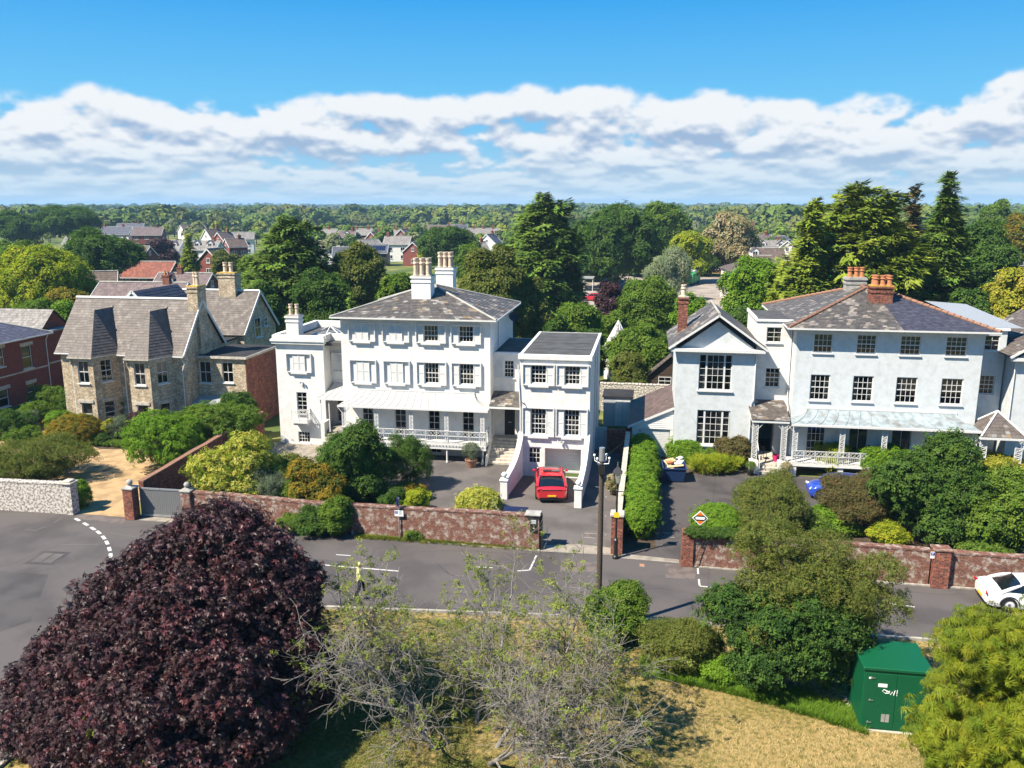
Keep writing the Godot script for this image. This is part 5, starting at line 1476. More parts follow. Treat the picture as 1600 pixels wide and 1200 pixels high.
	for q in [[-2.7, -43.8, "pale square cover in the drive beside the telegraph pole"], [1.62, -44.6, "pale square cover in the drive below the clipped hedge"], [0.2, -40.3, "small rusty stopcock cover in front of the lamp post drive"]]:
		var c := thing("drain_cover", q[2], "drain cover", Vector3(q[0], 0, q[1]))
		b = MB.new()
		var s := 0.55 if q[1] < -43 else 0.22
		b.xbox(Transform3D(Basis.from_euler(Vector3(0, 0.1, 0)), Vector3(0, 0.012, 0)), Vector3(s, 0.024, s), 0.006)
		part("lid", b, M.asphalt_pink if s > 0.3 else M.terracotta, c)
		for k in [-1, 1]:
			b = MB.new()
			b.box(Vector3(-s * 0.6, 0, k * s * 0.58 - 0.02), Vector3(s * 0.6, 0.015, k * s * 0.58 + 0.02))
			part("rim", b, M.concrete, c)
	# private ground
	sheet("forecourt", [[-21.8, -57.5], [-21.0, -50.5], [-14.0, -47.2], [-12.4, -42.6], [-5.35, -42.0], [-5.2, -41.75], [-1.5, -41.35], [-1.5, -60.4], [-3.5, -60.4], [-3.5, -53.0], [-8.2, -53.6], [-8.2, -58.8], [-10.9, -57.4]], 0.004, M.asphalt_old)
	sheet("garage_drive", [[-8.2, -50.8], [-3.7, -49.9], [-3.6, -53.75], [-8.2, -53.75]], 0.008, M.worn_setts)
	sheet("threshold", [[-5.2, -41.95], [-3.4, -42.5], [-1.4, -42.3], [-1.3, -41.3], [-5.2, -41.2]], 0.012, M.paving)
	sheet("threshold", [[-0.9, -41.6], [2.1, -41.3], [2.1, -40.85], [-0.9, -41.0]], 0.012, M.paving)
	sheet("drive", [[-0.8, -41.25], [2.2, -41.0], [2.9, -43.5], [7.2, -44.5], [8.5, -50.0], [14.5, -49.0], [14.5, -56.5], [9.9, -56.6], [9.5, -58.0], [5.5, -57.0], [2.6, -55.5], [2.4, -59.6], [-0.8, -59.8]], 0.004, M.drive_tarmac)
	sheet("terrace", [[-28.5, -58.6], [-22.0, -60.0], [-21.8, -54.4], [-24.8, -52.6], [-29.3, -53.0]], 0.006, M.paving)
	sheet("gravel_drive", [[-33.2, -42.3], [-29.9, -42.1], [-31.4, -46.5], [-32.6, -50.0], [-34.0, -53.0], [-37.4, -55.2], [-40.5, -54.8], [-44.5, -57.0], [-49.5, -61.0], [-56.0, -62.0], [-56.0, -57.0], [-48.0, -53.0], [-40.5, -49.5], [-36.0, -45.5], [-34.6, -43.6]], 0.004, M.gravel)
	sheet("gate_apron", [[-29.0, -42.6], [-26.6, -42.75], [-26.6, -41.9], [-29.0, -41.9]], 0.006, M.paving)
	sheet("flower_bed", [[-57, -43], [-34.0, -42.9], [-34.8, -44.0], [-36, -46], [-40.5, -50], [-48, -53.6], [-57, -57.5]], 0.0, M.soil)
	sheet("flower_bed", [[-49, -60.5], [-44.5, -56.5], [-40.5, -54.4], [-37.0, -54.9], [-33.8, -52.6], [-32.2, -49.5], [-30.9, -46], [-30.0, -46], [-30.6, -62], [-49, -62]], 0.0, M.soil)
	sheet("flower_bed", [[-29.5, -53.2], [-24.8, -52.4], [-21.6, -54.2], [-21.0, -50.6], [-14.0, -47.3], [-12.4, -42.7], [-29.5, -43.3]], 0.002, M.soil)
	sheet("flower_bed", [[2.7, -55.4], [5.5, -56.9], [9.4, -58.1], [2.4, -59.6]], 0.006, M.soil)
	sheet("flower_bed", [[2.4, -40.9], [40, -40.2], [40, -57], [24.5, -56], [14.6, -56.4], [14.5, -49], [8.6, -49.8], [7.3, -44.3], [3.0, -43.3]], 0.0, M.soil)
	sheet("flower_bed", [[-1.4, -42.0], [0.9, -42.5], [1.1, -59.0], [-1.4, -59.6]], 0.008, M.soil)
	sheet("back_lawn", [[-8, -73.5], [12, -73.5], [12, -100], [-8, -100]], 0.0, M.turf)
	sheet("car_park", [[-22, -150], [70, -128], [70, -215], [-22, -230]], 0.03, M.car_park)
	# green in front, burnt yellow by the sun
	sheet("lawn", [[120, -34.4], [12, -34.4], [0, -34.3], [-14, -33.1], [-17.3, -32.0], [-19.35, -29.7], [-20.1, -26.0], [-20.3, -4], [120, -4]], 0.05, M.dry_turf)
	# kerbs
	b = MB.new()
	var k := [[60.0, -34.6], [12.0, -34.6], [0.0, -34.5], [-14.0, -33.3], [-17.5, -32.2], [-19.6, -29.8], [-20.4, -26.0], [-20.6, -8.0]]
	for i in k.size() - 1:
		var a := Vector3(k[i][0], 0.03, k[i][1]); var c := Vector3(k[i + 1][0], 0.03, k[i + 1][1])
		var m := maxi(1, int(a.distance_to(c) / 0.9))
		for j in m: b.bar(a.lerp(c, (j + 0.01) / m), a.lerp(c, (j + 0.99) / m), 0.14, 0.14)
	structure("kerb", b, M.kerb_stone)
	b = MB.new()
	k = [[2.3, -40.62], [11.7, -40.15], [40.0, -39.95]]
	for i in k.size() - 1:
		var a := Vector3(k[i][0], 0.015, k[i][1]); var c := Vector3(k[i + 1][0], 0.015, k[i + 1][1])
		var m := maxi(1, int(a.distance_to(c) / 0.9))
		for j in m: b.bar(a.lerp(c, (j + 0.01) / m), a.lerp(c, (j + 0.99) / m), 0.16, 0.1)
	k = [[-15.6, -41.55], [-5.2, -41.25]]
	var a2 := Vector3(k[0][0], 0.015, k[0][1]); var c2 := Vector3(k[1][0], 0.015, k[1][1])
	for j in 11: b.bar(a2.lerp(c2, (j + 0.01) / 11.0), a2.lerp(c2, (j + 0.99) / 11.0), 0.16, 0.1)
	structure("kerb", b, M.kerb_stone)
	# far fields that show pale between the woods
	for q in [[-330, -640, 90, 35], [-430, -760, 150, 30], [-560, -900, 160, 40]]:
		b = MB.new()
		b.xbox(Transform3D(Basis.from_euler(Vector3(0, 0.3, 0)), Vector3(q[0], land_height(q[0], q[1]) + 0.15, q[1])), Vector3(q[2], 0.3, q[3] * 3))
		structure("field", b, M.stubble)

func wall_run(label: String, a: Vector3, c: Vector3, h0: float, h1: float, w: float, m: Material, cope: Material, called := "garden_wall", round_top := true) -> Node3D:
	# a garden wall from a to c, its top running from h0 to h1, with a row of coping bricks
	var t := thing(called, label, "wall", (a + c) / 2)
	var d := (c - a).normalized(); var s := Vector3(-d.z, 0, d.x) * w / 2
	var b := MB.new()
	var n := maxi(1, int(a.distance_to(c) / 1.2))
	var top := []
	for i in n + 1: top.append(lerpf(h0, h1, float(i) / n) + rng.randf_range(-0.025, 0.025))
	for i in n:
		var p := a.lerp(c, float(i) / n); var q := a.lerp(c, float(i + 1) / n)
		var u0 := Vector3(0, top[i], 0); var u1 := Vector3(0, top[i + 1], 0)
		b.quad(p + s, q + s, q + s + u1, p + s + u0); b.quad(q - s, p - s, p - s + u0, q - s + u1); b.quad(p + s + u0, q + s + u1, q - s + u1, p - s + u0)
	b.quad(a - s, a + s, a + s + Vector3(0, top[0], 0), a - s + Vector3(0, top[0], 0)); b.quad(c + s, c - s, c - s + Vector3(0, top[n], 0), c + s + Vector3(0, top[n], 0))
	wp("wall", b, m, t)
	b = MB.new()
	var k := int(a.distance_to(c) / 0.115) if round_top else int(a.distance_to(c) / 0.6)
	for i in k:
		var f := (i + 0.5) / k
		var y: float = lerpf(top[int(f * n)], top[mini(int(f * n) + 1, n)], f * n - int(f * n))
		b.xbox(Transform3D(Basis(d, Vector3.UP, d.cross(Vector3.UP)), a.lerp(c, f) + Vector3(0, y + 0.04 + rng.randf() * 0.012, 0)), Vector3(a.distance_to(c) / k * 0.93, 0.09, w + 0.05))
	wp("coping", b, cope, t)
	return t

func garden_walls() -> void:
	wall_run("weathered red brick wall patched white with lichen below the forecourt", Vector3(-15.9, 0, -41.95), Vector3(-5.75, 0, -41.5), 1.68, 1.9, 0.35, M.old_brick, M.old_brick)
	wall_run("dark shaded brick wall under the overhanging shrubs by the board gate", Vector3(-25.9, 0, -42.75), Vector3(-16.0, 0, -42.0), 1.62, 1.62, 0.35, M.old_brick, M.old_brick)
	wall_run("whitewashed brick wall beside the gravel drive", Vector3(-58.0, 0, -42.0), Vector3(-33.75, 0, -42.3), 1.65, 1.85, 0.38, M.whitewashed_brick, M.whitewashed_brick, "garden_wall", false)
	wall_run("long red brick boundary wall running back from the board gate", Vector3(-29.35, 0, -43.0), Vector3(-29.35, 0, -59.0), 1.95, 2.3, 0.3, M.red_brick, M.ridge_tile)
	wall_run("rosy brick wall with ivy on top, below the clipped dome bush", Vector3(2.75, 0, -40.75), Vector3(13.9, 0, -40.35), 1.75, 1.75, 0.36, M.old_brick, M.old_brick)
	wall_run("brick wall half hidden by hanging shrubs behind the white car", Vector3(14.75, 0, -40.35), Vector3(30.0, 0, -40.2), 1.7, 1.7, 0.36, M.old_brick, M.old_brick)
	wall_run("low brick dividing wall between the two drives beside the hedge", Vector3(-1.15, 0, -42.1), Vector3(-1.05, 0, -59.6), 1.35, 1.75, 0.28, M.old_brick, M.pale_stone)
	# piers
	var t := thing("wall_pier", "tall brick pier behind the black lamp post", "pier", Vector3(-1.15, 0, -41.75))
	var b := MB.new()
	b.xbox(Transform3D(Basis(), Vector3(0, 1.05, 0)), Vector3(0.62, 2.1, 0.62), 0.01)
	part("shaft", b, M.red_brick, t)
	b = MB.new(); b.xbox(Transform3D(Basis(), Vector3(0, 2.18, 0)), Vector3(0.74, 0.16, 0.74), 0.03)
	part("cap", b, M.pale_stone, t)
	t = thing("wall_pier", "brick pier with a dark recess at the mouth of the tarmac drive", "pier", Vector3(2.45, 0, -40.75))
	b = MB.new(); b.xbox(Transform3D(Basis(), Vector3(0, 0.95, 0)), Vector3(0.6, 1.9, 0.6), 0.01)
	part("shaft", b, M.red_brick, t)
	t = thing("wall_pier", "bright orange-red brick pier beside the parking sign", "pier", Vector3(14.35, 0, -40.2))
	b = MB.new(); b.xbox(Transform3D(Basis(), Vector3(0, 0.95, 0)), Vector3(0.75, 1.9, 0.6), 0.01)
	part("shaft", b, M.red_brick, t)
	b = MB.new(); b.xbox(Transform3D(Basis(), Vector3(0, 1.95, 0)), Vector3(0.85, 0.1, 0.7), 0.02)
	part("cap", b, M.old_brick, t)
	t = thing("wall_pier", "brick end pier with a slab cap, holding the letter box", "pier", Vector3(-5.5, 0, -41.55))
	b = MB.new(); b.xbox(Transform3D(Basis(), Vector3(0, 0.98, 0)), Vector3(0.5, 1.96, 0.5), 0.01)
	part("shaft", b, M.old_brick, t)
	b = MB.new(); b.xbox(Transform3D(Basis(), Vector3(-0.1, 2.0, 0)), Vector3(0.85, 0.08, 0.75), 0.02)
	part("cap", b, M.concrete, t)
	ball_pier("brick gate pier with a dark ball, at the gravel drive's mouth", Vector3(-29.5, 0, -42.15), 0.62, 1.85, M.red_brick, M.concrete)
	ball_pier("brick gate pier with a mossy ball, at the shrub end of the board gate", Vector3(-26.2, 0, -42.7), 0.6, 1.7, M.old_brick, M.concrete)
	t = thing("wall_pier", "whitewashed end pier with a stepped stone cap beside the gravel drive", "pier", Vector3(-33.55, 0, -42.3))
	b = MB.new(); b.xbox(Transform3D(Basis(), Vector3(0, 0.95, 0)), Vector3(0.55, 1.9, 0.6), 0.01)
	part("shaft", b, M.whitewashed_brick, t)
	b = MB.new(); b.xbox(Transform3D(Basis(), Vector3(0, 1.95, 0)), Vector3(0.72, 0.1, 0.76), 0.02); b.xbox(Transform3D(Basis(), Vector3(0, 2.05, 0)), Vector3(0.5, 0.12, 0.5), 0.03)
	part("cap", b, M.pale_stone, t)
	# board gate
	t = thing("board_gate", "grey weathered double gate of upright boards", "gate", Vector3(-27.85, 0, -42.55))
	for i in 21:
		b = MB.new()
		var x := -1.27 + i * 0.127
		b.xbox(Transform3D(Basis(), Vector3(x, 0.9 + rng.randf() * 0.02, rng.randf() * 0.008)), Vector3(0.121, 1.62, 0.03), 0.004)
		part("board", b, M.weathered_timber, t)
	for i in 2:
		b = MB.new()
		b.box(Vector3(-1.33 + i * 1.34, 1.7, -0.03), Vector3(-0.01 + i * 1.34, 1.8, 0.05))
		part("rail", b, M.galvanised, t)
		b = MB.new()
		b.box(Vector3(-1.33 + i * 1.34, 0.05, -0.03), Vector3(-0.01 + i * 1.34, 0.17, 0.05))
		part("rail", b, M.galvanised, t)
	# trees' supports and so on are with the plants

# ------------------------------------------------------------------ plants
func leaf_blade(b: MB, p: Vector3, d: Vector3, up: Vector3, l: float, w: float, droop := 0.0) -> void:
	# one folded leaf: two faces meeting at the midrib
	var s := d.cross(up).normalized()
	var u := s.cross(d)
	var m := p + d * l * 0.45 - u * 0.02 * l
	var t := p + d * l - Vector3(0, droop * l, 0)
	b.tri(p, m + s * w + u * w * 0.35, t)
	b.tri(p, t, m - s * w + u * w * 0.35)

func star_leaf(b: MB, p: Vector3, d: Vector3, up: Vector3, l: float) -> void:
	# lobed leaf: five points round the stalk
	var s := d.cross(up).normalized()
	var u := s.cross(d).normalized()
	for k in 5:
		var a := deg_to_rad(-100 + 50 * k)
		var q := (d * cos(a) + s * sin(a))
		var n := (d * cos(a + 0.33) + s * sin(a + 0.33)); var m := (d * cos(a - 0.33) + s * sin(a - 0.33))
		var ln: float = l * [0.62, 0.9, 1.0, 0.9, 0.62][k]
		b.quad(p, p + m * ln * 0.55 + u * l * 0.04, p + q * ln - u * l * 0.12, p + n * ln * 0.55 + u * l * 0.04)

func unit_dir(r: RandomNumberGenerator) -> Vector3:
	var y := r.randf_range(-1, 1); var a := r.randf() * TAU
	var k := sqrt(1 - y * y)
	return Vector3(cos(a) * k, y, sin(a) * k)

func cluster(kind: String) -> ArrayMesh:
	# a unit twig-end of leaves; +y points out of the crown
	if cache.has("cl_" + kind): return cache["cl_" + kind]
	var b := MB.new()
	var r := RandomNumberGenerator.new(); r.seed = hash(kind)
	match kind:
		"broad":
			for i in 16:
				var d := unit_dir(r); d.y = absf(d.y) * 0.7 - 0.1; d = d.normalized()
				leaf_blade(b, Vector3(r.randf_range(-0.4, 0.4), r.randf_range(-0.4, 0.25), r.randf_range(-0.4, 0.4)), d, Vector3.UP, r.randf_range(0.38, 0.6), r.randf_range(0.11, 0.17), 0.25)
		"fine":
			for i in 34:
				var d := unit_dir(r); d.y = d.y * 0.8 + 0.2; d = d.normalized()
				leaf_blade(b, Vector3(r.randf_range(-0.55, 0.55), r.randf_range(-0.45, 0.4), r.randf_range(-0.55, 0.55)), d, Vector3.UP, r.randf_range(0.2, 0.34), r.randf_range(0.05, 0.085), 0.1)
		"maple":
			for i in 7:
				var d := unit_dir(r); d.y = -absf(d.y) * 0.25; d = d.normalized()
				star_leaf(b, Vector3(r.randf_range(-0.45, 0.45), r.randf_range(-0.3, 0.3), r.randf_range(-0.45, 0.45)), d, (Vector3.UP + unit_dir(r) * 0.55).normalized(), r.randf_range(0.36, 0.52))
		"spray":
			# flat plate of scale-leaved shoots, pushed forward (+z) and a little up
			for i in 16:
				var a := r.randf_range(-1.1, 1.1)
				var d := Vector3(sin(a), r.randf_range(-0.05, 0.35), cos(a)).normalized()
				leaf_blade(b, Vector3(r.randf_range(-0.4, 0.4), r.randf_range(-0.15, 0.15), r.randf_range(-0.5, 0.2)), d, Vector3.UP, r.randf_range(0.5, 0.95), r.randf_range(0.07, 0.13), -0.08)
		"droop":
			# whorl of long narrow arching leaves
			for i in 30:
				var a := TAU * i / 30.0 + r.randf_range(-0.15, 0.15)
				var e := r.randf_range(0.0, 0.9)
				var d := Vector3(cos(a) * cos(e), sin(e), sin(a) * cos(e))
				var l := r.randf_range(0.55, 1.0); var w := 0.036
				var s := d.cross(Vector3.UP).normalized() * w
				var p1 := d * l * 0.5; var p2 := d * l + Vector3(0, -0.62 * l, 0)
				b.tri(Vector3.ZERO, p1 + s, p1 - s); b.tri(p1 - s, p1 + s, p2)
		"blade":
			for i in 14:
				var a := r.randf() * TAU
				var d := Vector3(cos(a) * 0.5, 1.0, sin(a) * 0.5).normalized()
				var p := Vector3(r.randf_range(-0.35, 0.35), 0, r.randf_range(-0.35, 0.35))
				var s := Vector3(-sin(a), 0, cos(a)) * 0.04
				var l := r.randf_range(0.6, 1.0)
				b.tri(p - s, p + s, p + d * l + Vector3(cos(a), 0, sin(a)) * 0.2 * l)
		"tuft":
			for i in 9:
				var a := r.randf() * TAU
				var p := Vector3(r.randf_range(-0.6, 0.6), 0, r.randf_range(-0.6, 0.6))
				var s := Vector3(-sin(a), 0, cos(a)) * 0.06
				b.tri(p - s, p + s, p + Vector3(cos(a) * r.randf_range(0.2, 0.9), r.randf_range(0.35, 1.0), sin(a) * r.randf_range(0.2, 0.9)))
		"flower":
			for i in 12:
				var d := unit_dir(r); d.y = absf(d.y)
				star_leaf(b, Vector3(r.randf_range(-0.5, 0.5), r.randf_range(-0.2, 0.4), r.randf_range(-0.5, 0.5)), d.normalized(), Vector3.UP, 0.2)
	cache["cl_" + kind] = b.mesh()
	return cache["cl_" + kind]

func foliage(parent: Node3D, called: String, lobes: Array, kind: String, size: float, tones: Array, count: int, seed_: int, m: Material, o := {}) -> MultiMeshInstance3D:
	# lobes: [centre, radii] in the parent's own space; leaves sit in the outer shell of each lobe
	var r := RandomNumberGenerator.new(); r.seed = seed_
	var total := 0.0
	var areas := []
	for l in lobes:
		var a: float = l[1].x * l[1].z + l[1].x * l[1].y + l[1].y * l[1].z
		areas.append(a); total += a
	var xs: Array[Transform3D] = []
	var cs := PackedColorArray()
	var inner: float = o.get("inner", 0.55)
	var spread: float = o.get("spread", 0.35)
	var flat: float = o.get("flat", 0.0)
	var ragged: float = o.get("ragged", 0.13)
	var floor_y: float = o.get("floor", -1e9)
	for li in lobes.size():
		var l: Array = lobes[li]
		var k := int(count * areas[li] / total)
		var c: Vector3 = l[0]; var rd: Vector3 = l[1]
		for i in k:
			var d := unit_dir(r)
			if d.y < -0.3 and r.randf() < 0.6: d.y = -d.y
			var out := 1.06 - (1.06 - inner) * pow(r.randf(), 2.2)
			if r.randf() < ragged: out = r.randf_range(1.05, 1.34) # stray shoots break the outline
			var p := c + d * rd * out
			if p.y < floor_y: continue
			var hid := false
			for lj in lobes.size():
				if lj != li:
					var q: Vector3 = (p - lobes[lj][0]) / lobes[lj][1]
					if q.length_squared() < 0.42: hid = true; break
			if hid: continue
			var nrm := (d / rd).normalized()
			var y := (nrm * 0.75 + Vector3.UP * 0.45 + unit_dir(r) * spread).normalized()
			if flat > 0.0: y = y.lerp(Vector3.UP, flat).normalized()
			var z: Vector3
			if o.get("outward", false):
				var h := Vector3(p.x - o.get("axis", Vector3.ZERO).x, 0, p.z - o.get("axis", Vector3.ZERO).z) + unit_dir(r) * 0.6
				z = (h - y * h.dot(y)).normalized()
			else:
				var h := unit_dir(r)
				z = (h - y * h.dot(y)).normalized()
			var s := size * r.randf_range(0.55, 1.4)
			xs.append(Transform3D(Basis(y.cross(z), y, z) * s, p))
			var t: Color = tones[r.randi() % tones.size()]
			cs.append(Color(t.r * r.randf_range(0.9, 1.12), t.g, t.b * r.randf_range(0.85, 1.1)))
	return scatter(parent, called, cluster(kind), xs, cs, m)

func scatter(parent: Node, called: String, mesh: Mesh, xs: Array[Transform3D], cs: PackedColorArray, m: Material) -> MultiMeshInstance3D:
	var mm := MultiMesh.new()
	mm.transform_format = MultiMesh.TRANSFORM_3D
	mm.use_colors = true
	mm.mesh = mesh
	mm.instance_count = xs.size()
	for i in xs.size():
		mm.set_instance_transform(i, xs[i])
		mm.set_instance_color(i, cs[i])
	var o := MultiMeshInstance3D.new()
	o.multimesh = mm
	o.material_override = m
	o.name = called
	parent.add_child(o, true)
	if parent != self: o.set_meta("kind", "stuff")
	cache["instances"] = cache.get("instances", 0) + xs.size()
	return o

func crown_lobes(c: Vector3, rd: Vector3, n: int, seed_: int, lobe := 0.42, reach := 0.62) -> Array:
	var r := RandomNumberGenerator.new(); r.seed = seed_
	var out := [[c - Vector3(0, rd.y * 0.08, 0), rd * 0.66]]
	for i in n:
		# evenly round the crown, then jittered
		var y := 1.0 - 1.75 * (i + 0.5) / n
		var a := i * 2.39996 + r.randf() * 0.7
		var k := sqrt(maxf(0.0, 1 - y * y))
		var d := Vector3(cos(a) * k, y, sin(a) * k)
		var s := lobe * r.randf_range(0.6, 1.35)
		out.append([c + d * rd * reach * r.randf_range(0.72, 1.22), Vector3(rd.x, minf(rd.y, rd.x) * 0.92, rd.z) * s])
	return out

func limbs(b: MB, base: Vector3, top: Vector3, r0: float, lobes: Array) -> void:
	# tapered trunk and a limb to every lobe
	var mid := base.lerp(top, 0.5) + Vector3(r0 * 0.6, 0, -r0 * 0.4)
	b.tube([base - Vector3(0, 0.1, 0), base + Vector3(0, 0.4, 0), mid, top], [r0 * 1.5, r0, r0 * 0.75, r0 * 0.3], 8)
	for i in range(1, lobes.size()):
		var q: Vector3 = lobes[i][0]
		var f := clampf((q.y - base.y) / maxf(0.1, top.y - base.y) - 0.3, 0.25, 0.85)
		var s := base.lerp(top, f)
		b.tube([s, s.lerp(q, 0.5) + Vector3(0, 0.06 * s.distance_to(q), 0), q], [r0 * 0.42, r0 * 0.28, r0 * 0.1], 5)

const GREEN := [Color(0.106, 0.176, 0.022), Color(0.132, 0.210, 0.028), Color(0.085, 0.148, 0.021), Color(0.158, 0.235, 0.038)]
const DEEP := [Color(0.072, 0.135, 0.026), Color(0.091, 0.161, 0.028), Color(0.055, 0.109, 0.022)]
const OLIVE := [Color(0.132, 0.159, 0.032), Color(0.167, 0.185, 0.043), Color(0.106, 0.130, 0.028)]
const BRIGHT := [Color(0.136, 0.246, 0.021), Color(0.177, 0.298, 0.029), Color(0.116, 0.214, 0.019)]
const LIME := [Color(0.279, 0.326, 0.021), Color(0.342, 0.362, 0.029), Color(0.216, 0.278, 0.019)]
const GOLD := [Color(0.336, 0.324, 0.036), Color(0.396, 0.360, 0.060), Color(0.264, 0.276, 0.036)]
const CREAM := [Color(0.457, 0.436, 0.087), Color(0.534, 0.496, 0.123), Color(0.280, 0.315, 0.036), Color(0.152, 0.206, 0.022)]
const AMBER := [Color(0.264, 0.192, 0.024), Color(0.192, 0.180, 0.024), Color(0.120, 0.144, 0.024), Color(0.312, 0.204, 0.024)]
const GREYGREEN := [Color(0.144, 0.180, 0.120), Color(0.180, 0.216, 0.144), Color(0.108, 0.144, 0.090)]
const SILVER := [Color(0.260, 0.299, 0.195), Color(0.338, 0.364, 0.247), Color(0.169, 0.221, 0.117)]
const PURPLE := [Color(0.038, 0.018, 0.023), Color(0.052, 0.024, 0.029), Color(0.028, 0.015, 0.019), Color(0.046, 0.028, 0.030), Color(0.072, 0.024, 0.030)]
const BROWNISH := [Color(0.132, 0.114, 0.042), Color(0.156, 0.120, 0.054), Color(0.102, 0.102, 0.036)]
const BLOSSOM := [Color(0.390, 0.325, 0.195), Color(0.312, 0.260, 0.143), Color(0.156, 0.169, 0.065), Color(0.468, 0.403, 0.273)]
const CYPRESS := [Color(0.086, 0.146, 0.025), Color(0.111, 0.179, 0.027), Color(0.068, 0.118, 0.023)]
const CYPRESS_BRIGHT := [Color(0.146, 0.197, 0.022), Color(0.186, 0.233, 0.028), Color(0.108, 0.159, 0.021)]  # paler, yellower green for whole trees

func broad_tree(called: String, label: String, x: float, z: float, h: float, rx: float, low: float, tones: Array, n: int, size: float, seed_: int, o := {}) -> Node3D:
	# crown from height low up to h, half width rx
	var t := thing(called, label, "tree", Vector3(x, 0, z), 0.0, o.get("group", ""))
	var c := Vector3(0, (h + low) / 2, 0)
	var rd := Vector3(rx, (h - low) / 2, rx * o.get("deep", 1.0))
	var lb := crown_lobes(c, rd, o.get("lobes", 13) + 9, seed_, o.get("lobe", 0.33), o.get("reach", 0.70))
	var b := MB.new()
	limbs(b, Vector3.ZERO, c + Vector3(0, rd.y * 0.6, 0), maxf(0.12, rx * 0.07), lb)
	part("trunk", b, M[o.get("bark", "bark")], t)
	foliage(t, "crown", lb, o.get("kind", "broad"), size, tones, n, seed_, M[o.get("mat", "leaf")], o)
	return t

func cypress_tree(called: String, label: String, x: float, z: float, h: float, rx: float, tones: Array, n: int, size: float, seed_: int, o := {}) -> Node3D:
	# tiers of flat plates of foliage round one trunk; taper 0 spreading .. 1 a pointed cone
	var t := thing(called, label, "tree", Vector3(x, 0, z), 0.0, o.get("group", ""))
	var r := RandomNumberGenerator.new(); r.seed = seed_
	var taper: float = o.get("taper", 0.5)
	var lb := []
	var tiers: int = o.get("tiers", 15)
	var low: float = o.get("low", 0.06)
	for i in tiers:
		var f := float(i) / (tiers - 1)
		var y := h * lerpf(low, 0.95, f)
		var env := rx * lerpf(1.0, lerpf(0.42, 0.10, taper), pow(f, lerpf(2.2, 1.0, taper)))
		if taper < 0.45: env = rx * sqrt(maxf(0.03, 1.0 - pow(f, 2.6))) * lerpf(1.0, 0.8, f) # broad rounded head
		if f < 0.25: env *= 0.8 + 0.8 * f
		var k := maxi(1, int(round(lerpf(6 if taper < 0.45 else 5, 3 if taper < 0.45 else 1, pow(f, 1.5)))))
		var a0 := r.randf() * TAU
		for j in k:
			var a := a0 + TAU * j / k + r.randf_range(-0.4, 0.4)
			var e := env * r.randf_range(0.72, 1.15)
			lb.append([Vector3(cos(a) * e * 0.5, y + r.randf_range(-0.3, 0.3), sin(a) * e * 0.5), Vector3(e * 0.56, h * r.randf_range(0.035, 0.06) + 0.1 * e * (1.0 - taper), e * 0.56)])
	lb.append([Vector3(0, h * 0.45, 0), Vector3(rx * 0.45, h * 0.38, rx * 0.45)])
	if taper >= 0.45: lb.append([Vector3(0, h * 0.93, 0), Vector3(rx * 0.12, h * 0.075, rx * 0.12)])
	else: lb.append([Vector3(rx * 0.2, h * 0.9, 0), Vector3(rx * 0.4, h * 0.05, rx * 0.35)])
	var b := MB.new()
	b.tube([Vector3(0, -0.1, 0), Vector3(0, h * 0.3, 0), Vector3(0.1, h * 0.96, 0)], [rx * 0.11, rx * 0.08, rx * 0.015], 8)
	for i in lb.size() - 2:
		var q: Vector3 = lb[i][0]
		b.tube([Vector3(0, q.y - h * 0.05, 0), Vector3(q.x * 0.5, q.y - h * 0.01, q.z * 0.5), q], [rx * 0.03, rx * 0.02, rx * 0.01], 4)
	part("trunk", b, M.bark, t)
	foliage(t, "crown", lb, "spray", size, tones, n, seed_, M.needle, {"outward": true, "flat": 0.45, "inner": 0.3, "spread": 0.25})
	return t

func shrub(called: String, label: String, x: float, z: float, h: float, rx: float, tones: Array, n: int, size: float, seed_: int, o := {}) -> Node3D:
	var t := thing(called, label, o.get("category", "shrub"), Vector3(x, 0, z), o.get("turn", 0.0), o.get("group", ""))
	var lb := []
	var rz: float = o.get("rz", rx)
	if o.get("clipped", false):
		lb = [[Vector3(0, h * 0.38, 0), Vector3(rx, h * 0.62, rz)]]
		o["ragged"] = 0.02
	else:
		lb = crown_lobes(Vector3(0, h * 0.48, 0), Vector3(rx, h * 0.52, rz), o.get("lobes", 8) + 7, seed_, o.get("lobe", 0.36), 0.66)
	var b := MB.new()
	var r := RandomNumberGenerator.new(); r.seed = seed_
	for i in 6:
		var a := TAU * i / 6 + r.randf()
		b.tube([Vector3(cos(a) * 0.06, -0.05, sin(a) * 0.06), Vector3(cos(a) * rx * 0.25, h * 0.35, sin(a) * rz * 0.25), Vector3(cos(a) * rx * 0.5, h * 0.62, sin(a) * rz * 0.5)], [0.045, 0.03, 0.012], 5)
	part("stems", b, M[o.get("bark", "bark")], t)
	o["floor"] = 0.02
	foliage(t, "foliage", lb, o.get("kind", "broad"), size, tones, n, seed_, M[o.get("mat", "leaf")], o)
	return t

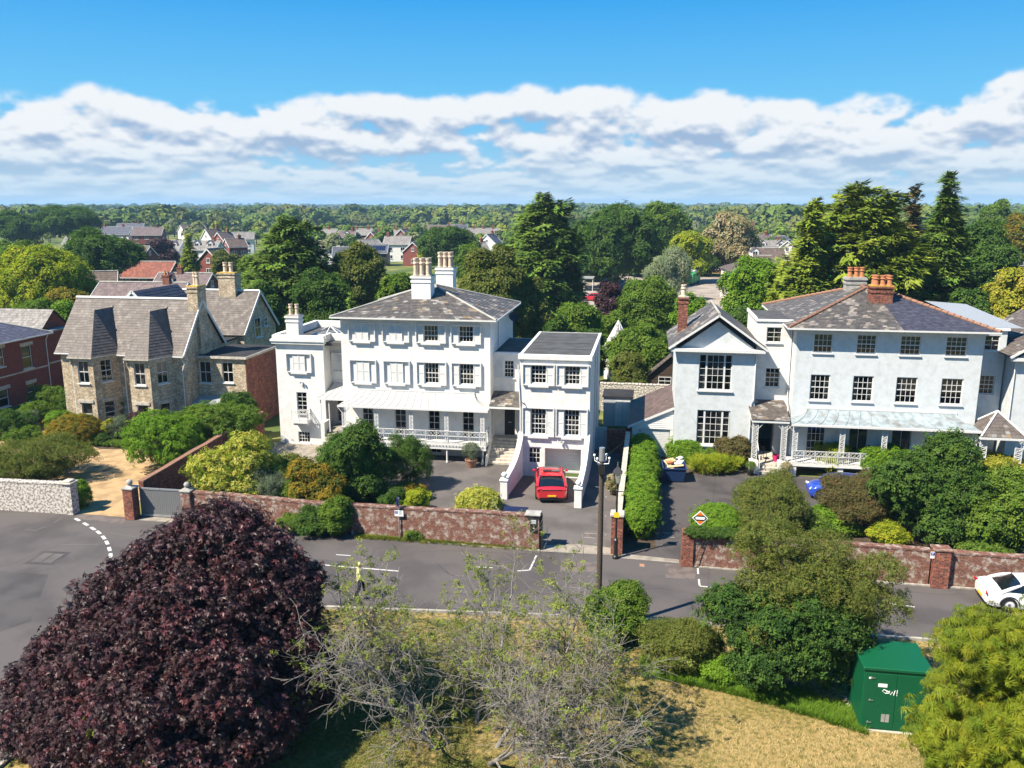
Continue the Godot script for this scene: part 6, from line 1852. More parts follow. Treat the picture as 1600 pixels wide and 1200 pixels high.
func plant_list() -> void:
	shrub("golden_shrub", "rounded orange-tipped golden shrub beside the bay windows", -43.57, -56.17, 2.13, 1.97, AMBER, 1625, 0.20, 101, {"clipped": true})
	shrub("green_shrub", "light green shrub just behind the orange-tipped golden one", -47.16, -59.41, 1.71, 1.51, BRIGHT, 1000, 0.22, 102, {})
	shrub("green_shrub", "bushy mid green shrub against the red brick house wall", -53.55, -66.49, 1.96, 1.82, GREEN, 1125, 0.25, 103, {})
	shrub("green_shrub", "low spreading green shrub between the red house and the gravel", -50.29, -60.69, 1.94, 1.79, GREEN, 1125, 0.25, 104, {})
	shrub("grey_shrub", "grey green shrub by the gravel drive near the red house", -49.91, -58.95, 1.71, 1.17, GREYGREEN, 750, 0.22, 105, {"kind": "fine"})
	shrub("clipped_bush", "dark clipped bush at the edge of the gravel by the red house", -49.47, -56.48, 2.33, 1.68, DEEP, 1250, 0.24, 106, {})
	shrub("arching_shrub", "large feathery arching shrub behind the whitewashed wall", -39.88, -47.34, 2.76, 3.09, OLIVE, 4000, 0.30, 107, {"kind": "fine", "spread": 0.7, "lobes": 11})
	shrub("wall_shrub", "small clipped yellow-green bush beside the whitewashed pier", -33.80, -43.41, 1.64, 0.61, BRIGHT, 750, 0.16, 108, {"clipped": true})
	shrub("grey_shrub", "grey leaved rounded shrub in front of the second bay", -40.64, -57.62, 1.88, 1.23, GREYGREEN, 1000, 0.20, 109, {"kind": "fine"})
	shrub("gold_shrub", "slim yellow shrub tucked against the bay corner", -41.26, -57.08, 1.89, 0.50, GOLD, 375, 0.20, 110, {})
	shrub("purple_shrub", "purple leaved shrub against the second bay window", -39.22, -58.15, 2.33, 1.13, PURPLE, 1125, 0.22, 111, {"mat": "dark_leaf"})
	shrub("climber", "dark climber between the two bays", -42.27, -60.57, 3.13, 0.83, DEEP, 625, 0.22, 112, {})
	shrub("large_shrub", "big bright green domed shrub in front of the brick villa", -32.78, -51.14, 4.29, 2.46, BRIGHT, 4750, 0.24, 113, {"lobes": 12})
	shrub("large_shrub", "wide leafy shrub against the red boundary wall", -31.08, -55.45, 4.04, 3.04, GREEN, 4500, 0.26, 114, {"lobes": 12})
	shrub("tall_shrub", "tall dark shrub in front of the flat-roofed brick range", -31.57, -59.14, 4.29, 1.34, DEEP, 1875, 0.26, 115, {})
	shrub("tall_shrub", "green shrub beside the small lead canopy", -33.27, -55.22, 3.28, 1.59, GREEN, 1875, 0.25, 116, {})
	shrub("ground_cover", "low green ground cover along the gravel below the bays", -39.57, -56.00, 0.40, 2.06, GREEN, 1125, 0.14, 117, {"rz": 0.8})
	shrub("dark_bush", "small dark bush at the foot of the bay", -41.27, -55.98, 0.84, 0.77, DEEP, 500, 0.18, 118, {})
	shrub("variegated_shrub", "tall cream and yellow variegated shrub by the board gate", -24.01, -45.38, 4.28, 2.85, CREAM, 6500, 0.22, 119, {"lobes": 14})
	shrub("grey_shrub", "grey green shrub below the tall variegated one", -21.87, -44.41, 2.63, 1.44, GREYGREEN, 2250, 0.22, 120, {"kind": "fine"})
	shrub("amber_shrub", "olive shrub with orange tips above the shaded wall", -18.79, -44.10, 3.39, 1.83, AMBER, 3250, 0.26, 121, {})
	shrub("dark_tree_shrub", "large dark green spreading shrub hiding the porch steps", -17.50, -46.95, 4.78, 2.53, DEEP, 5750, 0.28, 122, {"lobes": 14})
	shrub("green_shrub", "yellow green shrub behind the olive one", -22.23, -48.02, 2.30, 1.36, OLIVE, 1875, 0.24, 123, {})
	shrub("grey_tree_shrub", "dark grey green rounded shrub in front of the veranda rail", -15.03, -49.95, 3.92, 1.66, DEEP, 3250, 0.22, 124, {"kind": "fine", "lobes": 10})
	shrub("fern", "fresh green fern in the shade by the forecourt", -16.87, -47.08, 1.15, 0.89, BRIGHT, 625, 0.26, 125, {})
	shrub("small_shrub", "small yellow green shrub behind the lichened wall", -13.18, -45.67, 1.51, 0.85, LIME, 1125, 0.20, 126, {})
	shrub("domed_shrub", "cream variegated domed shrub on the forecourt edge", -9.59, -46.49, 1.35, 1.28, CREAM, 2750, 0.18, 127, {"clipped": true})
	shrub("wall_climber", "green climber spilling over the shaded wall", -16.59, -41.69, 2.18, 1.03, GREEN, 1875, 0.24, 128, {})
	shrub("wall_climber", "leafy weeds at the foot of the shaded wall", -19.06, -42.33, 0.96, 1.21, GREEN, 1375, 0.22, 129, {})
	shrub("wall_weed", "small green weed at the foot of the parking sign post", -12.23, -41.72, 0.63, 0.51, GREEN, 437, 0.18, 130, {})
	shrub("flowering_shrub", "pink and white flowering shrub behind the lamp", -1.76, -50.79, 1.49, 0.45, BLOSSOM, 625, 0.16, 131, {})
	shrub("round_shrub", "round bright green shrub beside the boarded garage", 3.15, -59.30, 1.66, 1.29, BRIGHT, 1875, 0.20, 132, {"clipped": true})
	shrub("flowering_shrub", "loose brownish flowering shrub under the tripartite window", 6.55, -58.34, 2.22, 1.31, BROWNISH, 1875, 0.22, 133, {})
	shrub("green_shrub", "glossy green shrub under the tripartite window", 4.65, -58.58, 1.12, 1.22, GREEN, 1250, 0.22, 134, {})
	shrub("grass_clump", "pale arching ornamental grasses along the tarmac drive", 4.82, -56.45, 1.21, 1.76, LIME, 1125, 0.35, 135, {"kind": "blade", "rz": 0.9})
	shrub("clipped_dome", "clipped green dome bush behind the diamond sign", 4.35, -45.59, 1.49, 1.36, BRIGHT, 3750, 0.16, 136, {"clipped": true})
	shrub("olive_shrub", "tall loose olive shrub overhanging the rosy wall", 7.13, -45.34, 3.63, 2.11, OLIVE, 5250, 0.24, 137, {"kind": "fine", "lobes": 13})
	shrub("brown_shrub", "brownish feathery shrub hiding the blue car", 12.20, -47.29, 3.45, 2.24, BROWNISH, 6500, 0.24, 138, {"kind": "fine", "lobes": 13})
	shrub("bright_shrub", "fresh green shrub below the blue car", 10.81, -46.71, 1.50, 1.52, BRIGHT, 2000, 0.24, 139, {})
	shrub("dark_shrub", "large dark glossy evergreen shrub behind the rosy wall", 15.67, -46.04, 5.71, 2.92, DEEP, 8750, 0.28, 140, {"lobes": 16})
	shrub("leafy_shrub", "big mid green leafy shrub beside the white car", 18.84, -44.56, 4.66, 2.35, GREEN, 6500, 0.27, 141, {"lobes": 14})
	shrub("round_shrub", "round bright green shrub in front of the veranda blinds", 16.36, -56.86, 2.35, 1.62, BRIGHT, 3250, 0.20, 142, {"lobes": 9})
	shrub("spreading_shrub", "yellow green shrub spreading along the veranda rail", 13.16, -59.43, 2.30, 2.39, LIME, 2375, 0.26, 143, {})
	shrub("variegated_shrub", "small yellow variegated shrub on top of the rosy wall", 13.31, -45.25, 1.27, 1.08, LIME, 1625, 0.20, 144, {})
	shrub("white_flower_shrub", "yellow leaved shrub with white blossom by the square porch", 22.83, -57.55, 2.14, 2.26, GOLD, 3250, 0.22, 145, {})
	shrub("flower_shrub", "white blossom shrub under the veranda end", 21.32, -56.70, 1.93, 1.03, BLOSSOM, 1125, 0.20, 146, {"kind": "flower"})
	shrub("under_shrub", "dark underwood between the amber and the spreading shrubs", -18.56, -45.81, 1.94, 1.47, DEEP, 2000, 0.24, 147, {})
	shrub("under_shrub", "ferny green underwood beside the tall variegated shrub", -20.64, -44.41, 2.02, 1.10, GREEN, 1375, 0.22, 148, {})
	shrub("wall_climber", "tangle of ivy hanging over the shaded wall to the road", -17.94, -42.03, 1.67, 1.36, DEEP, 2000, 0.20, 149, {})
	shrub("under_shrub", "low dark shrub at the forecourt's planted edge", -15.02, -46.18, 1.19, 1.12, DEEP, 1375, 0.22, 150, {})
	shrub("under_shrub", "rusty undergrowth below the grey green rounded shrub", -14.29, -47.84, 1.08, 0.89, AMBER, 875, 0.20, 151, {})
	shrub("under_shrub", "green shrub filling the bed below the brown shrub", 9.23, -45.26, 1.57, 1.33, GREEN, 1750, 0.22, 152, {})
	shrub("under_shrub", "leafy shrub linking the dark evergreen and the leafy one", 17.28, -44.85, 2.92, 1.36, GREEN, 2250, 0.24, 153, {})
	shrub("under_shrub", "ivy hanging over the wall beside the white car", 17.11, -42.13, 1.54, 1.41, GREEN, 1875, 0.20, 154, {})
	shrub("under_shrub", "low green shrub between the large domes by the brick villa", -30.77, -51.72, 1.92, 1.68, GREEN, 1875, 0.24, 155, {})
	shrub("under_shrub", "low shrub at the edge of the gravel near the red house", -46.96, -54.94, 1.39, 1.42, GREEN, 875, 0.20, 156, {})
	shrub("under_shrub", "dark shrub against the brick villa's corner", -48.56, -62.24, 1.98, 1.10, DEEP, 750, 0.22, 157, {})
	broad_tree("hedge_tree", "tall hedge tree closing the car park's far side", -17.4, -212.0, 10.1, 6.4, 0.0, DEEP, 2600, 1.00, 158, {})
	broad_tree("hedge_tree", "dark hedge tree behind the carport", -12.8, -205.0, 6.9, 4.7, 0.0, DEEP, 1800, 0.90, 159, {})
	broad_tree("hedge_tree", "hedge tree behind the lone dark car", -2.3, -222.0, 8.6, 5.7, 0.0, GREEN, 2000, 1.00, 160, {})
	broad_tree("hedge_tree", "dark tree behind the green lorries", 15.0, -226.0, 9.8, 5.0, 0.0, DEEP, 1800, 1.00, 161, {})
	broad_tree("garden_tree", "olive tree behind the garage wing beside the tall cypress", -13.9, -100.0, 9.8, 2.3, 0.2, OLIVE, 2000, 0.65, 162, {})
	broad_tree("garden_tree", "green tree behind the summer house roof", -3.9, -99.0, 5.8, 2.0, 0.0, GREEN, 1500, 0.55, 163, {})
	broad_tree("garden_tree", "dark tree closing the view over the side passage", -5.4, -84.0, 6.7, 1.3, 0.0, DEEP, 1100, 0.50, 164, {})
	shrub("verge_shrub", "bushy green shrub at the foot of the telegraph pole", -0.93, -32.64, 2.28, 1.38, GREEN, 4500, 0.20, 165, {"lobes": 10})
	shrub("verge_hedge", "rough mixed hedge along the kerb by the dry lawn", 1.88, -30.85, 1.93, 1.73, OLIVE, 5250, 0.20, 166, {"kind": "fine", "rz": 1.2})
	shrub("verge_hedge", "bright green nettles in front of the rough hedge", 3.41, -29.95, 0.99, 0.93, BRIGHT, 1625, 0.18, 167, {"rz": 0.6})
	cypress_tree("cypress_tree", "dark spreading cypress behind the buff brick villa", -48.5, -108.0, 16.6, 6.7, CYPRESS, 9000, 0.95, 168, {"taper": 0.35})
	broad_tree("garden_tree", "olive tree between the dark cypress and the white villa", -40.1, -112.0, 13.7, 4.1, 1.6, OLIVE, 4200, 0.75, 169, {})
	broad_tree("garden_tree", "deep green tree behind the white villa's small wing", -39.4, -98.0, 10.5, 3.3, 1.0, DEEP, 3200, 0.70, 170, {})
	broad_tree("garden_tree", "light green bushy tree behind the white villa's roof", -29.3, -96.0, 11.1, 2.7, 1.1, GREEN, 2600, 0.65, 171, {})
	cypress_tree("small_conifer", "small pointed dark conifer beside the white villa", -33.8, -92.0, 8.4, 1.0, CYPRESS, 900, 0.50, 172, {"taper": 1.0})
	broad_tree("round_tree", "round dark tree among the far houses above the chimneys", -52.3, -215.0, 13.1, 7.3, 2.0, DEEP, 2600, 1.10, 173, {})
	broad_tree("garden_tree", "broad olive green oak behind the white villa's roof", -18.2, -98.0, 13.4, 4.8, 1.1, OLIVE, 6800, 0.70, 174, {"lobes": 16})
	cypress_tree("cypress_tree", "tall dark old cypress standing above the whole garden", -15.9, -128.0, 19.8, 7.2, CYPRESS, 9500, 1.10, 175, {"taper": 0.25})
	broad_tree("garden_tree", "dark broadleaf tree beside the parked lorries", -7.2, -190.0, 18.6, 9.4, 0.0, DEEP, 5200, 1.10, 176, {"lobes": 16})
	broad_tree("garden_tree", "bright green tall tree on the far side of the car park", 4.1, -235.0, 18.0, 7.3, 1.8, GREEN, 3200, 1.20, 177, {})
	broad_tree("round_tree", "rounded yellow green tree above the car park", 9.5, -205.0, 12.4, 5.5, 1.2, LIME, 2800, 1.00, 178, {"lobes": 9})
	broad_tree("silver_tree", "silvery leaved willow at the edge of the car park", 3.9, -165.0, 9.8, 4.4, 0.5, SILVER, 3400, 0.80, 179, {"kind": "fine"})
	broad_tree("garden_tree", "light green tree beside the conical summer house roof", 0.2, -112.0, 8.9, 3.7, 0.3, GREEN, 4200, 0.65, 180, {})
	broad_tree("garden_tree", "bushy green tree above the flat garage roof", -7.3, -90.0, 8.5, 2.5, 0.4, GREEN, 3000, 0.60, 181, {})
	broad_tree("garden_tree", "small green tree beside the satellite dish", -9.4, -86.0, 7.0, 1.5, 0.4, DEEP, 1400, 0.55, 182, {})
	broad_tree("purple_tree", "small dark purple tree near the parked cars", -5.2, -120.0, 7.6, 1.8, 0.8, PURPLE, 1500, 0.60, 183, {"mat": "dark_leaf"})
	broad_tree("garden_tree", "leafy green tree in front of the car park", 5.5, -100.0, 8.2, 2.3, 0.3, BRIGHT, 2400, 0.60, 184, {})
	broad_tree("garden_tree", "green tree over the rubble wall beside the summer house", -0.6, -82.0, 6.6, 2.8, 0.2, GREEN, 4200, 0.50, 185, {})
	broad_tree("garden_tree", "grey green tree next to the timber shed", -1.4, -78.0, 4.2, 1.8, 0.1, OLIVE, 2400, 0.40, 186, {})
	broad_tree("blossom_tree", "cream and brown flowering tree in front of the far roofs", 21.9, -225.0, 15.9, 6.9, 1.0, BLOSSOM, 3800, 1.10, 187, {})
	broad_tree("garden_tree", "bright green maple behind the pedimented wing", 13.9, -112.0, 12.4, 4.0, 0.6, BRIGHT, 5000, 0.70, 188, {"lobes": 15})
	broad_tree("garden_tree", "dark green tree behind the link roof", 9.0, -88.0, 8.5, 2.2, 0.3, DEEP, 2400, 0.60, 189, {})
	broad_tree("garden_tree", "yellowing tree between the maple and the cypress", 16.4, -100.0, 12.4, 2.2, 0.5, LIME, 2200, 0.60, 190, {})
	cypress_tree("cypress_tree", "huge bright green spreading cypress behind the blue villa", 22.5, -98.0, 20.7, 8.2, CYPRESS_BRIGHT, 15000, 0.95, 191, {"taper": 0.2, "tiers": 19})
	cypress_tree("cypress_tree", "smaller cypress, bare at its tip, beside the bright maple", 16.7, -92.0, 18.6, 2.9, CYPRESS_BRIGHT, 4200, 0.80, 192, {"taper": 0.55})
	cypress_tree("cypress_tree", "thin dying cypress with straw coloured shoots", 30.0, -104.0, 20.4, 2.2, BROWNISH, 2200, 0.80, 193, {"taper": 0.75})
	cypress_tree("pointed_conifer", "dark pointed fir rising behind the blue villa's roof", 32.3, -100.0, 21.4, 4.6, CYPRESS, 8200, 0.85, 194, {"taper": 0.85, "tiers": 18})
	broad_tree("garden_tree", "dark green tree beside the pointed fir", 45.6, -125.0, 17.8, 4.4, 0.7, DEEP, 4600, 0.80, 195, {})
	broad_tree("garden_tree", "round green tree on the skyline beyond the fir", 97.4, -260.0, 20.5, 4.3, 4.1, GREEN, 1500, 1.20, 196, {})
	broad_tree("amber_tree", "amber leaved tree at the end of the skyline", 75.0, -190.0, 18.5, 2.9, 0.9, AMBER, 1500, 0.90, 197, {})
	broad_tree("golden_tree", "golden yellow tree behind the end villa", 36.9, -92.0, 13.1, 3.5, 0.7, GOLD, 4200, 0.60, 198, {})
	broad_tree("garden_tree", "green tree behind the end villa's slate roof", 30.7, -86.0, 10.9, 2.5, 0.4, DEEP, 2600, 0.60, 199, {})
	broad_tree("oak_tree", "dark oak beside the brown tiled bungalow", -106.0, -150.0, 12.9, 6.8, 1.0, DEEP, 5200, 0.90, 200, {"lobes": 16})
	broad_tree("yellow_tree", "yellow green tree standing in front of the oak", -89.6, -112.0, 11.9, 6.6, 0.6, LIME, 6500, 0.75, 201, {"lobes": 17})
	broad_tree("garden_tree", "green tree beyond the yellow one", -133.8, -160.0, 11.3, 5.4, 0.7, GREEN, 2800, 0.90, 202, {})
	broad_tree("garden_tree", "amber tinged tree beside the bungalow gable", -74.6, -98.0, 8.4, 2.8, 0.3, AMBER, 2600, 0.60, 203, {})
	broad_tree("garden_tree", "leafy hedge tree behind the red brick house", -72.6, -90.0, 7.1, 4.0, 0.2, GREEN, 3600, 0.60, 204, {})
	broad_tree("garden_tree", "bright hedge tree between the red house and the brick villa", -64.6, -84.0, 7.6, 1.9, 0.2, BRIGHT, 1800, 0.55, 205, {})
	broad_tree("pine_tree", "dark umbrella pine on the horizon beyond the oak", -225.5, -300.0, 18.0, 11.5, 6.3, DEEP, 3200, 1.40, 206, {"lobes": 9})
	broad_tree("pine_tree", "dark pine clump next to the umbrella pine", -234.2, -285.0, 15.7, 8.2, 3.9, DEEP, 2600, 1.40, 207, {})
	broad_tree("purple_tree", "round copper purple tree among the far roofs", -133.7, -215.0, 9.3, 4.6, 0.7, PURPLE, 1900, 0.90, 208, {"mat": "dark_leaf"})
	cypress_tree("column_conifer", "bright green pointed conifer behind the terracotta roof", -87.4, -150.0, 13.0, 2.9, CYPRESS_BRIGHT, 2600, 0.70, 209, {"taper": 0.95})
	broad_tree("garden_tree", "grey green tree beside the gabled red house", -85.2, -160.0, 9.1, 3.1, 0.5, OLIVE, 1800, 0.85, 210, {})
	broad_tree("garden_tree", "green tree between the dark yew and spreading cypress", -58.8, -118.0, 10.9, 2.5, 0.4, GREEN, 1800, 0.65, 211, {})
	broad_tree("garden_tree", "dark yew beside the big brick chimney", -45.4, -92.0, 9.3, 2.6, 0.3, DEEP, 2400, 0.60, 212, {})
	broad_tree("garden_tree", "pale green tree in front of the far red gable", -51.5, -150.0, 9.2, 3.1, 0.5, GREEN, 1800, 0.80, 213, {})
	broad_tree("garden_tree", "yellow green tree beside the far red gable", -64.1, -240.0, 6.4, 2.6, 0.5, LIME, 800, 0.90, 214, {})
	broad_tree("garden_tree", "green tree just beyond the tall chimney stacks", -36.3, -170.0, 11.6, 2.9, 0.6, GREEN, 1500, 0.85, 215, {})

func maple() -> void:
	var t := thing("copper_maple", "big dark purple copper maple on the near verge", "tree", Vector3(-14.6, 0, -24.3))
	var lb := [[Vector3(0, 2.0, 0), Vector3(3.3, 2.6, 3.3)]]
	# a peaked head towards the road, upright on one hand, long skirts falling to the side road
	var r := RandomNumberGenerator.new(); r.seed = 501
	for q in [[0.2, 6.9, -0.9, 1.4, 1.0], [-1.0, 6.2, -0.7, 1.4, 1.0], [1.5, 6.0, -0.7, 1.4, 1.2], [2.5, 5.0, -0.6, 1.3, 1.3], [2.7, 3.6, -0.3, 1.3, 1.4], [2.9, 2.0, 0.0, 1.4, 1.5],
		[-2.3, 5.3, -0.6, 1.4, 1.0], [-3.6, 4.2, -0.5, 1.4, 1.0], [-4.7, 3.1, -0.3, 1.3, 0.9], [-5.8, 2.1, -0.1, 1.2, 0.8], [-6.7, 1.1, 0.2, 1.2, 0.8], [0.0, 4.6, 1.0, 2.0, 1.6], [-1.8, 3.5, 1.6, 1.8, 1.4],
		[1.4, 3.3, 2.0, 1.7, 1.5], [-0.3, 2.7, 3.2, 1.8, 1.4], [-3.2, 2.5, 1.4, 1.6, 1.2], [-4.6, 1.4, 1.2, 1.4, 1.0], [2.2, 1.7, 2.2, 1.6, 1.4], [-1.9, 1.7, 3.0, 1.6, 1.2], [0.6, 1.4, 3.8, 1.6, 1.2], [-3.4, 1.0, 2.4, 1.5, 1.0], [-5.6, 0.7, 1.8, 1.3, 0.8]]:
		lb.append([Vector3(q[0], q[1], q[2]), Vector3(q[3], q[4], q[3])])
		# sprays that hang out of the bough
		for k in 2:
			var a := r.randf() * TAU
			lb.append([Vector3(q[0] + cos(a) * q[3] * 0.75, q[1] + r.randf_range(-0.5, 0.35) * q[4], q[2] + sin(a) * q[3] * 0.75), Vector3(q[3] * 0.5, q[4] * 0.34, q[3] * 0.5)])
	var b := MB.new()
	limbs(b, Vector3.ZERO, Vector3(0.0, 6.4, -0.6), 0.32, lb)
	part("trunk", b, M.bark, t)
	foliage(t, "crown", lb, "maple", 0.34, PURPLE, 19000, 502, M.dark_leaf, {"spread": 0.55, "inner": 0.5, "ragged": 0.1})
	var xs: Array[Transform3D] = []; var cs := PackedColorArray()
	for p in [Vector3(2.9, 2.6, 2.6), Vector3(3.6, 3.6, 0.8), Vector3(0.8, 2.0, 5.0), Vector3(-1.2, 3.0, 4.4), Vector3(3.9, 2.4, 1.2)]:
		for i in 4:
			xs.append(Transform3D(Basis.from_euler(Vector3(rng.randf(), rng.randf() * TAU, rng.randf())) * 0.3, p + unit_dir(rng) * 0.3)); cs.append(Color(0.16, 0.18, 0.03))
	scatter(t, "green_shoots", cluster("maple"), xs, cs, M.leaf)

func grow(b: MB, tips: Array, p: Vector3, d: Vector3, l: float, r: float, depth: int, g: RandomNumberGenerator) -> void:
	# one crooked bough and what springs from it
	var path := [p]; var rad := [r]
	var q := p; var e := d
	var n := 4
	for i in n:
		e = (e + unit_dir(g) * 0.22 + Vector3(0, 0.05 if depth > 2 else -0.02, 0)).normalized()
		q += e * l / n
		path.append(q); rad.append(lerpf(r, r * 0.55, float(i + 1) / n))
	for i in rad.size(): rad[i] = maxf(rad[i], 0.0072)
	b.tube(path, rad, 6 if depth > 3 else 4 if depth > 1 else 3, false)
	if depth <= 1: tips.append([q, e, path[2]])
	if depth == 0: return
	var k := 4 if depth > 3 else 4
	for i in k:
		var f := 1.0 if i == 0 else g.randf_range(0.35, 0.95)
		var s: Vector3 = path[clampi(int(f * n), 1, n)]
		var nd := (e + unit_dir(g) * (1.05 if i else 0.5) + Vector3(0, 0.1 if depth > 3 else 0.0, 0)).normalized()
		grow(b, tips, s, nd, l * g.randf_range(0.6, 0.82), r * 0.5, depth - 1, g)

func cherry() -> void:
	# old half-bare cherry: several grey stems, a haze of twigs, thin leaf towards the tips
	var t := thing("half_bare_tree", "half bare grey-twigged tree with thin green leaf on the dry lawn", "tree", Vector3(-4.9, 0, -24.6))
	var g := RandomNumberGenerator.new(); g.seed = 611
	var b := MB.new()
	var tips := []
	for s in [[Vector3(-2.9, 0, -1.6), Vector3(-0.35, 0.9, -0.2)], [Vector3(-0.6, 0, -1.3), Vector3(0.02, 1.0, -0.25)], [Vector3(0.3, 0, 0.0), Vector3(0.6, 0.8, -0.1)], [Vector3(-1.6, 0, 0.4), Vector3(-0.55, 0.8, 0.15)], [Vector3(1.0, 0, -0.3), Vector3(0.9, 0.6, 0.0)], [Vector3(0.2, 0, 0.8), Vector3(0.35, 0.75, 0.5)]]:
		grow(b, tips, s[0] - Vector3(0, 0.1, 0), s[1].normalized(), 2.75, 0.095, 5, g)
	part("branches", b, M.grey_bark, t)
	var xs: Array[Transform3D] = []; var cs := PackedColorArray()
	for q in tips:
		var p: Vector3 = q[0]
		var keep := clampf(0.14 + (p.y - 2.5) * 0.05 + (-p.z - 0.5) * 0.05, 0.05, 0.45)
		if g.randf() > keep: continue
		for i in 2:
			xs.append(Transform3D(Basis.from_euler(Vector3(g.randf_range(-0.6, 0.6), g.randf() * TAU, g.randf_range(-0.6, 0.6))) * g.randf_range(0.11, 0.2), p + unit_dir(g) * 0.12))
			cs.append(OLIVE[g.randi() % 3] * 1.5)
	scatter(t, "leaves", cluster("broad"), xs, cs, M.leaf)

func lime_tree() -> void:
	var t := thing("narrow_leaved_tree", "lime green tree with long narrow drooping leaves beside the green cabinet", "tree", Vector3(10.95, 0, -20.4))
	var lb := crown_lobes(Vector3(0, 4.3, 0), Vector3(3.6, 4.2, 3.4), 26, 701, 0.27, 0.76)
	lb.append([Vector3(-1.5, 6.6, -1.0), Vector3(1.2, 0.8, 1.1)]); lb.append([Vector3(0.6, 7.6, -0.8), Vector3(1.5, 0.9, 1.4)]); lb.append([Vector3(-2.9, 4.9, 0.2), Vector3(1.1, 0.9, 1.1)])
	var b := MB.new()
	limbs(b, Vector3.ZERO, Vector3(0, 7.0, 0), 0.2, lb)
	part("trunk", b, M.grey_bark, t)
	foliage(t, "crown", lb, "droop", 0.27, [Color(0.17, 0.205, 0.016), Color(0.21, 0.235, 0.02), Color(0.12, 0.165, 0.014)], 11000, 702, M.leaf, {"spread": 0.35, "inner": 0.5})

func ivy_tree() -> void:
	# thorn smothered in ivy: glossy dark leaves below, a loose olive head above
	var t := thing("ivy_clad_tree", "ivy smothered thorn tree beside the green cabinet", "tree", Vector3(5.9, 0, -30.2))
	var low := crown_lobes(Vector3(-0.2, 2.3, 0.3), Vector3(2.6, 2.4, 2.0), 24, 801, 0.33, 0.70)
	var top := crown_lobes(Vector3(0.4, 3.7, -0.5), Vector3(3.1, 2.0, 2.4), 22, 802, 0.27, 0.80)
	top.append([Vector3(-0.9, 5.6, -0.6), Vector3(1.2, 0.7, 1.1)]); top.append([Vector3(2.8, 3.6, 0.0), Vector3(1.2, 0.6, 1.0)])
	var b := MB.new()
	limbs(b, Vector3.ZERO, Vector3(0, 5.2, -0.3), 0.2, low + top)
	part("trunk", b, M.grey_bark, t)
	foliage(t, "ivy", low, "broad", 0.20, [Color(0.045, 0.10, 0.02), Color(0.06, 0.125, 0.024), Color(0.035, 0.075, 0.018), Color(0.09, 0.16, 0.03)], 7500, 803, M.leaf, {"floor": 0.05})
	foliage(t, "crown", top, "fine", 0.24, OLIVE, 5200, 804, M.leaf, {"spread": 0.6})

func hedges() -> void:
	var t := thing("clipped_hedge", "long clipped bright green hedge between the two drives", "hedge", Vector3(0, 0, -51.5))
	var b := MB.new()
	for i in 16: b.tube([Vector3(0.05, -0.05, -7.0 + i * 0.9), Vector3(0.1, 1.2, -6.9 + i * 0.9)], [0.04, 0.02], 5)
	part("stems", b, M.bark, t)
	var lb := []
	for i in 12: lb.append([Vector3(0.1 + 0.12 * sin(i * 2.1), 0.95 + 0.05 * sin(i * 1.3), 7.2 - i * 1.25), Vector3(0.92, 1.0 + 0.06 * sin(i * 3.7), 1.0)])
	foliage(t, "foliage", lb, "broad", 0.19, BRIGHT, 9000, 901, M.leaf, {"floor": 0.03, "inner": 0.72, "ragged": 0.03})
	t = thing("wall_ivy", "dark ivy growing along the top of the rosy wall", "ivy", Vector3(4.2, 0, -40.6))
	lb = []
	for i in 9: lb.append([Vector3(-1.5 + i * 0.42, 1.86 + 0.05 * sin(i * 2.3), 0.02), Vector3(0.42, 0.24, 0.34)])
	foliage(t, "foliage", lb, "broad", 0.11, DEEP, 2300, 902, M.leaf, {"inner": 0.6})
	b = MB.new()
	b.tube([Vector3(-1.4, 0, 0.2), Vector3(-1.2, 0.9, 0.21), Vector3(-0.9, 1.75, 0.2)], [0.025, 0.02, 0.01], 5)
	part("stem", b, M.bark, t)

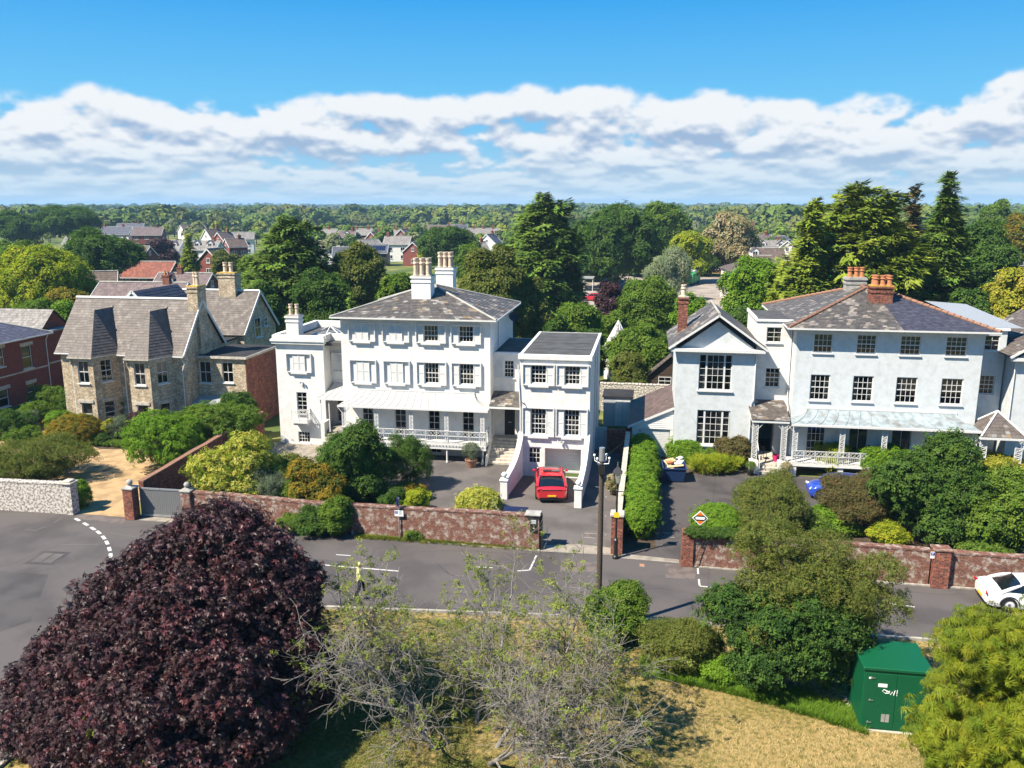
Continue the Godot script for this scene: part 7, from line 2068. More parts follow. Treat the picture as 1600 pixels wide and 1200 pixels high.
func lawn_grass() -> void:
	var f := fnl(91, 0.16, 4)
	var xs: Array[Transform3D] = []; var cs := PackedColorArray()
	var g := RandomNumberGenerator.new(); g.seed = 93
	for i in 60000:
		var z := -19.0 - 15.2 * g.randf()
		var x := g.randf_range(-20.0, 16.0) * (0.55 + 0.45 * (-z - 19.0) / 15.0)
		if z < -33.0 and x < -3.0 + g.randf() * 0.5: continue
		var dry := clampf(0.5 + 1.1 * f.get_noise_2d(x, z) + 0.06 * (x - 1.0), 0.0, 1.0)
		var c := Color(0.10, 0.12, 0.024).lerp(Color(0.38, 0.285, 0.13), clampf(dry + g.randf_range(-0.3, 0.3), 0, 1))
		cs.append(c)
		var s := g.randf_range(0.05, 0.1) * (1.5 if dry < 0.25 else 1.0)
		xs.append(Transform3D(Basis.from_euler(Vector3(0, g.randf() * TAU, 0)).scaled(Vector3(s * 1.4, s, s * 1.4)), Vector3(x, 0.045, z)))
	var o := scatter(self, "lawn_grass", cluster("tuft"), xs, cs, M.needle)
	o.set_meta("kind", "stuff"); tag(o, "short sun-bleached grass of the near green", "grass")
	# rank green growth in front of the ivy tree and along the hedge, and weeds at the wall foot
	xs = []; cs = PackedColorArray()
	for i in 5200:
		var u := g.randf()
		var x := lerpf(0.3, 8.0, u); var z := -30.2 + 2.4 * pow(u, 1.6) + g.randf_range(-0.9, 0.5)
		if i > 3600:
			x = g.randf_range(-15.5, -5.4); z = -41.45 + 0.01 * x + g.randf_range(0.0, 0.4) * g.randf()
		var s := g.randf_range(0.14, 0.36) * (0.7 if i > 3600 else 1.0)
		xs.append(Transform3D(Basis.from_euler(Vector3(0, g.randf() * TAU, 0)) * s, Vector3(x, 0.03, z)))
		cs.append((BRIGHT[g.randi() % 3] if i < 3600 else (GOLD[g.randi() % 3] * 0.7 if g.randf() < 0.6 else GREEN[g.randi() % 4])) * g.randf_range(0.7, 1.2))
	o = scatter(self, "rank_grass", cluster("blade"), xs, cs, M.leaf)
	o.set_meta("kind", "stuff"); tag(o, "long green grass and weeds by the hedge and wall foot", "grass")

func far_crown(seed_: int, tris: int, leaf: float) -> ArrayMesh:
	# unit crown, base at 0, radius about 0.5, height 1
	var b := MB.new()
	var g := RandomNumberGenerator.new(); g.seed = seed_
	var lb := crown_lobes(Vector3(0, 0.55, 0), Vector3(0.5, 0.45, 0.5), 9, seed_, 0.45, 0.58)
	var per := tris / lb.size()
	for l in lb:
		for i in per:
			var d := unit_dir(g)
			if d.y < -0.2: d.y = -d.y
			var p: Vector3 = l[0] + d * l[1] * g.randf_range(0.8, 1.03)
			var y := (d + unit_dir(g) * 0.5).normalized()
			var s := y.cross(unit_dir(g)).normalized(); var u := s.cross(y)
			var k := leaf * g.randf_range(0.7, 1.3)
			b.tri(p - s * k - u * k * 0.6, p + s * k - u * k * 0.6, p + u * k)
	return b.mesh()

func woods() -> void:
	var g := RandomNumberGenerator.new(); g.seed = 1201
	var f := fnl(1203, 0.0035, 3)
	var kinds := []
	for i in 4:
		var xs: Array[Transform3D] = []
		kinds.append([xs, PackedColorArray()])
	var d := 520.0
	while d < 4200.0:
		var n := 190
		for i in n:
			var a := deg_to_rad(lerpf(-54.0, 36.0, (i + g.randf()) / n))
			var e := d * g.randf_range(0.97, 1.03)
			var x := sin(a) * e; var z := -cos(a) * e
			var open := f.get_noise_2d(x, z)
			if d < 760.0 and open > -0.05 and a < deg_to_rad(4.0) : continue
			if d < 1500.0 and open > 0.24: continue
			var h := g.randf_range(6.5, 14.5) * (1.25 if f.get_noise_2d(x * 3.0, z * 3.0) > 0.15 else 1.0) * (1.0 + d / 6000.0)
			var w := h * g.randf_range(0.95, 1.45)
			var k: Array = kinds[g.randi() % 4]
			k[0].append(Transform3D(Basis.from_euler(Vector3(0, g.randf() * TAU, 0)).scaled(Vector3(w, h, w)), Vector3(x, land_height(x, z) - 1.2, z)))
			var tone: Color = [Color(0.065, 0.105, 0.022), Color(0.085, 0.13, 0.026), Color(0.05, 0.082, 0.02), Color(0.115, 0.15, 0.032), Color(0.10, 0.115, 0.03)][g.randi() % 5]
			k[1].append(tone)
		d *= 1.055
	for i in 4:
		var o := scatter(self, numbered("woodland"), far_crown(1300 + i, 300, 0.11), kinds[i][0], kinds[i][1], M.needle)
		o.set_meta("kind", "stuff"); tag(o, "far woods rolling to the horizon beyond the town", "woodland", "woods on the horizon")

func town_trees() -> void:
	# single trees between the far houses
	var meshes := [far_crown(1401, 1100, 0.06), far_crown(1402, 1100, 0.06), far_crown(1403, 1100, 0.06)]
	var tones := [Color(0.075, 0.125, 0.022), Color(0.11, 0.165, 0.028), Color(0.05, 0.085, 0.02), Color(0.15, 0.18, 0.03), Color(0.12, 0.14, 0.06)]
	var mats := []
	for i in tones.size(): mats.append(mat("town_leaf_%d" % i, tones[i].linear_to_srgb(), 0.7, {"spec": 0.15}))
	var looks := ["mid green", "light green", "dark green", "yellow green", "grey green"]
	var tb := MB.new()
	tb.tube([Vector3(0, -0.02, 0), Vector3(0, 0.3, 0), Vector3(0, 0.6, 0)], [0.035, 0.028, 0.012], 6)
	var trunk := tb.mesh()
	var g := RandomNumberGenerator.new(); g.seed = 1405
	for i in 230:
		var a := deg_to_rad(lerpf(-43.0, 24.0, g.randf()))
		var d := g.randf_range(270.0, 580.0)
		var x := sin(a) * d; var z := -cos(a) * d
		if x > -30.0 and x < 75.0 and z > -235.0: continue
		var h := g.randf_range(5.0, 10.5)
		var k := g.randi() % 5
		var what: String = ("low " if h < 6.4 else "tall " if h > 8.8 else "middling ") + looks[k]
		var t := thing("town_tree", what + " tree standing among the far houses", "tree", Vector3(x, 0, z), g.randf() * TAU, what + " trees among the far houses")
		var o := part("trunk", trunk, M.bark, t); o.scale = Vector3(h, h, h)
		o = part("crown", meshes[g.randi() % 3], mats[k], t); o.scale = Vector3(h * 1.05, h, h * 1.05)

# ------------------------------------------------------------------ the town behind
const TILE_BROWN := [Color(0.115, 0.085, 0.07), Color(0.13, 0.095, 0.078), Color(0.10, 0.075, 0.063)]
const TILE_RED := [Color(0.20, 0.065, 0.04), Color(0.23, 0.075, 0.045), Color(0.17, 0.058, 0.038)]
const TILE_PALE := [Color(0.20, 0.185, 0.175), Color(0.23, 0.215, 0.20), Color(0.17, 0.16, 0.15)]
const TILE_MAUVE := [Color(0.135, 0.10, 0.098), Color(0.155, 0.115, 0.11), Color(0.115, 0.088, 0.086)]
const TILE_BLUE := [Color(0.075, 0.08, 0.105), Color(0.09, 0.095, 0.12), Color(0.065, 0.07, 0.09)]

func plain_window(parent: Node, x: Transform3D, w: float, h: float) -> void:
	var key := "pw %.2f %.2f" % [w, h]
	if not cache.has(key):
		var b := MB.new()
		var f := 0.09
		b.box(Vector3(0, 0, 0), Vector3(w, f, 0.07)); b.box(Vector3(0, h - f, 0), Vector3(w, h, 0.07)); b.box(Vector3(0, f, 0), Vector3(f, h - f, 0.07)); b.box(Vector3(w - f, f, 0), Vector3(w, h - f, 0.07))
		b.box(Vector3(w / 2 - 0.035, f, 0), Vector3(w / 2 + 0.035, h - f, 0.06)); b.box(Vector3(-0.06, -0.07, 0), Vector3(w + 0.06, -0.004, 0.14))
		cache[key] = b.mesh()
	var o := part("window", cache[key], M.white_paint, parent)
	o.transform = x
	part("pane", slab_mesh(Vector3(0.05, 0.05, 0.01), Vector3(w - 0.05, h - 0.05, 0.035)), M.panel_glass, o)

func town_house(label: String, x: float, z: float, turn: float, w: float, d: float, eave: float, rise: float, tones: Array, wall: Material, o := {}) -> Node3D:
	# ridge along the local x axis
	var t := thing(o.get("called", "town_house"), label, "house", Vector3(x, 0, z), turn, o.get("group", ""))
	var b := MB.new()
	var hx := w / 2; var hz := d / 2
	block(b, -hx, hx, -hz, hz, -0.1, eave)
	var hip: bool = o.get("hip", false)
	if not hip:
		b.tri(Vector3(hx, eave, hz), Vector3(hx, eave, -hz), Vector3(hx, eave + rise, 0)); b.tri(Vector3(-hx, eave, -hz), Vector3(-hx, eave, hz), Vector3(-hx, eave + rise, 0))
	part("wall", b, wall, t)
	b = MB.new()
	var e := 0.4
	var ye := eave - e * rise / hz * 0.5
	var yr := eave + rise + 0.05
	var rx := hx + 0.25 if not hip else maxf(0.1, hx - hz * 0.85)
	var ex := hx + (0.25 if not hip else e)
	var c: float = o.get("course", 0.45)
	slope(b, Vector3(-ex, ye, hz + e), Vector3(ex, ye, hz + e), Vector3(rx, yr, 0), Vector3(-rx, yr, 0), tones, c, c)
	slope(b, Vector3(ex, ye, -hz - e), Vector3(-ex, ye, -hz - e), Vector3(-rx, yr, 0), Vector3(rx, yr, 0), tones, c, c)
	if hip:
		slope(b, Vector3(ex, ye, hz + e), Vector3(ex, ye, -hz - e), Vector3(rx, yr, 0), Vector3(rx, yr, 0.01), tones, c, c)
		slope(b, Vector3(-ex, ye, -hz - e), Vector3(-ex, ye, hz + e), Vector3(-rx, yr, 0.01), Vector3(-rx, yr, 0), tones, c, c)
	var ro := part("roof", b, M.slate, t)
	b = MB.new()
	b.tube([Vector3(-rx, yr + 0.03, 0), Vector3(rx, yr + 0.03, 0)], [0.13, 0.13], 5)
	part("ridge", b, M.concrete, ro)
	if not hip:
		for s in [-1, 1]:
			for q in [-1, 1]:
				b = MB.new()
				b.bar(Vector3(s * (ex + 0.02), ye - 0.06, q * (hz + e)), Vector3(s * (ex + 0.02), yr - 0.1, q * 0.03), 0.06, 0.24)
				part("bargeboard", b, M[o.get("barge", "white_paint")], ro)
	for q in [1, -1]:
		b = MB.new()
		b.box(Vector3(-ex, ye - 0.13, q * (hz + e) - 0.05), Vector3(ex, ye - 0.02, q * (hz + e) + 0.05))
		part("gutter", b, M.white_paint, ro)
	# windows
	var rows := [0.9, 3.5] if eave > 4.2 else [0.9]
	var n: int = o.get("n", maxi(2, int(w / 3.2)))
	for y in rows:
		for i in n:
			var cx := -hx + w * (i + 0.5) / n
			plain_window(t, Transform3D(Basis(), Vector3(cx - 0.75, y, hz)), 1.5, 1.25)
		for s in [-1, 1]:
			var bs := Basis(Vector3.FORWARD, Vector3.UP, Vector3.RIGHT) if s > 0 else Basis(Vector3.BACK, Vector3.UP, Vector3.LEFT)
			plain_window(t, Transform3D(bs, Vector3(s * hx, y, s * 0.6)), 1.2, 1.25)
	if not hip and rise > 2.2 and o.get("attic", true):
		plain_window(t, Transform3D(Basis(Vector3.FORWARD, Vector3.UP, Vector3.RIGHT), Vector3(hx, eave + 0.2, 0.45)), 0.9, 1.1)
		plain_window(t, Transform3D(Basis(Vector3.BACK, Vector3.UP, Vector3.LEFT), Vector3(-hx, eave + 0.2, -0.45)), 0.9, 1.1)
	for cx in o.get("stacks", [0.55]):
		b = MB.new()
		b.box(Vector3(cx * hx - 0.45, eave, -0.35), Vector3(cx * hx + 0.45, yr + 0.95, 0.35)); b.box(Vector3(cx * hx - 0.52, yr + 0.8, -0.42), Vector3(cx * hx + 0.52, yr + 0.97, 0.42))
		var ch := part("chimney", b, M.red_brick, t)
		for k in [-0.2, 0.2]:
			b = MB.new()
			b.lathe(Vector3(cx * hx + k, yr + 0.97, 0), [[0.14, 0], [0.11, 0.4], [0.13, 0.45], [0.08, 0.45]], 8)
			part("chimney_pot", b, M.terracotta, ch)
	for cx in o.get("dormers", []):
		# gabled dormer on the front slope
		b = MB.new()
		var zf := hz * 0.62; var y0 := eave + rise * 0.30
		b.quad(Vector3(cx - 0.9, y0, zf), Vector3(cx + 0.9, y0, zf), Vector3(cx + 0.9, y0 + 1.1, zf), Vector3(cx - 0.9, y0 + 1.1, zf)); b.tri(Vector3(cx - 0.9, y0 + 1.1, zf), Vector3(cx + 0.9, y0 + 1.1, zf), Vector3(cx, y0 + 1.9, zf))
		b.quad(Vector3(cx + 0.9, y0, zf), Vector3(cx + 0.9, y0, 0), Vector3(cx + 0.9, y0 + 1.1, 0), Vector3(cx + 0.9, y0 + 1.1, zf)); b.quad(Vector3(cx - 0.9, y0, 0), Vector3(cx - 0.9, y0, zf), Vector3(cx - 0.9, y0 + 1.1, zf), Vector3(cx - 0.9, y0 + 1.1, 0))
		var dm := part("dormer", b, M.white_render, t)
		b = MB.new()
		slope(b, Vector3(cx + 1.1, y0 + 0.95, zf + 0.2), Vector3(cx + 1.1, y0 + 0.95, -0.2), Vector3(cx, y0 + 2.0, -0.2), Vector3(cx, y0 + 2.0, zf + 0.2), tones, 0.5, 0.5); slope(b, Vector3(cx - 1.1, y0 + 0.95, -0.2), Vector3(cx - 1.1, y0 + 0.95, zf + 0.2), Vector3(cx, y0 + 2.0, zf + 0.2), Vector3(cx, y0 + 2.0, -0.2), tones, 0.5, 0.5)
		part("dormer_roof", b, M.slate, dm)
		plain_window(t, Transform3D(Basis(), Vector3(cx - 0.6, y0 + 0.15, zf)), 1.2, 0.9)
	if o.get("solar", false):
		for i in 5:
			b = MB.new()
			var u := -hx * 0.6 + i * 1.1
			var p := func(a, s): return Vector3(a, lerpf(ye, yr, s) + 0.09, lerpf(hz + e, 0, s))
			b.quad(p.call(u, 0.3), p.call(u + 1.02, 0.3), p.call(u + 1.02, 0.8), p.call(u, 0.8))
			part("solar_panel", b, M.panel_glass, ro)
	return t

func town() -> void:
	town_house("brown tiled bungalow with a red brick gable end beside the oak", -87.3, -122.0, 0.50, 5.5, 6.5, 4.7, 3.0, TILE_BROWN, M.modern_brick, {"stacks": []})
	town_house("long terracotta roofed house behind the brick villa", -95.7, -150.0, 0.10, 9.7, 7.3, 4.8, 2.6, TILE_RED, M.modern_brick, {"stacks": []})
	town_house("brown roofed house with a small white dormer and brick stack", -77.9, -132.0, 0.05, 9.2, 6.9, 4.3, 2.5, TILE_MAUVE, M.modern_brick, {"dormers": [-2.2], "stacks": [-0.2]})
	town_house("wide mauve tiled roof close behind the buff brick villa", -63.7, -98.0, 0.05, 11.5, 10.0, 4.8, 3.6, TILE_MAUVE, M.modern_brick, {"stacks": [0.55]})
	town_house("chalet house with a row of solar panels under its roof", -125.4, -190.0, 0.05, 8.2, 6.5, 6.0, 2.3, TILE_BROWN, M.modern_brick, {"solar": true, "stacks": []})
	town_house("white chalet row with a pale roof behind the pointed conifer", -141.8, -232.0, 0.05, 9.6, 7.2, 5.3, 2.6, TILE_PALE, M.white_render, {"dormers": [-3, 3], "stacks": []})
	town_house("white chalet with dormers at the end of the pale-roofed row", -128.3, -230.0, 0.05, 8.3, 6.5, 5.7, 2.3, TILE_PALE, M.white_render, {"dormers": [-2, 2]})
	town_house("red brick gabled house end-on with white bargeboards", -94.0, -172.0, 1.45, 5.5, 6.5, 5.7, 3.2, TILE_BROWN, M.modern_brick, {"stacks": []})
	town_house("pale flat looking roof beside the dark oak", -183.0, -250.0, 0.20, 9.6, 7.2, 6.0, 2.6, TILE_PALE, M.white_render, {"stacks": []})
	town_house("long low purple roofed terrace near the stubble fields", -239.8, -350.0, 0.10, 17.4, 9.0, 5.7, 3.2, TILE_BLUE, M.cream_render, {"stacks": [-0.5, 0.5]})
	town_house("mauve roofed house among the far gardens", -219.6, -345.0, 0.30, 12.5, 9.0, 5.6, 3.2, TILE_MAUVE, M.modern_brick, {})
	town_house("blue grey roofed house beyond the copper tree", -277.3, -420.0, 0.20, 13.9, 9.0, 5.6, 3.2, TILE_BLUE, M.cream_render, {})
	town_house("brown roof with a white gable end beyond the gardens", -218.7, -380.0, 0.90, 11.2, 8.4, 6.0, 3.0, TILE_BROWN, M.white_render, {})
	town_house("steep gabled house with blue-white gable near the far wood", -164.3, -300.0, 1.10, 6.3, 6.5, 6.0, 3.4, TILE_BROWN, M.white_render, {})
	town_house("second steep gable behind the pointed conifer", -143.8, -270.0, 1.20, 5.5, 6.5, 6.0, 3.2, TILE_MAUVE, M.modern_brick, {})
	town_house("pale roofed bungalow with a white gable by the big cypress", -152.4, -300.0, 0.40, 8.2, 6.5, 6.0, 2.3, TILE_PALE, M.white_render, {"stacks": []})
	town_house("small house with a tall stack beside the big cypress", -124.6, -240.0, 0.80, 5.5, 6.5, 6.0, 2.3, TILE_BROWN, M.modern_brick, {})
	town_house("pale slate terrace seen over the dark cypress", -132.1, -330.0, 0.12, 11.5, 8.7, 5.7, 3.1, TILE_PALE, M.modern_brick, {"stacks": [-0.5, 0.4]})
	town_house("terrace house with a blue-white dormer next to the pale slate terrace", -118.0, -320.0, 0.12, 6.6, 6.5, 6.0, 2.3, TILE_MAUVE, M.modern_brick, {"dormers": [0]})
	town_house("grey slate terrace end with two stacks", -122.3, -350.0, 0.12, 8.3, 6.5, 6.0, 2.3, TILE_PALE, M.modern_brick, {"stacks": [-0.6, 0.6]})
	town_house("low white flat-eaved house below the pale slate terrace", -100.7, -255.0, 0.10, 8.1, 6.5, 4.9, 2.3, TILE_PALE, M.white_render, {"stacks": []})
	town_house("small grey roofed annexe beside the low white house", -86.3, -230.0, 0.30, 5.5, 6.5, 4.2, 2.3, TILE_BLUE, M.cream_render, {"stacks": [], "attic": false})
	town_house("brown gable roof between the slate terraces", -109.4, -330.0, 1.30, 7.8, 6.5, 4.6, 3.2, TILE_BROWN, M.modern_brick, {})
	town_house("slate terrace with tall stacks above the white house", -107.2, -340.0, 0.12, 8.5, 6.5, 6.0, 2.3, TILE_PALE, M.modern_brick, {"stacks": [-0.7, 0.7]})
	town_house("red brick cross gable beside the slate terrace", -99.1, -335.0, 1.50, 7.9, 6.5, 5.6, 3.2, TILE_MAUVE, M.modern_brick, {})
	town_house("white rendered house with a pale tiled roof beyond the chimneys", -82.7, -272.0, 0.08, 8.5, 6.5, 5.8, 2.3, TILE_PALE, M.white_render, {"stacks": [-0.8]})
	town_house("dark boarded chalet with a black solar roof", -83.2, -250.0, 0.15, 7.5, 6.5, 4.1, 2.3, TILE_BLUE, M.dark_paint, {"solar": true, "stacks": []})
	town_house("pair of pale gables behind the solar chalet", -94.2, -275.0, 0.90, 7.4, 6.5, 4.6, 2.3, TILE_PALE, M.white_render, {"stacks": []})
	town_house("red brick gable end with white trim beside the white rendered house", -71.0, -252.0, 1.50, 5.9, 6.5, 4.2, 3.0, TILE_BROWN, M.modern_brick, {"stacks": []})
	town_house("second red brick gable just behind the first", -72.4, -268.0, 1.50, 5.5, 6.5, 4.3, 3.0, TILE_BROWN, M.modern_brick, {"stacks": []})
	town_house("brown roofed house behind the round dark tree", -97.1, -390.0, 0.20, 12.1, 9.0, 5.9, 3.2, TILE_BROWN, M.modern_brick, {})
	town_house("long pale roofed terrace with stacks near the tall cypress", -66.2, -335.0, 0.10, 12.9, 9.0, 6.0, 3.2, TILE_PALE, M.white_render, {"stacks": [-0.6, 0, 0.6]})
	town_house("white bay-fronted house with a dark gable near the tall cypress", -53.9, -285.0, 1.30, 5.5, 6.5, 5.6, 3.0, TILE_BLUE, M.white_render, {})
	town_house("small white cottage among trees beside the chimneys", -51.4, -250.0, 0.60, 5.5, 6.5, 5.1, 2.3, TILE_PALE, M.white_render, {})
	town_house("grey roofed house far behind the pale terrace", -98.5, -430.0, 0.20, 10.0, 7.5, 6.0, 2.7, TILE_BLUE, M.cream_render, {})
	town_house("blue roofed white house at the edge of the far trees", 15.5, -310.0, 0.20, 6.9, 6.5, 6.0, 2.3, TILE_BLUE, M.white_render, {"stacks": []})
	town_house("white gable with black bargeboards beside the blue roofed house", 13.6, -262.0, 1.40, 5.5, 6.5, 6.0, 2.8, TILE_BLUE, M.white_render, {"barge": "dark_paint", "stacks": []})
	town_house("long brown roofed hall with a small stack behind the yellow green tree", 16.4, -240.0, 0.10, 9.2, 6.9, 6.0, 2.5, TILE_MAUVE, M.modern_brick, {"stacks": [0.4], "attic": false})
	town_house("big old house with two tall brick stacks on the skyline", 39.5, -380.0, 0.10, 12.2, 9.0, 6.0, 4.5, TILE_BLUE, M.white_render, {"stacks": [-0.8, 0.8], "hip": true})
	town_house("brown hipped house beside the big old house", 25.5, -330.0, 0.30, 8.2, 6.5, 6.0, 2.3, TILE_BROWN, M.modern_brick, {"hip": true})
	town_house("grey tiled house behind the flowering tree", 37.4, -300.0, 0.30, 7.9, 6.5, 6.0, 2.3, TILE_MAUVE, M.modern_brick, {})
	town_house("white house with a grey hipped roof near the spreading cypress", 42.2, -285.0, 0.20, 9.1, 6.8, 6.0, 2.5, TILE_BLUE, M.white_render, {"hip": true, "stacks": []})
	town_house("second grey hipped roof half behind the cypress", 49.6, -280.0, 0.20, 6.9, 6.5, 6.0, 2.3, TILE_BLUE, M.white_render, {"hip": true, "stacks": []})
	town_house("cream gabled house end-on near the spreading cypress", 37.0, -235.0, 1.30, 5.5, 6.5, 6.0, 3.0, TILE_BROWN, M.cream_render, {"stacks": []})
	town_house("grey roofed row with a mansard beside the cream gable", 34.2, -250.0, 0.10, 8.4, 6.5, 6.0, 2.3, TILE_PALE, M.white_render, {"dormers": [-2.5, 2.5]})
	town_house("orange brick gabled house with white trim above the depot roof", 27.5, -205.0, 0.10, 7.2, 6.5, 6.0, 2.3, TILE_BROWN, M.terracotta, {"stacks": [], "dormers": [-3.2]})
	town_house("wide low brown roofed depot beyond the bright maple", 22.1, -168.0, 0.10, 13.8, 13.0, 6.0, 2.6, TILE_BROWN, M.cream_render, {"hip": true, "stacks": [], "attic": false})
	town_house("brick house at the edge of the pine clump", -144.4, -170.0, 0.30, 5.8, 6.5, 6.0, 2.3, TILE_BROWN, M.modern_brick, {})
	town_house("pale industrial shed far off near the stubble fields", -455.8, -640.0, 0.10, 13.8, 9.0, 6.0, 3.2, TILE_PALE, M.white_render, {"stacks": [], "attic": false})
	town_house("rust roofed house behind the amber tree", 91.9, -230.0, 0.30, 5.5, 6.5, 6.0, 2.3, TILE_RED, M.modern_brick, {})
	town_house("grey roof glimpsed between fir and green tree", 84.5, -240.0, 0.30, 5.5, 6.5, 6.0, 2.3, TILE_BLUE, M.cream_render, {"stacks": []})
	depot_and_cars()

func depot_and_cars() -> void:
	# open carport by the car park
	var t := thing("carport", "open flat-roofed carport on thin white posts in the car park", "carport", Vector3(-14.5, 0, -182))
	var b := MB.new()
	b.box(Vector3(-3, 2.7, -2.2), Vector3(3, 2.95, 2.2))
	part("roof", b, M.lead, t)
	for i in 4:
		for s in [-1, 1]:
			b = MB.new()
			b.bar(Vector3(-2.8 + i * 1.87, 0, s * 2.0), Vector3(-2.8 + i * 1.87, 2.7, s * 2.0), 0.12, 0.12)
			part("post", b, M.white_paint, t)
	# lighting column
	t = thing("lighting_column", "tall thin lamp column in front of the cream flowering tree", "lamp post", Vector3(39.5, 0, -160))
	b = MB.new(); b.tube([Vector3(0, 0, 0), Vector3(0, 8.5, 0)], [0.11, 0.06], 8)
	part("column", b, M.galvanised, t)
	b = MB.new(); b.box(Vector3(-0.9, 8.45, -0.12), Vector3(0.9, 8.58, 0.12))
	part("lamp_head", b, M.galvanised, t)
	# lorries
	lorry("green and white box lorry parked nose out under the trees", Vector3(34.5, 0, -197), 0.55)
	lorry("green and white box lorry beside its twin, nearer the car park", Vector3(38.5, 0, -194), 0.55)
	lorry("pale green lorry half hidden by the silvery willow", Vector3(10.0, 0, -200), -0.3)

func lorry(label: String, at: Vector3, turn: float) -> void:
	var t := thing("box_lorry", label, "lorry", at, turn)
	var b := MB.new()
	b.xbox(Transform3D(Basis(), Vector3(0, 2.1, -1.2)), Vector3(2.4, 2.7, 5.6), 0.06)
	part("box_body", b, M.white_paint, t)
	b = MB.new()
	b.box(Vector3(-1.215, 0.8, -4.0), Vector3(-1.202, 2.6, 1.6)); b.box(Vector3(1.202, 0.8, -4.0), Vector3(1.215, 2.6, 1.6)); b.box(Vector3(-1.2, 0.8, 1.602), Vector3(1.2, 3.2, 1.615))
	part("side_panels", b, M.lorry_green, t)
	b = MB.new()
	b.prism([Vector3(1.15, 0.5, 1.7), Vector3(1.15, 0.5, 3.5), Vector3(1.15, 1.5, 3.55), Vector3(1.15, 2.6, 3.1), Vector3(1.15, 2.75, 1.7)].slice(0), Vector3(-2.3, 0, 0))
	part("cab", b, M.lorry_green, t)
	b = MB.new()
	b.quad(Vector3(-1.05, 1.6, 3.56), Vector3(1.05, 1.6, 3.56), Vector3(1.05, 2.5, 3.2), Vector3(-1.05, 2.5, 3.2))
	part("windscreen", b, M.panel_glass, t)
	for p in [[-1.05, 2.6], [1.05, 2.6], [-1.05, -2.4], [1.05, -2.4]]:
		var w := part("wheel", wheel_mesh(0.45, 0.3), M.tyre, t)
		w.transform = Transform3D(Basis.from_euler(Vector3(0, 0, PI / 2)), Vector3(p[0], 0.45, p[1]))

# ------------------------------------------------------------------ vehicles
func car_materials() -> void:
	mat("red_car", lin(0.42, 0.012, 0.02), 0.28, {"coat": 1.0, "spec": 0.5})
	mat("white_car", lin(0.68, 0.69, 0.70), 0.3, {"coat": 1.0, "spec": 0.5})
	mat("blue_car", lin(0.012, 0.05, 0.34), 0.28, {"coat": 1.0, "spec": 0.5})
	mat("black_car", lin(0.015, 0.016, 0.02), 0.28, {"coat": 1.0, "spec": 0.5})
	mat("silver_car", lin(0.35, 0.36, 0.37), 0.3, {"coat": 1.0, "metal": 0.5})
	mat("tinted", lin(0.006, 0.008, 0.010), 0.06, {"spec": 0.6})
	mat("tyre", lin(0.012, 0.012, 0.012), 0.85)
	mat("alloy", lin(0.30, 0.30, 0.31), 0.3, {"metal": 0.8})
	mat("trim", lin(0.015, 0.015, 0.016), 0.6)
	mat("tail_red", lin(0.30, 0.006, 0.008), 0.15, {"coat": 1.0})
	mat("plate_yellow", lin(0.62, 0.36, 0.02), 0.5)
	mat("lens", lin(0.75, 0.78, 0.80), 0.1, {"coat": 1.0})
	mat("lorry_green", lin(0.04, 0.30, 0.09), 0.45)
	mat("cabinet_green", lin(0.004, 0.085, 0.035), 0.45, {"tex": noise_tex(201, 0.03, [[0.0, grey(0.8)], [0.5, grey(0.95)], [1.0, grey(1.0)]]), "scale": 0.8})
	mat("sign_blue", lin(0.02, 0.045, 0.28), 0.4)
	mat("sign_white", lin(0.66, 0.68, 0.68), 0.45)
	mat("sign_orange", lin(0.60, 0.14, 0.01), 0.5)
	mat("sign_yellow", lin(0.62, 0.45, 0.02), 0.5)
	mat("skip_blue", lin(0.012, 0.035, 0.10), 0.55, {"tex": M.blotchy, "scale": 0.5} if M.has("blotchy") else {})
	mat("navy", lin(0.008, 0.012, 0.045), 0.55)
	mat("hivis", lin(0.62, 0.62, 0.22), 0.85)
	mat("skin", lin(0.42, 0.24, 0.17), 0.6)
	mat("cloth_dark", lin(0.02, 0.022, 0.03), 0.9)
	mat("pink", lin(0.60, 0.02, 0.13), 0.5)
	mat("card", lin(0.42, 0.30, 0.16), 0.9)
	mat("wood_pale", lin(0.50, 0.36, 0.18), 0.8)

func wheel_mesh(r: float, w: float) -> ArrayMesh:
	var key := "wheel %.2f %.2f" % [r, w]
	if not cache.has(key):
		var b := MB.new()
		b.lathe(Vector3.ZERO, [[r * 0.66, -w / 2], [r * 0.92, -w / 2], [r, -w / 2 + 0.04], [r, w / 2 - 0.04], [r * 0.92, w / 2], [r * 0.66, w / 2], [r * 0.66, -w / 2]], 22)
		cache[key] = b.mesh()
	return cache[key]

func rim_mesh(r: float, w: float) -> ArrayMesh:
	var key := "rim %.2f %.2f" % [r, w]
	if not cache.has(key):
		var b := MB.new()
		b.lathe(Vector3.ZERO, [[0.0, -w * 0.36], [r * 0.2, -w * 0.36], [r * 0.2, w * 0.36], [0.0, w * 0.36]], 12)
		b.lathe(Vector3.ZERO, [[r * 0.58, -w * 0.42], [r * 0.67, -w * 0.45], [r * 0.67, w * 0.45], [r * 0.58, w * 0.42]], 22)
		for i in 5:
			var a := TAU * i / 5
			b.bar(Vector3(cos(a) * r * 0.15, 0, sin(a) * r * 0.15), Vector3(cos(a) * r * 0.62, 0, sin(a) * r * 0.62), w * 0.6, r * 0.16)
		cache[key] = b.mesh()
	return cache[key]

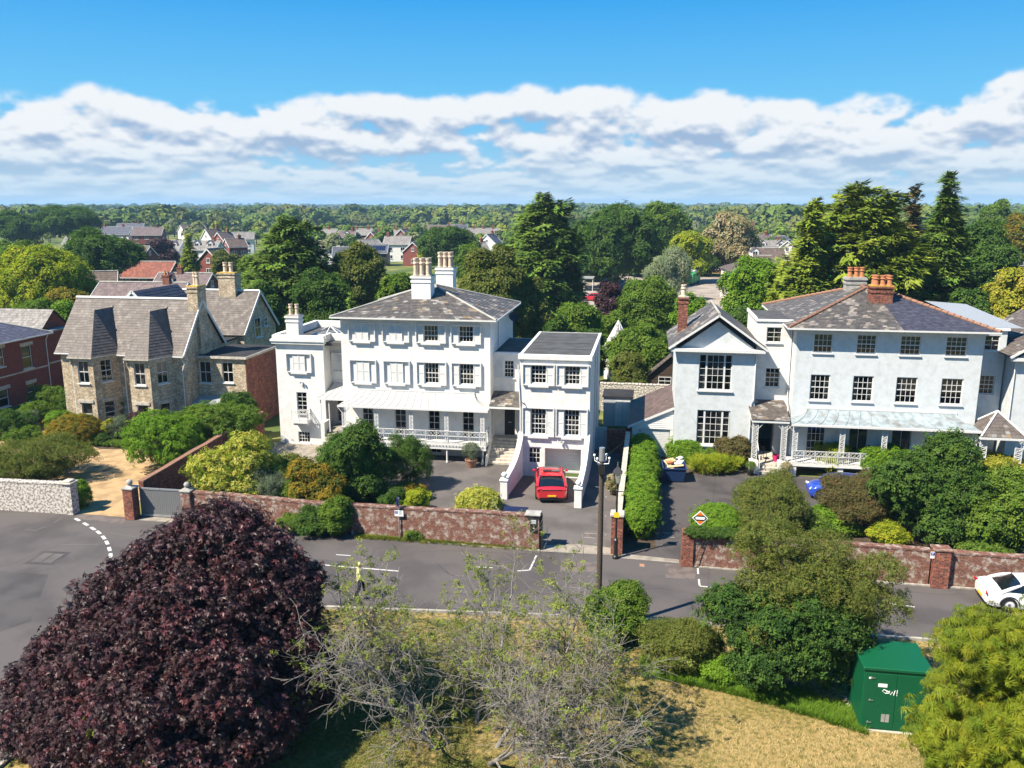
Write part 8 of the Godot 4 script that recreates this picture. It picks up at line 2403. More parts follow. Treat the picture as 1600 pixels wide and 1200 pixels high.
func loft(b: MB, rings: Array, cap0 := true, cap1 := true) -> void:
	# smooth skin through rings of equal length (each ring open, left sill to right sill)
	var n: int = rings.size(); var m: int = rings[0].size()
	var nr := []
	for i in n:
		var row := []
		for j in m:
			var u: Vector3 = rings[mini(i + 1, n - 1)][j] - rings[maxi(i - 1, 0)][j]
			var v: Vector3 = rings[i][mini(j + 1, m - 1)] - rings[i][maxi(j - 1, 0)]
			row.append(v.cross(u).normalized())
		nr.append(row)
	for i in n - 1:
		for j in m - 1:
			b.quad_n(rings[i][j], rings[i][j + 1], rings[i + 1][j + 1], rings[i + 1][j], nr[i][j], nr[i][j + 1], nr[i + 1][j + 1], nr[i + 1][j])
	if cap0:
		var r: Array = rings[0].duplicate(); r.reverse(); b.poly(r)
	if cap1: b.poly(rings[-1])

func car(called: String, label: String, at: Vector3, turn: float, paint: Material, s: Dictionary) -> Node3D:
	# nose towards local -z
	var t := thing(called, label, "car", at, turn, s.get("group", ""))
	var L: float = s.get("l", 4.6); var W: float = s.get("w", 1.85) / 2; var H: float = s.get("h", 1.45)
	var k := H / 1.6
	var belt: float = s.get("belt", 1.03) * k
	var body := [[0.0, 0.70, 0.36, 0.62], [0.03, 0.86, 0.24, 0.74], [0.12, 0.95, 0.20, 0.86], [0.29, 0.98, 0.20, 1.0], [0.5, 1.0, 0.20, 1.0], [0.78, 1.0, 0.20, 1.02], [0.92, 0.97, 0.22, s.get("tail", 1.0)], [0.98, 0.90, 0.28, s.get("tail", 1.0) * 0.94], [1.0, 0.80, 0.40, s.get("tail", 1.0) * 0.80]]
	var rings := []
	for q in body:
		var z: float = (q[0] - 0.5) * L; var w: float = q[1] * W; var y0: float = q[2] * k; var y1: float = q[3] * belt
		var r := [Vector3(-w * 0.9, y0, z), Vector3(-w * 0.985, y0 + 0.12, z), Vector3(-w, lerpf(y0, y1, 0.55), z), Vector3(-w * 0.975, y1 - 0.06, z), Vector3(-w * 0.90, y1, z), Vector3(-w * 0.45, y1 + 0.035, z), Vector3(0, y1 + 0.045, z)]
		for i in range(5, -1, -1): r.append(Vector3(-r[i].x, r[i].y, r[i].z))
		rings.append(r)
	var b := MB.new()
	loft(b, rings)
	b.quad(Vector3(-W * 0.88, 0.22, -L * 0.44), Vector3(W * 0.88, 0.22, -L * 0.44), Vector3(W * 0.88, 0.22, L * 0.44), Vector3(-W * 0.88, 0.22, L * 0.44))
	part("body", b, paint, t)
	# glasshouse: windscreen foot, roof front, roof crest, roof back, back glass foot
	var c: Array = s.get("cabin", [[0.27, 1.0, 0.88], [0.42, 1.47, 0.74], [0.58, 1.57, 0.73], [0.76, 1.50, 0.70], [0.95, 1.04, 0.80]])
	rings = []
	for i in c.size():
		var z: float = (c[i][0] - 0.5) * L; var yt: float = c[i][1] * k
		var wb := W * 0.89; var wt: float = c[i][2] * W
		var low := belt - 0.02
		if i == 0 or i == c.size() - 1: wt = wb * 0.985
		var r := [Vector3(-wb, low, z), Vector3(lerpf(-wb, -wt, 0.85), lerpf(low, yt, 0.85), z), Vector3(-wt * 0.93, yt - 0.02, z), Vector3(-wt * 0.5, yt + 0.015, z), Vector3(0, yt + 0.02, z)]
		for j in range(3, -1, -1): r.append(Vector3(-r[j].x, r[j].y, r[j].z))
		rings.append(r)
	b = MB.new()
	loft(b, rings, false, false)
	part("glass", b, M.tinted, t)
	# painted roof skin and pillars
	b = MB.new()
	var skin := []
	for i in range(1, c.size() - 1):
		var r := []
		for j in range(1, 8): r.append(rings[i][j] + Vector3(0, 0.012, 0) + Vector3(signf(rings[i][j].x) * 0.008, 0, 0))
		skin.append(r)
	loft(b, skin, false, false)
	part("roof", b, paint, t)
	b = MB.new()
	for m in [-1, 1]:
		var j := 1 if m < 0 else 7
		var jj := 0 if m < 0 else 8
		b.tube([rings[0][jj], rings[0][jj].lerp(rings[1][j], 0.5) + Vector3(m * 0.015, 0.02, 0), rings[1][j]], [0.045, 0.04, 0.045], 6)
		b.tube([rings[-1][jj], rings[-1][jj].lerp(rings[-2][j], 0.5) + Vector3(m * 0.015, 0.03, 0), rings[-2][j]], [0.10, 0.085, 0.06], 6)
		var mid: Vector3 = rings[2][j]
		b.bar(Vector3(mid.x + m * (0.12), belt, mid.z), mid, 0.07, 0.03)
	part("pillars", b, paint, t)
	if s.has("sunroof"):
		b = MB.new()
		b.quad(Vector3(-W * 0.52, c[2][1] * k + 0.033, L * 0.19), Vector3(W * 0.52, c[2][1] * k + 0.033, L * 0.19), Vector3(W * 0.52, c[1][1] * k + 0.075, -L * 0.05), Vector3(-W * 0.52, c[1][1] * k + 0.075, -L * 0.05))
		part("sunroof", b, M.tinted, t)
	# wheels
	var R: float = 0.35 * s.get("wheel", 1.0)
	for p in [[-1, -0.31], [1, -0.31], [-1, 0.30], [1, 0.30]]:
		var wv := part("wheel", wheel_mesh(R, 0.24), M.tyre, t)
		wv.transform = Transform3D(Basis.from_euler(Vector3(0, 0, PI / 2)), Vector3(p[0] * (W - 0.10), R, p[1] * L))
		part("rim", rim_mesh(R, 0.25), M.alloy, wv)
		b = MB.new() # arch lip
		var arc := []; var rr := []
		for i in 9:
			var a := PI * i / 8
			arc.append(Vector3(p[0] * (W + 0.005), R + sin(a) * (R + 0.05), p[1] * L + cos(a) * (R + 0.05))); rr.append(0.03)
		b.tube(arc, rr, 5)
		part("wheel_arch", b, M.trim, t)
	# mirrors, lamps, plates, bumpers
	for m in [-1, 1]:
		b = MB.new(); b.xbox(Transform3D(Basis(), Vector3(m * (W + 0.08), belt + 0.08, -L * 0.17)), Vector3(0.2, 0.14, 0.1), 0.03)
		part("mirror", b, paint, t)
		b = MB.new(); b.xbox(Transform3D(Basis.from_euler(Vector3(0, m * 0.45, 0)), Vector3(m * W * 0.66, belt * 0.72, -L * 0.475)), Vector3(0.36, 0.13, 0.08), 0.03)
		part("headlight", b, M.lens, t)
		b = MB.new(); b.xbox(Transform3D(Basis.from_euler(Vector3(0, -m * 0.35, 0)), Vector3(m * W * 0.70, belt * s.get("tail", 1.0) * 0.86, L * 0.488)), Vector3(0.5, s.get("lamp", 0.12), 0.09), 0.03)
		part("tail_light", b, M.tail_red, t)
	if s.get("light_bar", false):
		b = MB.new(); b.xbox(Transform3D(Basis(), Vector3(0, belt * 0.86, L * 0.5)), Vector3(W * 1.3, 0.05, 0.05), 0.015)
		part("light_bar", b, M.trim, t)
	b = MB.new(); b.xbox(Transform3D(Basis(), Vector3(0, 0.52 * k, L * 0.506)), Vector3(0.52, 0.11, 0.03), 0.004)
	part("number_plate", b, M.plate_yellow, t)
	b = MB.new(); b.xbox(Transform3D(Basis(), Vector3(0, 0.32 * k, L * 0.477)), Vector3(W * 1.6, 0.2, 0.16), 0.03)
	part("bumper", b, M.trim, t)
	b = MB.new(); b.xbox(Transform3D(Basis.from_euler(Vector3(0.25, 0, 0)), Vector3(0, c[3][1] * k + 0.0, (c[3][0] - 0.485) * L)), Vector3(W * 1.25, 0.04, 0.22), 0.015)
	if s.get("spoiler", true): part("spoiler", b, paint, t)
	return t

func cars() -> void:
	car("red_car", "shiny red coupe-backed sport utility car parked in front of the garage", Vector3(-5.75, 0, -50.9), 0.15, M.red_car, {"l": 4.9, "w": 1.98, "h": 1.62, "sunroof": true, "light_bar": true, "wheel": 1.08})
	car("white_car", "white car parked in the road beside the brick wall", Vector3(18.1, 0, -38.7), -PI / 2 - 0.05, M.white_car, {"l": 4.75, "w": 1.9, "h": 1.38, "tail": 1.05, "lamp": 0.1, "spoiler": false, "cabin": [[0.29, 1.0, 0.88], [0.45, 1.5, 0.72], [0.58, 1.57, 0.71], [0.70, 1.50, 0.68], [0.88, 1.06, 0.80]]})
	car("blue_car", "small bright blue hatchback half hidden by the brownish shrub", Vector3(12.3, 0, -52.6), PI / 2, M.blue_car, {"l": 3.7, "w": 1.66, "h": 1.52, "cabin": [[0.22, 1.0, 0.88], [0.36, 1.47, 0.78], [0.55, 1.57, 0.77], [0.86, 1.52, 0.74], [0.97, 1.04, 0.82]]})
	var row := [[-15.2, -168.0, 1.2, "black_car", "dark estate car in front of the white-posted carport"], [-13.0, -163.5, 1.35, "silver_car", "pale silver car next to the dark estate"], [-10.5, -162.0, 1.5, "red_car", "far red car at the near edge of the car park"], [3.5, -194.0, 0.2, "black_car", "dark car parked alone below the far trees"], [40.0, -166.0, 0.7, "blue_car", "far blue car behind the bright maple"]]
	for q in row:
		car("parked_car", q[4], Vector3(q[0], 0.03, q[1]), q[2], M[q[3]], {"l": 4.3, "w": 1.8, "h": 1.5, "group": "cars in the far car park"})

# ------------------------------------------------------------------ street furniture and small things
func lettering(text: String, size: float, m: Material, parent: Node, x: Transform3D) -> void:
	var tm := TextMesh.new()
	tm.text = text
	tm.font_size = 32
	tm.pixel_size = size / 32.0
	tm.depth = 0.004
	var f := SystemFont.new()
	f.font_names = PackedStringArray(["Droid Sans"])
	tm.font = f
	var o := part("lettering", tm, m, parent)
	o.transform = x

func street() -> void:
	var b: MB
	# telegraph pole
	var t := thing("telegraph_pole", "weathered wooden telegraph pole with a pale cap and insulator arms", "telegraph pole", Vector3(-1.62, 0, -33.1))
	b = MB.new(); b.tube([Vector3(0, -0.1, 0), Vector3(0.01, 4, 0), Vector3(0, 8.15, 0)], [0.135, 0.12, 0.10], 10)
	part("pole", b, M.pole_timber, t)
	b = MB.new(); b.tube([Vector3(0, 7.72, 0), Vector3(0, 8.28, 0)], [0.125, 0.12], 10)
	part("cap", b, M.galvanised, t)
	for i in 4:
		var a := i * PI / 2 + 0.5
		b = MB.new(); b.tube([Vector3(cos(a) * 0.1, 7.6, sin(a) * 0.1), Vector3(cos(a) * 0.34, 7.66, sin(a) * 0.34), Vector3(cos(a) * 0.36, 7.85, sin(a) * 0.36)], [0.02, 0.018, 0.018], 5)
		b.lathe(Vector3(cos(a) * 0.36, 7.85, sin(a) * 0.36), [[0.03, 0], [0.05, 0.02], [0.05, 0.07], [0.02, 0.1]], 8)
		part("insulator", b, M.sign_white, t)
	b = MB.new(); b.box(Vector3(-0.13, 7.2, 0.1), Vector3(0.13, 7.55, 0.24))
	part("junction_box", b, M.black_iron, t)
	for i in 10:
		b = MB.new(); var s := 1 if i % 2 else -1
		b.tube([Vector3(s * 0.1, 3.2 + i * 0.42, 0), Vector3(s * 0.24, 3.22 + i * 0.42, 0)], [0.012, 0.012], 5)
		part("step_bolt", b, M.galvanised, t)
	b = MB.new(); b.box(Vector3(-0.07, 1.8, 0.135), Vector3(0.07, 2.0, 0.15))
	part("number_plate", b, M.sign_white, t)
	# its wires
	for q in [[Vector3(-7.9, 5.1, -53.38), "thin telephone wire sagging from the pole to the white villa"], [Vector3(2.25, 5.4, -58.7), "thin telephone wire sagging from the pole to the pale blue villa"]]:
		b = MB.new()
		var a := Vector3(-1.62, 7.75, -33.1); var p := []; var r := []
		for i in 13:
			var f := i / 12.0
			p.append(a.lerp(q[0], f) - Vector3(0, 0.9 * f * (1 - f), 0)); r.append(0.006)
		b.tube(p, r, 4)
		var w := part("telephone_wire", b, M.black_iron, self)
		tag(w, q[1], "wire")
	# lamp post with a Victorian lantern
	t = thing("street_lamp", "black Victorian style lamp post with a four-sided lantern", "lamp post", Vector3(-1.18, 0, -40.95))
	b = MB.new(); b.lathe(Vector3.ZERO, [[0.16, 0], [0.16, 0.12], [0.11, 0.2], [0.11, 1.0], [0.13, 1.04], [0.07, 1.12], [0.055, 1.2], [0.05, 3.7], [0.08, 3.75], [0.05, 3.8], [0.04, 4.1]], 14)
	part("column", b, M.black_iron, t)
	b = MB.new(); b.bar(Vector3(-0.35, 3.68, 0), Vector3(0.35, 3.68, 0), 0.035, 0.035)
	part("ladder_bar", b, M.black_iron, t)
	b = MB.new()
	var lo := 0.14; var hi := 0.27
	for i in 4:
		var a := TAU * (i + 0.5) / 4; var c := TAU * (i + 1.5) / 4
		b.quad(Vector3(sin(a) * lo, 4.12, cos(a) * lo), Vector3(sin(c) * lo, 4.12, cos(c) * lo), Vector3(sin(c) * hi, 4.68, cos(c) * hi), Vector3(sin(a) * hi, 4.68, cos(a) * hi))
	part("lantern_glass", b, M.lantern_glass, t)
	b = MB.new()
	for i in 4:
		var a := TAU * (i + 0.5) / 4; var c := TAU * (i + 1.5) / 4
		b.bar(Vector3(sin(a) * lo, 4.1, cos(a) * lo), Vector3(sin(a) * hi, 4.7, cos(a) * hi), 0.03, 0.03)
		b.bar(Vector3(sin(a) * hi, 4.69, cos(a) * hi), Vector3(sin(c) * hi, 4.69, cos(c) * hi), 0.03, 0.03); b.bar(Vector3(sin(a) * lo, 4.11, cos(a) * lo), Vector3(sin(c) * lo, 4.11, cos(c) * lo), 0.03, 0.03)
	part("lantern_frame", b, M.black_iron, t)
	b = MB.new()
	for i in 4:
		var a := TAU * (i + 0.5) / 4; var c := TAU * (i + 1.5) / 4
		b.tri(Vector3(sin(a) * 0.34, 4.7, cos(a) * 0.34), Vector3(sin(c) * 0.34, 4.7, cos(c) * 0.34), Vector3(0, 5.08, 0))
	b.lathe(Vector3(0, 5.04, 0), [[0.03, 0], [0.06, 0.05], [0.03, 0.1], [0.045, 0.15], [0.0, 0.22]], 10)
	part("lantern_roof", b, M.black_iron, t)
	b = MB.new(); b.box(Vector3(-0.13, 2.28, 0.055), Vector3(0.13, 2.56, 0.07))
	part("yellow_notice", b, M.sign_yellow, t)
	# parking plates on posts
	for q in [[-13.03, -41.55, 2.45, "grey signpost with an edge-on blue sign above a small parking plate"], [14.02, -39.98, 1.95, "short grey signpost with a parking plate by the bright brick pier"]]:
		t = thing("sign_post", q[3], "sign", Vector3(q[0], 0, q[1]))
		b = MB.new(); b.tube([Vector3(0, -0.05, 0), Vector3(0, q[2], 0)], [0.035, 0.035], 8)
		part("post", b, M.galvanised, t)
		b = MB.new(); var y: float = 1.55 if q[2] > 2.2 else 1.68
		b.xbox(Transform3D(Basis(), Vector3(0.02, y, 0.045)), Vector3(0.5, 0.34, 0.012), 0.004)
		var pl := part("plate", b, M.sign_white, t)
		b = MB.new(); b.box(Vector3(-0.21, y - 0.02, 0.053), Vector3(-0.05, y + 0.14, 0.056))
		part("blue_square", b, M.sign_blue, t)
		lettering("P", 0.15, M.sign_white, t, Transform3D(Basis(), Vector3(-0.13, y + 0.06, 0.058)))
		b = MB.new()
		for i in 4: b.box(Vector3(0.0, y + 0.11 - i * 0.06, 0.053), Vector3(0.2 - 0.03 * (i % 2), y + 0.125 - i * 0.06, 0.055))
		part("print", b, M.black_iron, t)
		if q[2] > 2.2:
			b = MB.new(); b.xbox(Transform3D(Basis(), Vector3(-0.06, 2.2, 0)), Vector3(0.012, 0.5, 0.4), 0.004)
			part("blue_sign", b, M.sign_blue, t)
	# worn bollard post on the green
	t = thing("wooden_post", "thin leaning grey wooden post on the kerb of the green", "post", Vector3(-13.5, 0, -33.6))
	b = MB.new(); b.tube([Vector3(0.06, -0.05, 0.05), Vector3(0, 1.0, 0), Vector3(-0.08, 2.0, -0.05)], [0.055, 0.05, 0.045], 8)
	part("post", b, M.weathered_timber, t)
	b = MB.new(); b.lathe(Vector3(-0.08, 2.0, -0.05), [[0.06, 0], [0.06, 0.04], [0.0, 0.07]], 8)
	part("cap", b, M.galvanised, t)
	# diamond board on a stake behind the clipped dome's wall
	t = thing("diamond_sign", "orange and black diamond notice board beside the clipped dome bush", "sign", Vector3(3.05, 0, -41.15))
	b = MB.new(); b.bar(Vector3(0, 0, -0.02), Vector3(0, 2.35, -0.02), 0.04, 0.03)
	part("stake", b, M.weathered_timber, t)
	var dia := func(s, z0, z1): return [Vector3(0, -s, z1), Vector3(s, 0, z1), Vector3(0, s, z1), Vector3(-s, 0, z1)].map(func(p): return p + Vector3(0, 2.42, 0))
	b = MB.new(); b.prism(dia.call(0.40, 0, 0.03), Vector3(0, 0, -0.03))
	part("white_border", b, M.sign_white, t)
	b = MB.new(); b.prism(dia.call(0.345, 0, 0.034), Vector3(0, 0, -0.004))
	part("orange_field", b, M.sign_orange, t)
	b = MB.new(); b.poly([Vector3(-0.345, 0, 0.036), Vector3(-0.20, -0.145, 0.036), Vector3(0.20, -0.145, 0.036), Vector3(0.345, 0, 0.036), Vector3(0.20, 0.145, 0.036), Vector3(-0.20, 0.145, 0.036)].map(func(p): return p + Vector3(0, 2.42, 0)))
	part("black_band", b, M.black_iron, t)
	b = MB.new(); b.poly([Vector3(-0.20, -0.075, 0.038), Vector3(0.20, -0.075, 0.038), Vector3(0.25, 0, 0.038), Vector3(0.20, 0.075, 0.038), Vector3(-0.20, 0.075, 0.038), Vector3(-0.25, 0, 0.038)].map(func(p): return p + Vector3(0, 2.42, 0)))
	part("white_panel", b, M.sign_white, t)
	# roadside equipment cabinet
	t = thing("utility_cabinet", "tall dark green roadside cabinet with white scrawled graffiti", "cabinet", Vector3(8.95, 0, -28.6))
	b = MB.new(); b.xbox(Transform3D(Basis(), Vector3(0, 1.2, 0)), Vector3(2.2, 2.3, 1.9), 0.02)
	part("body", b, M.cabinet_green, t)
	b = MB.new(); b.xbox(Transform3D(Basis(), Vector3(0, 2.41, 0)), Vector3(2.3, 0.14, 2.0), 0.03)
	part("lid", b, M.cabinet_green, t)
	b = MB.new(); b.xbox(Transform3D(Basis(), Vector3(0, 0.04, 0)), Vector3(2.36, 0.1, 2.06), 0.01)
	part("plinth", b, M.pale_stone, t)
	for i in 2:
		b = MB.new(); b.xbox(Transform3D(Basis(), Vector3(-0.53 + i * 1.06, 1.2, 0.955)), Vector3(1.03, 2.1, 0.02), 0.006)
		part("door", b, M.cabinet_green, t)
	for y in [0.35, 1.2, 2.05]:
		b = MB.new(); b.box(Vector3(-0.88, y, 0.965), Vector3(-0.84, y + 0.06, 0.99)); b.box(Vector3(-0.88, y + 0.02, 0.99), Vector3(-0.74, y + 0.04, 1.0))
		part("latch", b, M.galvanised, t)
	b = MB.new(); b.box(Vector3(-0.62, 1.75, 0.966), Vector3(-0.32, 1.88, 0.972))
	part("label_plate", b, M.sign_white, t)
	b = MB.new(); b.box(Vector3(-0.94, 2.03, 0.966), Vector3(-0.87, 2.1, 0.971))
	part("sticker", b, M.sign_white, t)
	b = MB.new()
	b.box(Vector3(-0.42, 0.42, 0.966), Vector3(-0.3, 0.72, 0.97)); b.box(Vector3(-0.28, 0.42, 0.966), Vector3(-0.16, 0.72, 0.97))
	part("vent", b, M.concrete, t)
	b = MB.new() # the scrawl: C W !
	var scr := [[Vector2(-0.3, 1.62), Vector2(-0.42, 1.66), Vector2(-0.47, 1.6), Vector2(-0.36, 1.52), Vector2(-0.25, 1.54), Vector2(-0.22, 1.62), Vector2(-0.34, 1.57)], [Vector2(-0.24, 1.58), Vector2(-0.19, 1.48), Vector2(-0.14, 1.6), Vector2(-0.09, 1.46), Vector2(-0.05, 1.66)], [Vector2(0.02, 1.68), Vector2(0.02, 1.53)], [Vector2(0.02, 1.49), Vector2(0.02, 1.46)]]
	for l in scr:
		var p := []; var r := []
		for q in l:
			p.append(Vector3(q.x, q.y, 0.967)); r.append(0.014)
		b.tube(p, r, 4)
	part("graffiti", b, M.sign_white, t)
	# letter box in the wall end
	t = thing("letter_box", "black letter box set in the end of the lichened wall", "letter box", Vector3(-5.55, 1.02, -41.28))
	b = MB.new(); b.xbox(Transform3D(Basis(), Vector3(0, 0.39, 0)), Vector3(0.36, 0.78, 0.06), 0.01)
	part("case", b, M.black_iron, t)
	b = MB.new(); b.xbox(Transform3D(Basis(), Vector3(0, 0.6, 0.035)), Vector3(0.3, 0.22, 0.03), 0.01)
	part("flap", b, M.grey_paint, t)
	b = MB.new(); b.lathe(Vector3(0.02, 0.22, 0.03), [[0.0, 0.0], [0.05, 0.02], [0.0, 0.06]], 8)
	part("lock", b, M.galvanised, t)
	# dark post at the gate opening
	t = thing("gate_post", "tall dark iron post at the end of the lichened wall", "post", Vector3(-5.15, 0, -41.45))
	b = MB.new(); b.xbox(Transform3D(Basis(), Vector3(0, 1.0, 0)), Vector3(0.14, 2.0, 0.14), 0.015)
	part("post", b, M.black_iron, t)
	b = MB.new(); b.box(Vector3(-0.05, 2.0, -0.05), Vector3(0.05, 2.08, 0.05))
	part("finial", b, M.black_iron, t)
	# storage chest behind the wall
	t = thing("storage_chest", "long dark blue lidded chest just inside the lichened wall", "chest", Vector3(-6.7, 0, -42.4))
	b = MB.new(); b.xbox(Transform3D(Basis(), Vector3(0, 0.8, 0)), Vector3(1.25, 1.6, 0.6), 0.02)
	part("body", b, M.navy, t)
	b = MB.new(); b.xbox(Transform3D(Basis.from_euler(Vector3(0.25, 0, 0)), Vector3(0, 1.75, -0.05)), Vector3(1.32, 0.06, 0.7), 0.02)
	part("lid", b, M.navy, t)
	# skip full of rubbish
	t = thing("rubbish_skip", "small dark blue skip heaped with boards and rubbish", "skip", Vector3(2.15, 0, -54.6), 0.05)
	b = MB.new()
	var o := [Vector3(-0.6, 0.08, 0.75), Vector3(0.6, 0.08, 0.75), Vector3(0.6, 0.08, -0.75), Vector3(-0.6, 0.08, -0.75)]
	var u := [Vector3(-0.75, 1.0, 0.95), Vector3(0.75, 1.0, 0.95), Vector3(0.75, 1.0, -0.95), Vector3(-0.75, 1.0, -0.95)]
	for i in 4: b.quad(o[i], o[(i + 1) % 4], u[(i + 1) % 4], u[i])
	b.quad(o[3], o[2], o[1], o[0]); b.quad(o[0] + Vector3(0, 0.7, 0), o[1] + Vector3(0, 0.7, 0), o[2] + Vector3(0, 0.7, 0), o[3] + Vector3(0, 0.7, 0))
	part("body", b, M.skip_blue, t)
	b = MB.new()
	for i in 4: b.bar(u[i], u[(i + 1) % 4], 0.07, 0.07)
	part("lip", b, M.skip_blue, t)
	var stuff := [["wood_pale", Vector3(-0.35, 1.05, 0.2), Vector3(0.25, 0.06, 1.4), 0.3], ["card", Vector3(-0.2, 1.16, -0.2), Vector3(0.6, 0.25, 0.5), 0.5], ["terracotta", Vector3(-0.3, 1.22, 0.15), Vector3(0.4, 0.12, 0.3), 0.2], ["sign_white", Vector3(0.35, 1.1, -0.1), Vector3(0.5, 0.2, 0.6), -0.4], ["wood_pale", Vector3(0.05, 1.1, 0.6), Vector3(1.1, 0.05, 0.2), 0.1], ["white_paint", Vector3(0.4, 1.25, -0.75), Vector3(0.6, 0.05, 0.3), 0.8], ["navy", Vector3(0.35, 1.05, 0.5), Vector3(0.5, 0.15, 0.4), 0.2], ["trim", Vector3(0.1, 1.15, -0.5), Vector3(0.4, 0.2, 0.3), -0.2]]
	for q in stuff:
		b = MB.new(); b.xbox(Transform3D(Basis.from_euler(Vector3(0.15, q[3], 0.12)), q[1]), q[2], 0.01)
		var p := part("rubbish", b, M[q[0]], t)
	# pots
	pot("large brown pot with a small olive bush under the veranda", Vector3(-11.85, 0, -55.0), 0.42, M.ridge_tile, GREYGREEN)
	pot("dark pot of greenery beside the porch plinth", Vector3(7.35, 0, -56.2), 0.24, M.trim, GREEN)
	pot("orange terracotta pot with pink flowers at the porch foot", Vector3(9.7, 0, -56.2), 0.26, M.terracotta, BLOSSOM)
	pot("planted pot on the square porch rail", Vector3(22.9, 0.68, -56.9), 0.25, M.trim, LIME)
	# porch seats and the bright bucket
	t = thing("garden_chair", "thin dark metal garden chair in the entrance porch", "chair", Vector3(8.4, 0.58, -58.3), 0.4)
	b = MB.new()
	for p in [[-0.2, -0.2], [0.2, -0.2], [-0.2, 0.2], [0.2, 0.2]]: b.bar(Vector3(p[0], 0, p[1]), Vector3(p[0] * 0.9, 0.45 if p[1] > 0 else 0.9, p[1] * 0.9), 0.025, 0.025)
	part("frame", b, M.trim, t)
	b = MB.new(); b.xbox(Transform3D(Basis(), Vector3(0, 0.45, 0)), Vector3(0.42, 0.03, 0.42), 0.01)
	part("seat", b, M.trim, t)
	for i in 4:
		b = MB.new(); b.bar(Vector3(-0.19, 0.55 + i * 0.1, -0.19), Vector3(0.19, 0.55 + i * 0.1, -0.19), 0.02, 0.03)
		part("slat", b, M.trim, t)
	t = thing("pink_bucket", "bright pink bucket standing in the entrance porch", "bucket", Vector3(9.2, 0.58, -57.9))
	b = MB.new(); b.lathe(Vector3.ZERO, [[0.0, 0.0], [0.16, 0.0], [0.22, 0.45], [0.2, 0.45], [0.14, 0.05]], 14)
	part("pail", b, M.pink, t)
	b = MB.new(); b.tube([Vector3(-0.2, 0.44, 0), Vector3(-0.14, 0.6, 0.05), Vector3(0.14, 0.6, 0.05), Vector3(0.2, 0.44, 0)], [0.01, 0.01, 0.01, 0.01], 5)
	part("handle", b, M.galvanised, t)

func pot(label: String, at: Vector3, r: float, m: Material, tones: Array) -> void:
	var t := thing("planted_pot", label, "plant pot", at)
	var b := MB.new()
	b.lathe(Vector3.ZERO, [[0.0, 0.0], [r * 0.7, 0.0], [r, r * 1.2], [r * 1.08, r * 1.22], [r * 1.08, r * 1.36], [r * 0.9, r * 1.36], [r * 0.85, r * 1.2], [0, r * 1.2]], 16)
	part("pot", b, m, t)
	b = MB.new(); b.tube([Vector3(0, r * 1.1, 0), Vector3(0.02, r * 2.6, 0)], [0.03, 0.02], 5)
	part("stem", b, M.bark, t)
	foliage(t, "foliage", [[Vector3(0, r * 2.9, 0), Vector3(r * 1.35, r * 1.2, r * 1.35)]], "fine", r * 0.42, tones, 260, hash(label), M.leaf)

# ------------------------------------------------------------------ the walker on the kerb
func skin_field(bones: Array, p: Vector3) -> float:
	var k := 0.035
	var d := 9.0
	for q in bones:
		var a: Vector3 = q[0]; var ab: Vector3 = q[1] - q[0]
		var h := clampf((p - a).dot(ab) / maxf(ab.length_squared(), 1e-6), 0, 1)
		var e: float = p.distance_to(a + ab * h) - lerpf(q[2], q[3], h)
		var m := clampf(0.5 + 0.5 * (d - e) / k, 0, 1)
		d = lerpf(d, e, m) - k * m * (1 - m)
	return d

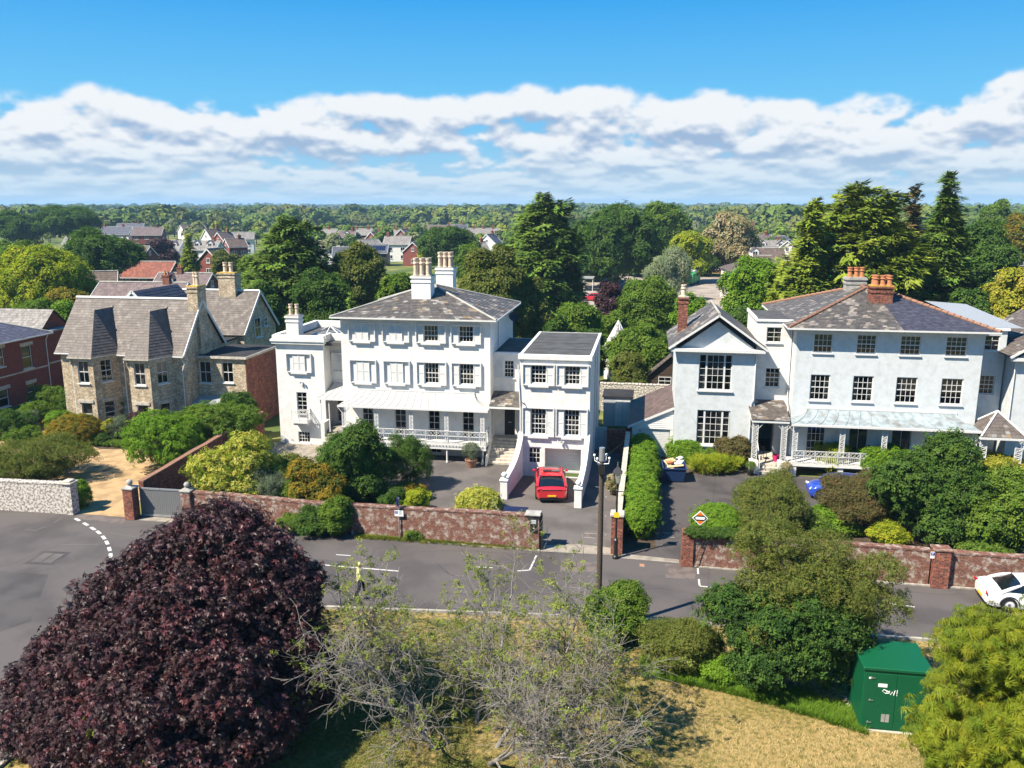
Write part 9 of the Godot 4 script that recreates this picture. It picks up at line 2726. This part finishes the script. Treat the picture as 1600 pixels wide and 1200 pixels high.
func skin(bones: Array, cell: float) -> MB:
	# surface nets over tapered capsules joined by a smooth minimum
	var lo := Vector3.INF; var hi := -Vector3.INF
	for q in bones:
		for i in 2:
			var r: float = q[2 + i] + cell * 2.5
			lo = lo.min(q[i] - Vector3.ONE * r); hi = hi.max(q[i] + Vector3.ONE * r)
	var n := Vector3i(((hi - lo) / cell).ceil()) + Vector3i.ONE
	var f := PackedFloat32Array(); f.resize(n.x * n.y * n.z)
	f.fill(9.0)
	var k := 0.035
	for q in bones: # each bone only touches the cells round it
		var a: Vector3 = q[0]; var ab: Vector3 = q[1] - q[0]; var l2 := maxf(ab.length_squared(), 1e-6)
		var g := Vector3.ONE * (maxf(q[2], q[3]) + k + cell * 2.0)
		var i0 := Vector3i(((q[0].min(q[1]) - g - lo) / cell).floor()).clamp(Vector3i.ZERO, n - Vector3i.ONE); var i1 := Vector3i(((q[0].max(q[1]) + g - lo) / cell).ceil()).clamp(Vector3i.ZERO, n - Vector3i.ONE)
		for z in range(i0.z, i1.z + 1):
			for y in range(i0.y, i1.y + 1):
				for x in range(i0.x, i1.x + 1):
					var p := lo + Vector3(x, y, z) * cell
					var h := clampf((p - a).dot(ab) / l2, 0, 1)
					var e: float = p.distance_to(a + ab * h) - lerpf(q[2], q[3], h)
					var o := x + n.x * (y + n.y * z)
					var d := f[o]
					var m := clampf(0.5 + 0.5 * (d - e) / k, 0, 1)
					f[o] = lerpf(d, e, m) - k * m * (1 - m)
	var at := func(x, y, z): return f[x + n.x * (y + n.y * z)]
	var vert := {}
	for z in n.z - 1:
		for y in n.y - 1:
			for x in n.x - 1:
				if f[x + n.x * (y + n.y * z)] > 0.1: continue
				var s := Vector3.ZERO; var c := 0
				for e in [[0, 1], [0, 2], [0, 4], [1, 3], [1, 5], [2, 3], [2, 6], [3, 7], [4, 5], [4, 6], [5, 7], [6, 7]]:
					var i: int = e[0]; var j: int = e[1]
					var a: float = at.call(x + (i & 1), y + ((i >> 1) & 1), z + (i >> 2)); var b: float = at.call(x + (j & 1), y + ((j >> 1) & 1), z + (j >> 2))
					if (a < 0) != (b < 0):
						var t := a / (a - b)
						s += Vector3(i & 1, (i >> 1) & 1, i >> 2).lerp(Vector3(j & 1, (j >> 1) & 1, j >> 2), t); c += 1
				if c: vert[Vector3i(x, y, z)] = lo + (Vector3(x, y, z) + s / c) * cell
	var m := MB.new()
	var known := {}
	var nrm := func(p: Vector3):
		if known.has(p): return known[p]
		var h := cell * 0.5
		known[p] = Vector3(skin_field(bones, p + Vector3(h, 0, 0)) - skin_field(bones, p - Vector3(h, 0, 0)), skin_field(bones, p + Vector3(0, h, 0)) - skin_field(bones, p - Vector3(0, h, 0)), skin_field(bones, p + Vector3(0, 0, h)) - skin_field(bones, p - Vector3(0, 0, h))).normalized()
		return known[p]
	for z in range(1, n.z - 1):
		for y in range(1, n.y - 1):
			for x in range(1, n.x - 1):
				if f[x + n.x * (y + n.y * z)] > 0.1: continue
				for ax in 3:
					var d := Vector3i(1 if ax == 0 else 0, 1 if ax == 1 else 0, 1 if ax == 2 else 0)
					var a: float = at.call(x, y, z); var b: float = at.call(x + d.x, y + d.y, z + d.z)
					if (a < 0) == (b < 0): continue
					var u := Vector3i(1 if ax == 2 else 0, 1 if ax == 0 else 0, 1 if ax == 1 else 0); var v := Vector3i(1 if ax == 1 else 0, 1 if ax == 2 else 0, 1 if ax == 0 else 0)
					var c := Vector3i(x, y, z)
					var q := [c - u - v, c - v, c, c - u]
					if not q.all(func(i): return vert.has(i)): continue
					var p := q.map(func(i): return vert[i])
					if a > 0: p.reverse()
					m.quad_n(p[0], p[1], p[2], p[3], nrm.call(p[0]), nrm.call(p[1]), nrm.call(p[2]), nrm.call(p[3]))
	return m

func walker() -> void:
	# strolling along the kerb, away from the maple: weight on the front leg, arms swinging
	var t := thing("person", "person in a pale yellow jacket walking along the kerb behind the twiggy tree", "person", Vector3(-12.75, 0.1, -34.35), -PI / 2 + 0.3)
	var V := func(x, y, z): return Vector3(x, y, z)
	# local -z is forward
	var legs := [[V.call(-0.09, 0.90, 0), V.call(-0.10, 0.50, -0.16), 0.085, 0.06], [V.call(-0.10, 0.50, -0.16), V.call(-0.10, 0.09, -0.20), 0.058, 0.04], [V.call(0.09, 0.90, 0), V.call(0.10, 0.49, 0.05), 0.085, 0.06], [V.call(0.10, 0.49, 0.05), V.call(0.10, 0.12, 0.27), 0.058, 0.04]]
	var feet := [[V.call(-0.10, 0.06, -0.17), V.call(-0.10, 0.04, -0.36), 0.048, 0.038], [V.call(0.10, 0.11, 0.28), V.call(0.10, 0.035, 0.12), 0.046, 0.038]]
	var torso := [[V.call(0, 0.92, 0), V.call(0, 1.12, 0), 0.135, 0.13], [V.call(-0.05, 1.12, 0), V.call(-0.08, 1.36, 0.01), 0.11, 0.10], [V.call(0.05, 1.12, 0), V.call(0.08, 1.36, 0.01), 0.11, 0.10], [V.call(-0.16, 1.39, 0.01), V.call(0.16, 1.39, 0.01), 0.062, 0.062]]
	var arms := [[V.call(-0.20, 1.37, 0.01), V.call(-0.25, 1.10, 0.10), 0.052, 0.042], [V.call(-0.25, 1.10, 0.10), V.call(-0.25, 0.88, 0.0), 0.04, 0.03], [V.call(0.20, 1.37, 0.01), V.call(0.25, 1.11, -0.04), 0.052, 0.042], [V.call(0.25, 1.11, -0.04), V.call(0.23, 0.93, -0.20), 0.04, 0.03]]
	var hands := []
	for h in [[V.call(-0.25, 0.85, -0.02), V.call(0, -1, -0.25)], [V.call(0.225, 0.91, -0.24), V.call(0, -0.75, -0.6)]]:
		var d: Vector3 = h[1].normalized()
		hands.append([h[0], h[0] + d * 0.075, 0.026, 0.03])
		for i in 4:
			var o := Vector3(0, 0, 0.018 * (i - 1.5)); var l: float = [0.07, 0.08, 0.075, 0.06][i]
			hands.append([h[0] + d * 0.08 + o, h[0] + d * (0.08 + l * 0.55) + o, 0.0095, 0.009]); hands.append([h[0] + d * (0.08 + l * 0.55) + o, h[0] + d * (0.08 + l) + o + Vector3(0.012 * signf(-h[0].x), 0, 0), 0.009, 0.008])
		hands.append([h[0] + d * 0.02 + Vector3(0, 0, -0.025), h[0] + d * 0.07 + Vector3(0, 0, -0.06), 0.011, 0.009])
	var head := [[V.call(0, 1.44, 0.01), V.call(0, 1.53, -0.01), 0.052, 0.05], [V.call(0, 1.60, -0.01), V.call(0, 1.66, 0.01), 0.082, 0.09], [V.call(0, 1.545, -0.045), V.call(0, 1.60, -0.05), 0.045, 0.055], [V.call(0, 1.60, -0.10), V.call(0, 1.57, -0.118), 0.012, 0.016], [V.call(-0.085, 1.60, 0), V.call(-0.09, 1.62, 0.01), 0.014, 0.016], [V.call(0.085, 1.60, 0), V.call(0.09, 1.62, 0.01), 0.014, 0.016]]
	part("body", skin(legs + feet + torso + arms + head, 0.028), M.skin, t)
	var body: Node = t.get_child(0)
	part("hands", skin(hands, 0.011), M.skin, t)
	var grow_by := func(bs, k): return bs.map(func(q): return [q[0], q[1], q[2] + k, q[3] + k])
	part("jacket", skin(grow_by.call(torso + arms, 0.022), 0.03), M.hivis, t)
	part("trousers", skin(grow_by.call(legs, 0.02), 0.03), M.cloth_dark, t)
	part("shoes", skin(grow_by.call(feet, 0.012), 0.016), M.sign_white, t)
	part("cap", skin([[V.call(0, 1.665, 0.01), V.call(0, 1.69, 0.015), 0.094, 0.085], [V.call(0, 1.665, -0.08), V.call(0, 1.655, -0.15), 0.02, 0.015]], 0.016), M.hivis, t)

func _ready() -> void:
	rng.seed = 20240611
	set_view()
	print("view ", Time.get_ticks_msec())
	cache["slate_noise"] = fnl(5, 0.9, 4)
	cache["land"] = fnl(77, 0.0007, 3)
	make_materials()
	car_materials()
	setting()
	garden_walls()
	white_villa()
	flank_walls()
	blue_villa()
	neighbour_villa()
	brick_villa()
	red_house()
	outbuildings()
	print("buildings ", Time.get_ticks_msec())
	maple()
	cherry()
	lime_tree()
	ivy_tree()
	hedges()
	plant_list()
	woods()
	town_trees()
	town()
	cars()
	street()
	walker()
	lawn_grass()
	print("plants ", Time.get_ticks_msec(), " copies ", cache["instances"])
	#STAGE
